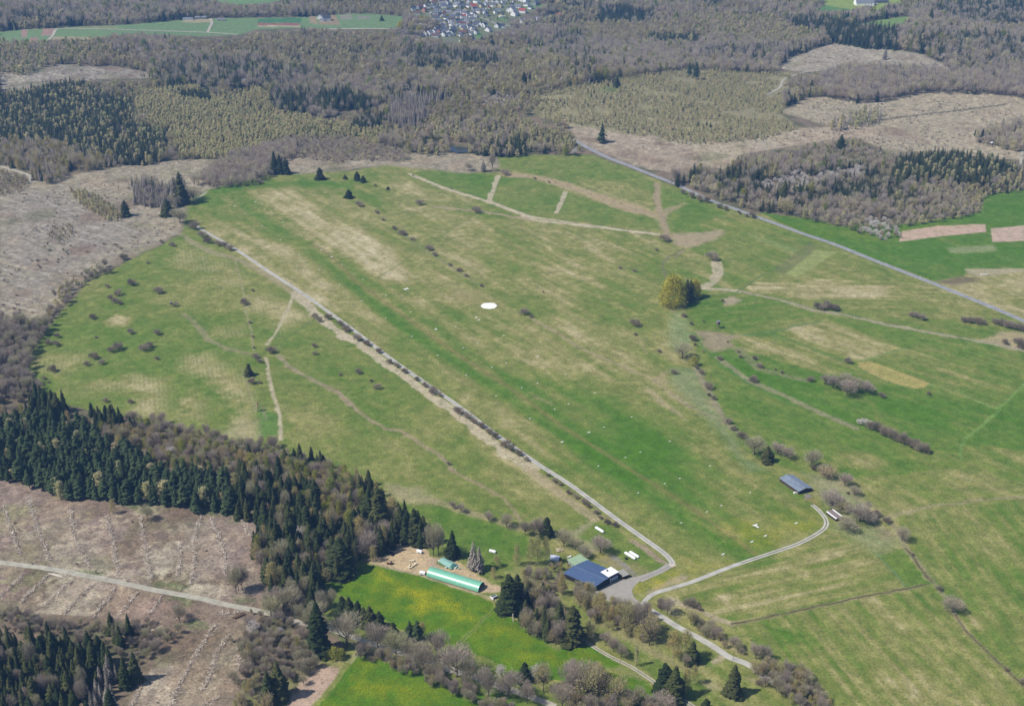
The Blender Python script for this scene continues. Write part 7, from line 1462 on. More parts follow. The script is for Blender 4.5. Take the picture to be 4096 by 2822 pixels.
# sheep
def sheep(x, y, rz, lb):
    w_ = at('Y', x, y + 12); b = MB(); b.ball((0, 0, .62), (.62, .36, .36), 10, 7); b.ball((.45, 0, .72), (.32, .24, .26), 8, 5); b.ball((.72, 0, .88), (.2, .13, .15), 8, 5)
    b.ball((.93, 0, .80), (.13, .08, .09), 6, 4); b.ball((.66, .15, .93), (.06, .1, .03), 6, 4); b.ball((.66, -.15, .93), (.06, .1, .03), 6, 4); b.ball((-.62, 0, .6), (.1, .06, .14), 6, 4)
    for sx, sy in ((.38, .17), (.38, -.17), (-.4, .17), (-.4, -.17)): b.tube((sx, sy, .5), (sx + .02, sy, .24), .08, .055, 6); b.tube((sx + .02, sy, .26), (sx, sy, 0), .05, .04, 6)
    me_ = mesh('sheep', b.V, b.F, m_wool, smooth=True); o = ob('sheep', me_, None, (w_[0], w_[1], 0), rz, (1.5, 1.5, 1.4)); tag(o, lb, 'sheep', 'sheep in the yard')
m_wool = plain('wool', (236, 226, 196), .9, k=.8, noise=.1, scale=4)
for i, (x, y, rz) in enumerate(((1265, 655, .6), (1335, 662, .4), (1385, 645, 1.9), (1440, 755, .2), (1415, 800, .7), (1385, 815, .3), (1228, 838, 1.5), (1325, 868, 1.2), (1237, 900, .1))):
    sheep(x, y, rz, 'cream coloured sheep in the sandy yard, ' + ('upper group of three, %s from left' % ordn(i + 1) if i < 3 else 'right hand trio, %s from top' % ordn(i - 2) if i < 6 else 'lower left trio, %s one' % ['upper left', 'right', 'lowest'][i - 6]))
# blue and white tarpaulin shelter, tan heap
w_ = at('Hh', 100, 440); t = empty('tarpaulin_shelter', (w_[0], w_[1], 0), R(-15), 'blue and white tarpaulin shelter among the birches behind the hangar', 'shelter')
b = MB(); pr = [(-2.6, 0), (-2.7, 1.6), (-1.2, 2.6), (1.2, 2.6), (2.6, 1.7), (2.6, 0)]
V = [(-3.4, y, z) for y, z in pr] + [(0, y * 1.05, z * 1.08) for y, z in pr] + [(3.4, y, z * .9) for y, z in pr]
b.add(V, [(i + j * 6, i + 1 + j * 6, i + 7 + j * 6, i + 6 + j * 6) for j in range(2) for i in range(5)] + [(0, 5, 4, 3, 2, 1), (12, 13, 14, 15, 16, 17)]); b.build('cover', plain('bluish white sheet', (206, 212, 232), .5, k=.75, noise=.25, scale=.8), t)
b = MB(); b.add([(3.45, -2.6, 0), (3.45, 2.6, 0), (3.45, 2.6, 1.5), (3.45, -2.6, 1.4)], [(0, 1, 2, 3)]); b.build('side_sheet', plain('blue sheet', (60, 76, 130), .5), t)
w_ = at('Hh', 195, 260); rr = random.Random(8); b = MB()
for i in range(30): b.ball((rr.uniform(-2.4, 2.4), rr.uniform(-2, 2), rr.uniform(.1, .9)), (rr.uniform(.5, 1), rr.uniform(.3, .8), rr.uniform(.2, .5)), 6, 4)
tag(b.build('rubble_heap', plain('tan rubble', (214, 196, 166), noise=.3), None, (w_[0], w_[1], 0)), 'heap of tan rubble behind the tarpaulin shelter', 'heap')
w_ = at('Hh', 400, 400); b = MB(); b.box(-1.5, 1.5, -.5, .5, 0, .8); b.ball((1, 0, .9), (.7, .7, .6)); tag(b.build('garden_bench', m_white, None, (w_[0], w_[1], 0), .3), 'white bench at the corner of the green roofed annex', 'bench')
w_ = at('Hh', 12, 340); b = MB(); b.tube((0, 0, 0), (0, 0, 5), .09, .07); tag(b.build('mast', m_white, None, (w_[0], w_[1], 0)), 'thin pale mast beside the tarpaulin shelter', 'mast')
w_ = at('Hh', 830, 1270); b = MB(); b.box(-1.4, 1.4, -.6, .6, 0, .8); b.box(-1.2, -.6, -.4, .4, .8, 1.3); tag(b.build('timber_stack', plain('pale timber', (226, 208, 168)), None, (w_[0], w_[1], 0), .2), 'pale stack of timber below the apron among the birches', 'timber stack')
# ---- airfield signs and markers
def board(x0, x1, y0, y1): b = MB(); b.box(x0, x1, y0, y1, .05, .14); return b
ra = math.atan2(DR[1], DR[0])
w_ = at('M', 660, 415); t = empty('landing_t', (w_[0], w_[1], 0), ra, 'white landing T lying flat on the yellow flecked grass near the track', 'landing T')
pT = [at('M', *p) for p in [(545, 400), (680, 360), (612, 395), (720, 460)]]
w_ = pT[0]; a1 = v2(pT[1]) - v2(pT[0]); a2 = v2(pT[3]) - v2(pT[2])
for nm_, p0, p1 in (('crossbar', pT[0], pT[1]), ('stem', pT[2], pT[3])):
    d = v2(p1) - v2(p0); Lg = np.linalg.norm(d); b = MB(); b.box(0, Lg, -.55, .55, .3, .45)
    o = b.build(nm_, m_white, t); o.matrix_parent_inverse = Matrix(); M_ = Matrix.Translation(Vector((*(v2(p0)), 0))) @ Matrix.Rotation(math.atan2(d[1], d[0]), 4, 'Z')
    o.matrix_local = (Matrix.Translation(t.location) @ Matrix.Rotation(ra, 4, 'Z')).inverted() @ M_
mk = board(-1.25, 1.25, -.55, .55); mk = MB(); mk.add([(-1.3, -.6, 0), (1.3, -.6, 0), (1.3, .6, 0), (-1.3, .6, 0), (-1.3, 0, .55), (1.3, 0, .55)], [(0, 1, 5, 4), (2, 3, 4, 5), (1, 2, 5), (3, 0, 4), (3, 2, 1, 0)])
mkm = mesh('marker_board', mk.V, mk.F, m_white)
def marker(fr, x, y, lb, grp, s=1.0):
    w_ = at(fr, x, y); o = ob('marker_board', mkm, None, (w_[0], w_[1], 0.02), ra + math.pi / 2, (s * .62, s * .62, s * .62)); tag(o, lb, 'marker', grp)
ROWS = [('left runway edge', [('1', 1752, 1383), ('1', 1873, 1470), ('1', 1996, 1560), ('4', 2127, 114), ('4', 2263, 210), ('5', 168, 310), ('5', 320, 415), ('5', 484, 524), ('5', 650, 635), ('5', 830, 762), ('5', 1022, 890), ('5', 1219, 1025), ('5', 1437, 1169), ('5', 1906, 1486), ('8', 2165, 101), ('9', 47, 360)]),
        ('road side runway edge', [('1', 1620, 1410), ('1', 1735, 1497), ('4', 1855, 50), ('4', 1980, 147), ('4', 2115, 244), ('4', 2249, 347), ('5', 160, 453), ('5', 320, 565), ('5', 492, 687), ('5', 663, 811), ('5', 851, 943), ('5', 1049, 1080), ('5', 1273, 1230), ('5', 1726, 1544), ('8', 1990, 162), ('8', 2275, 360)]),
        ('middle runway edge', [('5', 782, 621), ('5', 927, 733), ('5', 1118, 861), ('5', 1324, 996), ('5', 1529, 1133), ('5', 1763, 1287), ('5', 2005, 1451), ('9', 38, 66), ('9', 217, 287)]),
        ('meadow side runway edge', [('5', 1341, 362), ('5', 1101, 679), ('5', 1325, 819), ('5', 1508, 938), ('5', 1703, 1062), ('5', 1947, 1218), ('5', 2199, 1380), ('6', 237, 1543), ('9', 312, 246), ('9', 503, 160)])]
for nm_, L_ in ROWS:
    for i, (fr, x, y) in enumerate(L_): marker(fr, x, y, 'small white marker board in the %s row, %s from the far end' % (nm_, ordn(i + 1)), 'white runway markers')
for i, (fr, x, y, lb) in enumerate((('9', 604, 446, 'white marker board between the landing T and the track'), ('9', 807, 362, 'white marker board nearest to the small open shed'), ('9', 515, 485, 'larger white marker board just below the landing T'), ('9', 324, 567, 'larger white marker board at the bottom end of the runway'),
                                     ('5', 1664, 1321, 'double white marker board right of the worn runway line'), ('5', 1486, 1384, 'curved pair white marker board left of the worn runway line'), ('5', 652, 640, 'white board beside the aircraft shaped ground sign'),
                                     ('5', 917, 562, 'white board above the double board near the white circle'), ('5', 935, 577, 'double white board just below left of the white circle'), ('1', 1553, 1362, 'white board pair at the far end of the runway, left'), ('1', 1690, 1335, 'white board pair at the far end of the runway, right'), ('4', 2196, 159, 'large white board at the far road side of the runway'))):
    marker(fr, x, y, lb, None, 1.6)
w_ = at('5', 455, 374); t = empty('ground_cross', (w_[0], w_[1], 0), 0, 'large white cross laid out on the airfield left of the white circle', 'ground sign')
for p0, p1 in (((437, 376), (473, 373)), ((448, 381), (463, 367))):
    a_ = v2(at('5', *p0)); c_ = v2(at('5', *p1)); d = c_ - a_; Lg = max(np.linalg.norm(d), 5); b = MB(); b.box(-Lg / 2, Lg / 2, -.6, .6, .25 + .13 * (p0[0] > 440), .36 + .13 * (p0[0] > 440)); b.build('bar', m_white, t, (0, 0, 0), math.atan2(d[1], d[0]))
cc = at('5', 1005, 484); ra_ = random.Random(4); b = MB(); n = 44; rad = [8.6 + .9 * math.sin(i * 1.9) * (i % 3 == 0) + ra_.uniform(-.45, .45) for i in range(n)]
V = [(math.cos(6.283 * i / n) * rad[i], math.sin(6.283 * i / n) * rad[i], 0) for i in range(n)]; V += [(x * .97, y * .97, .22) for x, y, z in V]; b.add(V, [(i, (i + 1) % n, n + (i + 1) % n, n + i) for i in range(n)] + [tuple(range(n, 2 * n))])
tag(b.build('chalk_circle', plain('white chalk', (246, 242, 232), .8, k=.8, noise=.2, scale=.3), None, (cc[0], cc[1], 0.02)), 'big white chalk disc with ragged rim in the middle of the airfield', 'ground sign')
# ---- raised hunting stands
def stand(fr, x, y, s, lb, roofm=None, rz=.4):
    w_ = at(fr, x, y); t = empty('hunting_stand', (w_[0], w_[1], float(H(w_[0], w_[1]))), rz, lb, 'hunting stand'); t.scale = (s, s, s)
    for sx in (-1, 1):
        for sy in (-1, 1): b = MB(); b.tube((sx * 1.2, sy * 1.2, -.2), (sx * .8, sy * .8, 3), .1, .1); b.build('leg', m_wood, t)
    b = MB(); b.box(-1, 1, -1, 1, 3, 4.9); b.build('cabin', m_wood, t); b = MB(); slab(b, -1.3, 1.3, -1.3, 1.3, 4.95, 5.2, 5.2, 4.95, .12); b.build('roof', roofm or m_slate2, t)
    b = MB(); b.tube((1.8, -.3, 0), (1.0, -.3, 3), .05, .05); b.tube((1.8, .3, 0), (1.0, .3, 3), .05, .05)
    for i in range(6): q_ = (i + .5) / 6; b.tube((1.8 - .8 * q_, -.3, 3 * q_), (1.8 - .8 * q_, .3, 3 * q_), .04, .04)
    b.build('ladder', m_wood, t)
stand('6', 290, 632, 1.5, 'wooden hunting stand with grey roof in the right meadow below the yellow willow')
stand('4', 1135, 488, 1.0, 'small hunting stand beside a dark bush in the left pasture')
stand('7', 1728, 612, 1.0, 'white roofed hunting stand under the bright yellow green tree', m_white)
stand('3', 2098, 975, 1.5, 'hunting stand on the pale clearing at the far right', m_white)
# ---- felled timber and brushwood rows
m_brush = foliage('felled brushwood', [(164, 148, 130), (144, 128, 112)], .35, .6, 1.3)
m_brush2 = plain('pale broken wood', (222, 210, 194), .9, k=.9, noise=.2)
def brush(fr, pts, w, lb, seed, n_per=14.0):
    w = w * .72
    P = smooth_path([at(fr, *p)[:2] for p in pts], 2.0); rng = np.random.default_rng(seed); Ln = len(P) * 2.0; n = int(Ln * n_per)
    k = rng.integers(0, len(P), n); c = np.array(P)[k]; z = H(c[:, 0], c[:, 1]); o = rng.normal(size=(n, 2)) * w * .28
    gap = vnoise(k * .13, k * 0 + seed, seed) > .02
    Pt = np.stack([c[:, 0] + o[:, 0], c[:, 1] + o[:, 1], z + np.maximum(0, .9 - abs(o).sum(1) / w) * rng.uniform(0, 2.0, n)], 1)[gap]; n = len(Pt)
    D = rdir(rng, n); D[:, 2] = abs(D[:, 2]) * .45; D /= np.linalg.norm(D, axis=1)[:, None]
    V, Fc = slivers(Pt, D, rng.uniform(1.0, 3.4, n), rng.uniform(.14, .42, n), rng); org = P[len(P) // 2]; V = V - np.array([org[0], org[1], 0])
    mi = (rng.uniform(size=len(Fc)) < .55).astype(int)
    o_ = ob('brushwood_row', mesh('brushwood_row', V, Fc, [m_brush, m_brush2], mi), None, (org[0], org[1], 0)); tag(o_, lb, 'brushwood', 'brushwood rows on the lower clearings')
for i, P_ in enumerate(([(20, 240), (70, 400), (100, 470), (135, 570)], [(180, 200), (220, 310), (260, 430), (310, 560), (330, 610)], [(470, 280), (485, 430), (530, 550), (600, 660)], [(700, 320), (740, 440), (760, 580), (780, 700)],
                        [(935, 330), (950, 470), (975, 620), (1000, 730)], [(1330, 320), (1290, 450), (1285, 620), (1260, 770)], [(1395, 340), (1450, 470), (1490, 600), (1490, 690)], [(1600, 350), (1660, 450)], [(1195, 500), (1195, 620), (1170, 720)])):
    brush('7', P_, 4.2, 'long row of heaped brushwood above the forest road, %s from the left' % ordn(i + 1), i)
for i, P_ in enumerate(([(280, 0), (200, 80), (100, 170), (10, 250)], [(570, 20), (470, 120), (350, 230), (260, 330)], [(880, 80), (780, 150), (660, 270), (550, 360)], [(1130, 120), (1000, 240), (880, 360), (780, 470)], [(1400, 160), (1320, 290), (1220, 400), (1130, 530)],
                        [(1670, 210), (1600, 310), (1520, 410), (1440, 500)], [(1960, 270), (1900, 380), (1820, 470)])):
    brush('T', P_, 4.0, 'slanting row of brushwood below the forest road, %s from the left' % ordn(i + 1), 20 + i)
for i, P_ in enumerate(([(1420, 1040), (1330, 1180), (1240, 1330), (1170, 1470), (1130, 1570)], [(1520, 1110), (1440, 1220), (1390, 1370), (1340, 1470)], [(1640, 1080), (1590, 1200), (1570, 1340)], [(960, 1380), (900, 1520), (870, 1572)], [(1350, 1560), (1450, 1520)], [(1430, 960), (1500, 965), (1600, 955)])):
    brush('7', P_, 3.6, 'row of brushwood on the slope beside the dark spruce wood, %s from the left' % ordn(i + 1), 40 + i)
w_ = at('7', 1583, 980); b = MB(); rr = random.Random(2)
for i in range(8): b.tube((-4 + rr.uniform(-.5, .5), (i % 4) * .6 - .9, .35 + (i // 4) * .55), (4, (i % 4) * .6 - .9, .35 + (i // 4) * .55), .32, .26, 7)
tag(b.build('log_pile', plain('brown logs', (130, 104, 78), noise=.3), None, (w_[0], w_[1], 0), R(40)), 'pile of long brown logs at the corner of the lower clearing', 'log pile')
w_ = at('7', 370, 712); b = MB()
for i in range(4): b.tube((-7 + i, i * .5, .3), (6 - i * .6, i * .5, .25), .28, .22, 7)
tag(b.build('felled_logs', plain('peeled logs', (226, 216, 200), noise=.15), None, (w_[0], w_[1], 0), R(-22)), 'peeled white logs lying beside the forest road', 'logs')
w_ = at('C', 1810, 760); b = MB(); rr = random.Random(12)
for i in range(9): b.tube((0, 0, .8), (rr.uniform(-4, 5), rr.uniform(-7, -1), rr.uniform(.1, 1.4)), .16, .05, 5)
b.tube((-3, 6, .6), (1.5, -6, .3), .3, .12, 6); tag(b.build('fallen_tree', m_brush2, None, (w_[0], w_[1], 0)), 'bleached fallen tree at the edge of the bright field', 'fallen tree')
w_ = at('C', 1235, 565); b = MB(); b.tube((0, 0, 0), (-.4, 0, 6.5), .38, .3, 7); tag(b.build('broken_tree', m_brush2, None, (w_[0], w_[1], 0)), 'broken upright trunk beside the bright field', 'dead trunk')
def pole(fr, x, y, h, lb):
    w_ = at(fr, x, y); b = MB(); b.tube((0, 0, -.2), (0, 0, h), .13, .1, 6); b.box(-.7, .7, -.06, .06, h - .6, h - .45); tag(b.build('wooden_pole', m_wood, None, (w_[0], w_[1], 0), .5), lb, 'pole')
pole('E', 552, 1085, 7, 'thin wooden pole beside the farm track'); pole('E', 1932, 1030, 7, 'thin wooden pole beside the lower end of the lane')
# small silver standing stones, delineators along the main road
b = MB(); b.box(-.09, .09, -.06, .06, 0, 1.0); b.box(-.1, .1, -.07, .07, .7, .82); dm = mesh('delineator_post', b.V, b.F, m_white)
j = 0
for s_ in np.arange(60, cum[-1] - 60, 50):
    p = pt(s_); d = pt(s_ + 2) - p; d = d / np.linalg.norm(d); nn = np.array([-d[1], d[0]])
    for sg_ in (-1, 1):
        q_ = p + nn * 4.6 * sg_; j += 1; o = ob('delineator_post', dm, None, (q_[0], q_[1], float(H(*q_))), 0, (1.6, 1.6, 1.1)); tag(o, 'white delineator post on the %s verge of the main road, %s from the far end' % ('left' if sg_ < 0 else 'right', ordn((j + 1) // 2)), 'road post', 'delineator posts along the main road')
for i, x in enumerate((2032, 2046, 2059, 2070)):
    w_ = at('6', x, 279); b = MB(); b.tube((-.6, 0, .6), (.6, 0, .6), .62, .62, 10); tag(b.build('wrapped_bale', m_white, None, (w_[0], w_[1], 0), .3), 'white wrapped bale beside the strip right of the main road, %s from the left' % ordn(i + 1), 'bale', 'white bales right of the main road')
# netting fence of the small paddock
fpts = [at('9', *p)[:2] for p in [(1340, 570), (1530, 530), (1690, 770), (1560, 797), (1340, 570)]]
t = empty('netting_fence', (*fpts[0], 0), 0, 'thin greenish netting fence round the small paddock at the lower right', 'fence'); o0 = v2(fpts[0])
for i in range(4):
    a_, c_ = v2(fpts[i]) - o0, v2(fpts[i + 1]) - o0; Lg = np.linalg.norm(c_ - a_); b = MB(); b.add([(*a_, .1), (*c_, .1), (*c_, .18), (*a_, .18)], [(0, 1, 2, 3)]); b.add([(*a_, .9), (*c_, .9), (*c_, .98), (*a_, .98)], [(0, 1, 2, 3)])
    for k in range(int(Lg / 5)): q_ = a_ + (c_ - a_) * k * 5 / Lg; b.tube((*q_, 0), (*q_, 1.1), .05, .05, 4)
    b.build('netting', plain('green netting', (120, 156, 130)) if i == 0 else bpy.data.materials['green netting'], t)
# ---- the village
HM = {'w': m_wall, 'c': m_cream, 'p': plain('salmon render', (226, 160, 140), k=.7), 'g': plain('grey render', (176, 176, 180))}
RM = {'s': m_slate, 'g': m_slate2, 'r': m_red, 'b': m_brick, 'k': plain('dark roof', (70, 76, 92))}
hprot = {}
def house(x, y, L_, Wd_, hh_, rz, wm, rm, lb, grp='houses of the village', name='house', cat='house', z=None):
    t = empty(name, (x, y, float(H(x, y)) if z is None else z), rz, lb, cat, grp)
    key = (round(L_), round(Wd_), round(hh_), wm, rm)
    if key not in hprot:
        L2, W2, h2 = key[:3]
        b = MB(); walls(b, -L2 / 2, L2 / 2, -W2 / 2, W2 / 2, h2, h2 + W2 * .42); w1 = mesh('wall', b.V, b.F, HM[wm])
        b = MB(); gable(b, -L2 / 2, L2 / 2, -W2 / 2, W2 / 2, h2, h2 + W2 * .42); r1 = mesh('roof', b.V, b.F, RM[rm])
        b = MB(); b.box(1, 1.7, -.3, .4, h2 + W2 * .3, h2 + W2 * .42 + 1); c1 = mesh('chimney', b.V, b.F, m_brick)
        b = MB()
        for i in range(3):
            for zz in (1.2, 4.0):
                if zz + 1.2 > h2: continue
                x0 = -L2 / 2 + L2 * (i + .5) / 3 - .6; b.box(x0, x0 + 1.2, -W2 / 2 - .06, -W2 / 2 - .01, zz, zz + 1.3)
        for zz in (1.2, 4.0, 6.6):
            if zz > h2 + 1: continue
            for sy in (-.22, .22): b.box(L2 / 2 + .01, L2 / 2 + .06, sy * W2 - .5, sy * W2 + .5, zz, zz + 1.2); b.box(-L2 / 2 - .06, -L2 / 2 - .01, sy * W2 - .5, sy * W2 + .5, zz, zz + 1.2)
        hprot[key] = (w1, r1, c1, mesh('windows', b.V, b.F, m_win))
    P_ = hprot[key]; ob('wall', P_[0], t); r_ = ob('roof', P_[1], t); ob('chimney', P_[2], r_); ob('windows', P_[3], t)
    return t
WC = {'w': 'white', 'c': 'cream', 'p': 'salmon', 'g': 'grey'}; RC = {'s': 'slate grey', 'g': 'pale grey', 'r': 'red', 'b': 'brown', 'k': 'dark'}
EXP = [ # frame, x, y, L, W, h, rotation, wall, roof, note
 ('W', 1670, 30, 11, 9, 6, 80, 'w', 's', 'at the top edge of the village'), ('W', 1430, 60, 14, 11, 6, 15, 'g', 'r', 'in the upper left of the village'), ('W', 1240, 130, 13, 11, 5, 10, 'w', 'b', 'left of the pale blue roof'),
 ('W', 1460, 150, 16, 11, 6, 5, 'w', 'g', 'second row from the top'), ('W', 1240, 250, 13, 9, 4, 5, 'g', 'g', 'with flat looking roof at the left'), ('W', 1640, 270, 13, 11, 7, 10, 'c', 's', 'with bright front in the centre left'),
 ('W', 1850, 60, 15, 12, 7, 5, 'w', 'k', 'near the top centre'), ('W', 1840, 150, 13, 11, 6, 8, 'g', 'g', 'below the dark roofed one'), ('W', 2140, 110, 11, 10, 8, 85, 'w', 's', 'with tall white gable at the top'),
 ('W', 1980, 230, 13, 11, 6, 20, 'g', 's', 'right of centre'), ('W', 2060, 310, 10, 9, 7, 80, 'c', 'b', 'with narrow cream gable'), ('W', 2290, 230, 15, 11, 6, 10, 'w', 'r', 'with a bright red roof at the right of centre'),
 ('W', 1500, 400, 11, 9, 6, 85, 'p', 'b', 'with reddish gable'), ('W', 1240, 370, 17, 9, 4, 15, 'w', 'g', 'long and low at the left'), ('W', 1190, 440, 16, 9, 4, -12, 'w', 'g', 'long and white above the round trees'),
 ('W', 1600, 380, 15, 10, 6, 0, 'w', 'g', 'right of the reddish gable'), ('W', 1720, 520, 15, 12, 7, -5, 'c', 's', 'big and cream in the centre'), ('W', 1860, 500, 12, 10, 6, 30, 'w', 's', 'right of the big cream one'),
 ('W', 1945, 520, 10, 10, 7, 80, 'w', 'g', 'with pointed white gable'), ('W', 2010, 470, 12, 9, 5, 5, 'w', 'r', 'small with dark red roof'), ('W', 2100, 450, 9, 9, 7, 75, 'w', 's', 'tall white, upper one of two'),
 ('W', 2100, 570, 9, 9, 7, 75, 'w', 's', 'tall white, lower one of two'), ('W', 2250, 560, 13, 10, 5, -5, 'w', 's', 'with blue grey roof at the right'), ('W', 1600, 600, 10, 9, 6, 70, 'w', 'g', 'centre left, third row'),
 ('W', 1500, 620, 15, 11, 4, 0, 'w', 's', 'wide grey roof, third row'), ('W', 1480, 690, 14, 8, 4, 0, 'w', 'g', 'long and white below the wide grey roof'), ('W', 1820, 610, 12, 10, 6, 40, 'w', 'k', 'dark roof beside the salmon one'),
 ('W', 1910, 680, 9, 9, 6, 75, 'p', 'r', 'salmon with red roof'), ('W', 2010, 680, 12, 10, 5, 10, 'w', 'b', 'right of the salmon one'), ('W', 2090, 660, 13, 10, 5, -10, 'w', 'g', 'with pale roof, third row right'),
 ('W', 700, 270, 11, 10, 6, 10, 'w', 'k', 'at the left end of the village, upper'), ('W', 860, 240, 14, 12, 6, 40, 'g', 'b', 'large brown roofed at the left end'), ('W', 640, 300, 9, 9, 5, 80, 'w', 's', 'leftmost of all'), ('W', 800, 380, 14, 9, 4, 5, 'w', 'b', 'low with brown roof at the left'),
 ('W', 980, 310, 10, 9, 6, 60, 'p', 'b', 'with reddish front at the left'), ('W', 1080, 270, 14, 9, 4, 0, 'g', 'g', 'pale and flat at the left'), ('W', 770, 960, 14, 11, 4, 0, 'w', 's', 'left end of the lower row'), ('W', 880, 960, 12, 11, 6, 85, 'w', 'k', 'second in the lower row'),
 ('W', 990, 940, 11, 10, 7, 75, 'w', 'b', 'third in the lower row'), ('W', 1110, 930, 14, 12, 6, 60, 'w', 'g', 'fourth in the lower row'), ('W', 1230, 900, 10, 10, 7, 70, 'w', 's', 'fifth in the lower row'), ('W', 1350, 880, 10, 10, 6, 75, 'p', 's', 'salmon in the lower row'),
 ('W', 1490, 960, 11, 10, 6, 65, 'w', 's', 'right of the salmon one in the lower row'), ('W', 1260, 980, 14, 9, 4, 0, 'w', 'b', 'low with brown roof in front of the lower row'), ('W', 1650, 900, 12, 10, 6, 60, 'w', 's', 'near the dark tree of the lower row'), ('W', 1720, 930, 11, 10, 6, 60, 'w', 'k', 'beside the dark tree of the lower row'),
 ('W', 2000, 900, 18, 12, 4, 5, 'g', 'b', 'long brown barn like at the lower right'), ('V', -20, 810, 0, 0, 0, 0, 'w', 's', ''),
 ('V', 215, 50, 10, 9, 6, 80, 'w', 's', 'at the top row, left'), ('V', 320, 60, 14, 10, 6, 70, 'w', 'g', 'at the top row, second'), ('V', 405, 65, 10, 9, 6, 80, 'w', 's', 'at the top row, third'), ('V', 340, 130, 17, 10, 6, -12, 'w', 's', 'long white below the top row'),
 ('V', 455, 140, 11, 11, 7, 75, 'c', 's', 'cream right of the long white one'), ('V', 525, 80, 10, 9, 6, 20, 'w', 'g', 'at the top row, right end'), ('V', 60, 240, 14, 11, 6, -30, 'w', 's', 'by the village road, left'), ('V', 170, 250, 14, 12, 6, -35, 'w', 's', 'by the village road, right'),
 ('V', 860, 40, 14, 11, 6, 60, 'w', 's', 'blue grey roofed at the top'), ('V', 945, 60, 14, 12, 6, 45, 'w', 'k', 'dark gabled at the top'), ('V', 1180, 50, 19, 12, 5, 5, 'g', 's', 'long roofed at the top right'), ('V', 1450, 50, 22, 14, 5, 0, 'w', 'g', 'widest roof at the top right'),
 ('V', 690, 230, 18, 15, 7, 60, 'w', 'g', 'large pale gabled at the right part'), ('V', 740, 290, 18, 14, 6, 55, 'w', 'g', 'with big pale roof at the right part'), ('V', 885, 240, 17, 13, 5, -20, 'w', 'r', 'with a big red roof at the right part'), ('V', 620, 210, 10, 9, 6, 80, 'w', 's', 'small white left of the pale gabled one'),
 ('V', 790, 150, 15, 9, 4, -5, 'w', 'g', 'low with white front above the red roof'), ('V', 680, 130, 9, 9, 6, 80, 'g', 'k', 'dark pointed above the pale gabled one'), ('V', 845, 420, 12, 12, 5, 75, 'w', 'g', 'at the wood edge, first'), ('V', 925, 400, 12, 9, 4, 0, 'w', 'g', 'at the wood edge, second'),
 ('V', 1080, 410, 13, 11, 7, 70, 'c', 'g', 'cream at the wood edge'), ('V', 1180, 380, 12, 9, 5, 20, 'w', 'g', 'at the wood edge, fourth'), ('V', 1390, 360, 15, 9, 4, 5, 'w', 's', 'white at the wood edge, fifth'), ('V', 1560, 330, 12, 10, 5, 10, 'g', 'r', 'last at the wood edge with an orange red roof'),
 ('V', 40, 470, 12, 10, 6, 70, 'w', 'g', 'lower right cluster, first'), ('V', 120, 490, 12, 11, 6, 60, 'w', 's', 'lower right cluster, second'), ('V', 175, 500, 11, 11, 6, 50, 'w', 'k', 'lower right cluster, third'), ('V', 410, 510, 12, 10, 6, 70, 'w', 'k', 'half timbered look by the road bend'), ('V', 490, 510, 16, 11, 4, -3, 'w', 'k', 'dark and long by the road bend'),
 ('V', 250, 580, 14, 12, 5, 60, 'w', 'g', 'pale roofed above the embankment'), ('W', 2460, 950, 13, 11, 6, 0, 'w', 'k', ''), ]
MAN = []
for fr, x, y, L_, Wd_, hh_, rz, wm, rm, note in EXP:
    if not L_ or not note: continue
    w_ = at(fr, x, y); MAN.append((w_[0], w_[1])); house(w_[0], w_[1], L_, Wd_, hh_, R(rz), wm, rm, ('%s house, %s roof, %s' % (WC[wm], RC[rm], note)).replace('long grey roofed', 'long'))
for i, (x, y, rz, rm) in enumerate(((990, 565, 40, 'k'), (1060, 540, 10, 's'), (1110, 545, 75, 'k'))):
    w_ = at('2' if False else 'W', x * 0 + [2870, 2960, 3080][i] * 0 + [970, 1040, 1110][i], 0) if False else un(1550 + [1000, 1045, 1115][i] * .3021, [570, 540, 545][i] * .3021)
    MAN.append(w_[:2]); house(w_[0], w_[1], 14, 11, 6, R(rz), 'w', rm, 'white house with %s roof at the lowest village end, %s from the left' % (RC[rm], ordn(i + 1)))
rr = random.Random(21); tries = 0; extra = 0
Ax = np.array(MAN)
while extra < 70 and tries < 4000:
    tries += 1; fx = rr.uniform(700, 2350); fy = rr.uniform(-60, 960); w_ = at('W', fx, fy)
    if fx < 1150 and fy > 330: continue
    if not inpoly(VW, np.array([w_[0]]), np.array([w_[1]]))[0]: continue
    if np.min(np.hypot(Ax[:, 0] - w_[0], Ax[:, 1] - w_[1])) < 15: continue
    Ax = np.vstack([Ax, [w_[0], w_[1]]]); extra += 1
    wm = rr.choice('wwwwcg'); rm = rr.choice('sssgkb'); a_, b_, _ = proj(w_[0], w_[1], 0)
    house(w_[0], w_[1], rr.choice((10, 12, 14)), rr.choice((9, 10, 11)), rr.choice((4, 6)), rr.uniform(0, 3.14), wm, rm, '%s walled house with %s roof amid the crowded village middle' % (WC[wm], RC[rm]), 'closely packed houses in the village middle')
VVw = [np.array(wpoly('V', P_)) for P_ in VV]; extra = tries = 0
while extra < 34 and tries < 4000:
    tries += 1; w_ = at('V', rr.uniform(0, 1600), rr.uniform(-60, 330))
    if not inpoly(VVw[0], np.array([w_[0]]), np.array([w_[1]]))[0] or np.min(np.hypot(Ax[:, 0] - w_[0], Ax[:, 1] - w_[1])) < 24: continue
    Ax = np.vstack([Ax, [w_[0], w_[1]]]); extra += 1; wm = rr.choice('wwwcg'); rm = rr.choice('ssgkbr')
    house(w_[0], w_[1], rr.choice((10, 12, 15)), rr.choice((9, 11)), rr.choice((4, 6)), rr.uniform(0, 3.14), wm, rm, '%s walled house with %s roof among the gardens on the village slope' % (WC[wm], RC[rm]), 'houses on the garden slope of the village')
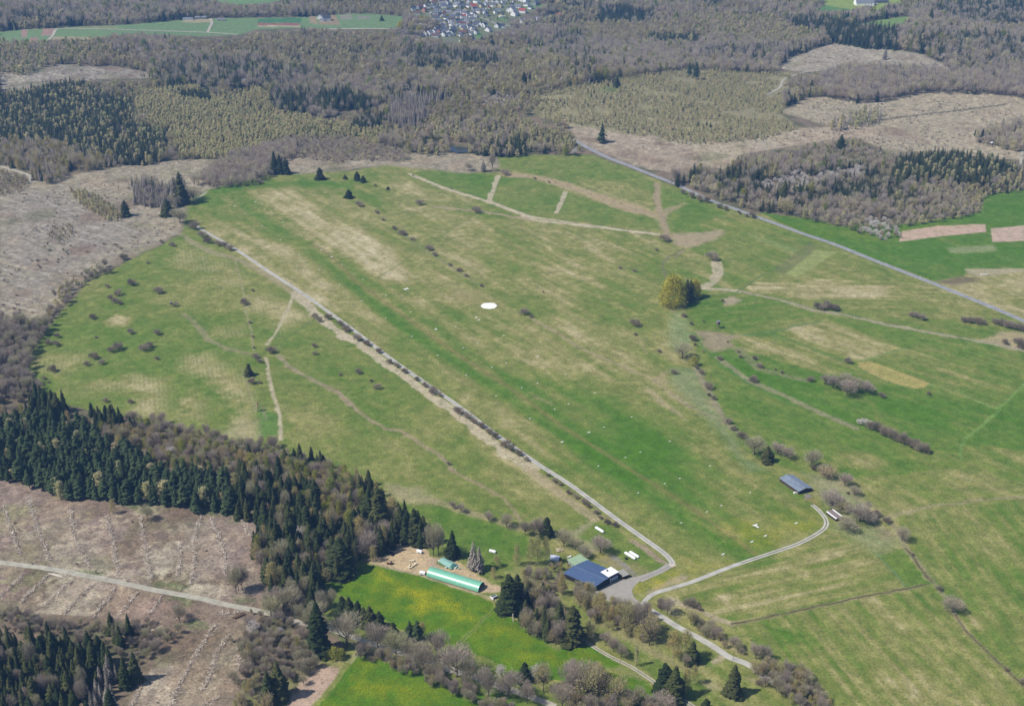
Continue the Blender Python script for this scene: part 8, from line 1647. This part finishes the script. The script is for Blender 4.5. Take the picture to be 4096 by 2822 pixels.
# farm buildings beyond
for fr, x, y, L_, Wd_, hh_, rz, wm, rm, lb in (('Q', 1285, 85, 44, 26, 7, 0, 'w', 'g', 'large white farm building on the far right hillside'), ('Q', 1400, 75, 14, 12, 10, 70, 'w', 'g', 'white tower like building beside the large farm building'), ('Q', 1520, 45, 44, 24, 6, 10, 'g', 's', 'long grey roofed barn at the far top right'),
                                             ('Q', 1390, 205, 16, 12, 7, 70, 'w', 'k', 'white gabled house in the far valley'), ('Q', 1350, 225, 18, 10, 4, 0, 'w', 'r', 'low red roofed house in the far valley'), ('Q', 1165, 245, 12, 9, 4, 20, 'w', 'b', 'small brown roofed hut in the far valley'),
                                             ('U', 765, 185, 16, 12, 5, 85, 'w', 'g', 'pale green looking greenhouse on the far fields'), ('U', 800, 230, 9, 7, 3, 0, 'w', 'g', 'little white hut on the far fields'), ('U', 880, 215, 16, 14, 5, 10, 'w', 'k', 'dark roofed house on the far fields'),
                                             ('U', 2195, 470, 26, 16, 5, 5, 'w', 's', 'blue grey roofed building below the round yellow trees'), ('1', 1245, 132, 22, 6, 3, 5, 'w', 'g', 'long white shed at the upper left fields'), ('1', 1330, 124, 26, 7, 3, 5, 'g', 'g', 'long grey green shed at the upper left fields'), ('1', 1465, 138, 18, 6, 3, 5, 'c', 'g', 'small pale shed at the upper left fields')):
    w_ = at(fr, x, y); house(w_[0], w_[1], L_, Wd_, hh_, R(rz), wm, rm, lb, None, 'farm_building', 'building')
w_ = at('V', 505, 322); b = MB(); b.box(-8, 8, -3, 3, 0, 3); tag(b.build('caravan', m_white, None, (w_[0], w_[1], float(H(*w_[:2]))), R(20)), 'long white caravan on the green slope inside the village', 'caravan')
# garden trees in the village
rr = random.Random(31)
gk = 0
while gk < 130:
    w_ = at('W', rr.uniform(600, 3500), rr.uniform(-60, 980))
    if not inpoly(VW, np.array([w_[0]]), np.array([w_[1]]))[0] or np.min(np.hypot(Ax[:, 0] - w_[0], Ax[:, 1] - w_[1])) < 9: continue
    gk += 1; kd = rr.choice(['spruce', 'birch', 'fresh', 'fresh', 'birch']); m = FARM[kd][gk % len(FARM[kd])]; hh_ = rr.uniform(6, 11)
    o = ob(NAME[kd][0], m[2], None, (w_[0], w_[1], float(H(*w_[:2]))), rr.uniform(0, 6), (hh_ / m[3] * (1 if kd == 'spruce' else 1.5),) * 2 + (hh_ / m[3],)); tag(o, LOOK[kd] + ' standing between the village houses', NAME[kd][1], 'garden trees in the village')
# ================================================================== AIR
hb = MB(); hb.box(-14000, 14000, -900, 16000, -60, 700)
hm = bpy.data.materials.new('haze'); hm.use_nodes = True; ht = hm.node_tree; ht.nodes.remove(ht.nodes['Principled BSDF'])
pv = ht.nodes.new('ShaderNodeVolumePrincipled'); pv.inputs['Color'].default_value = (.24, .5, 1, 1); pv.inputs['Density'].default_value = HAZE if 'HAZE' in globals() else .00007
ht.links.new(pv.outputs[0], ht.nodes['Material Output'].inputs['Volume'])
hz = hb.build('haze', hm); tag(hz, 'thin blue spring haze over the whole landscape', None, None, 'stuff')
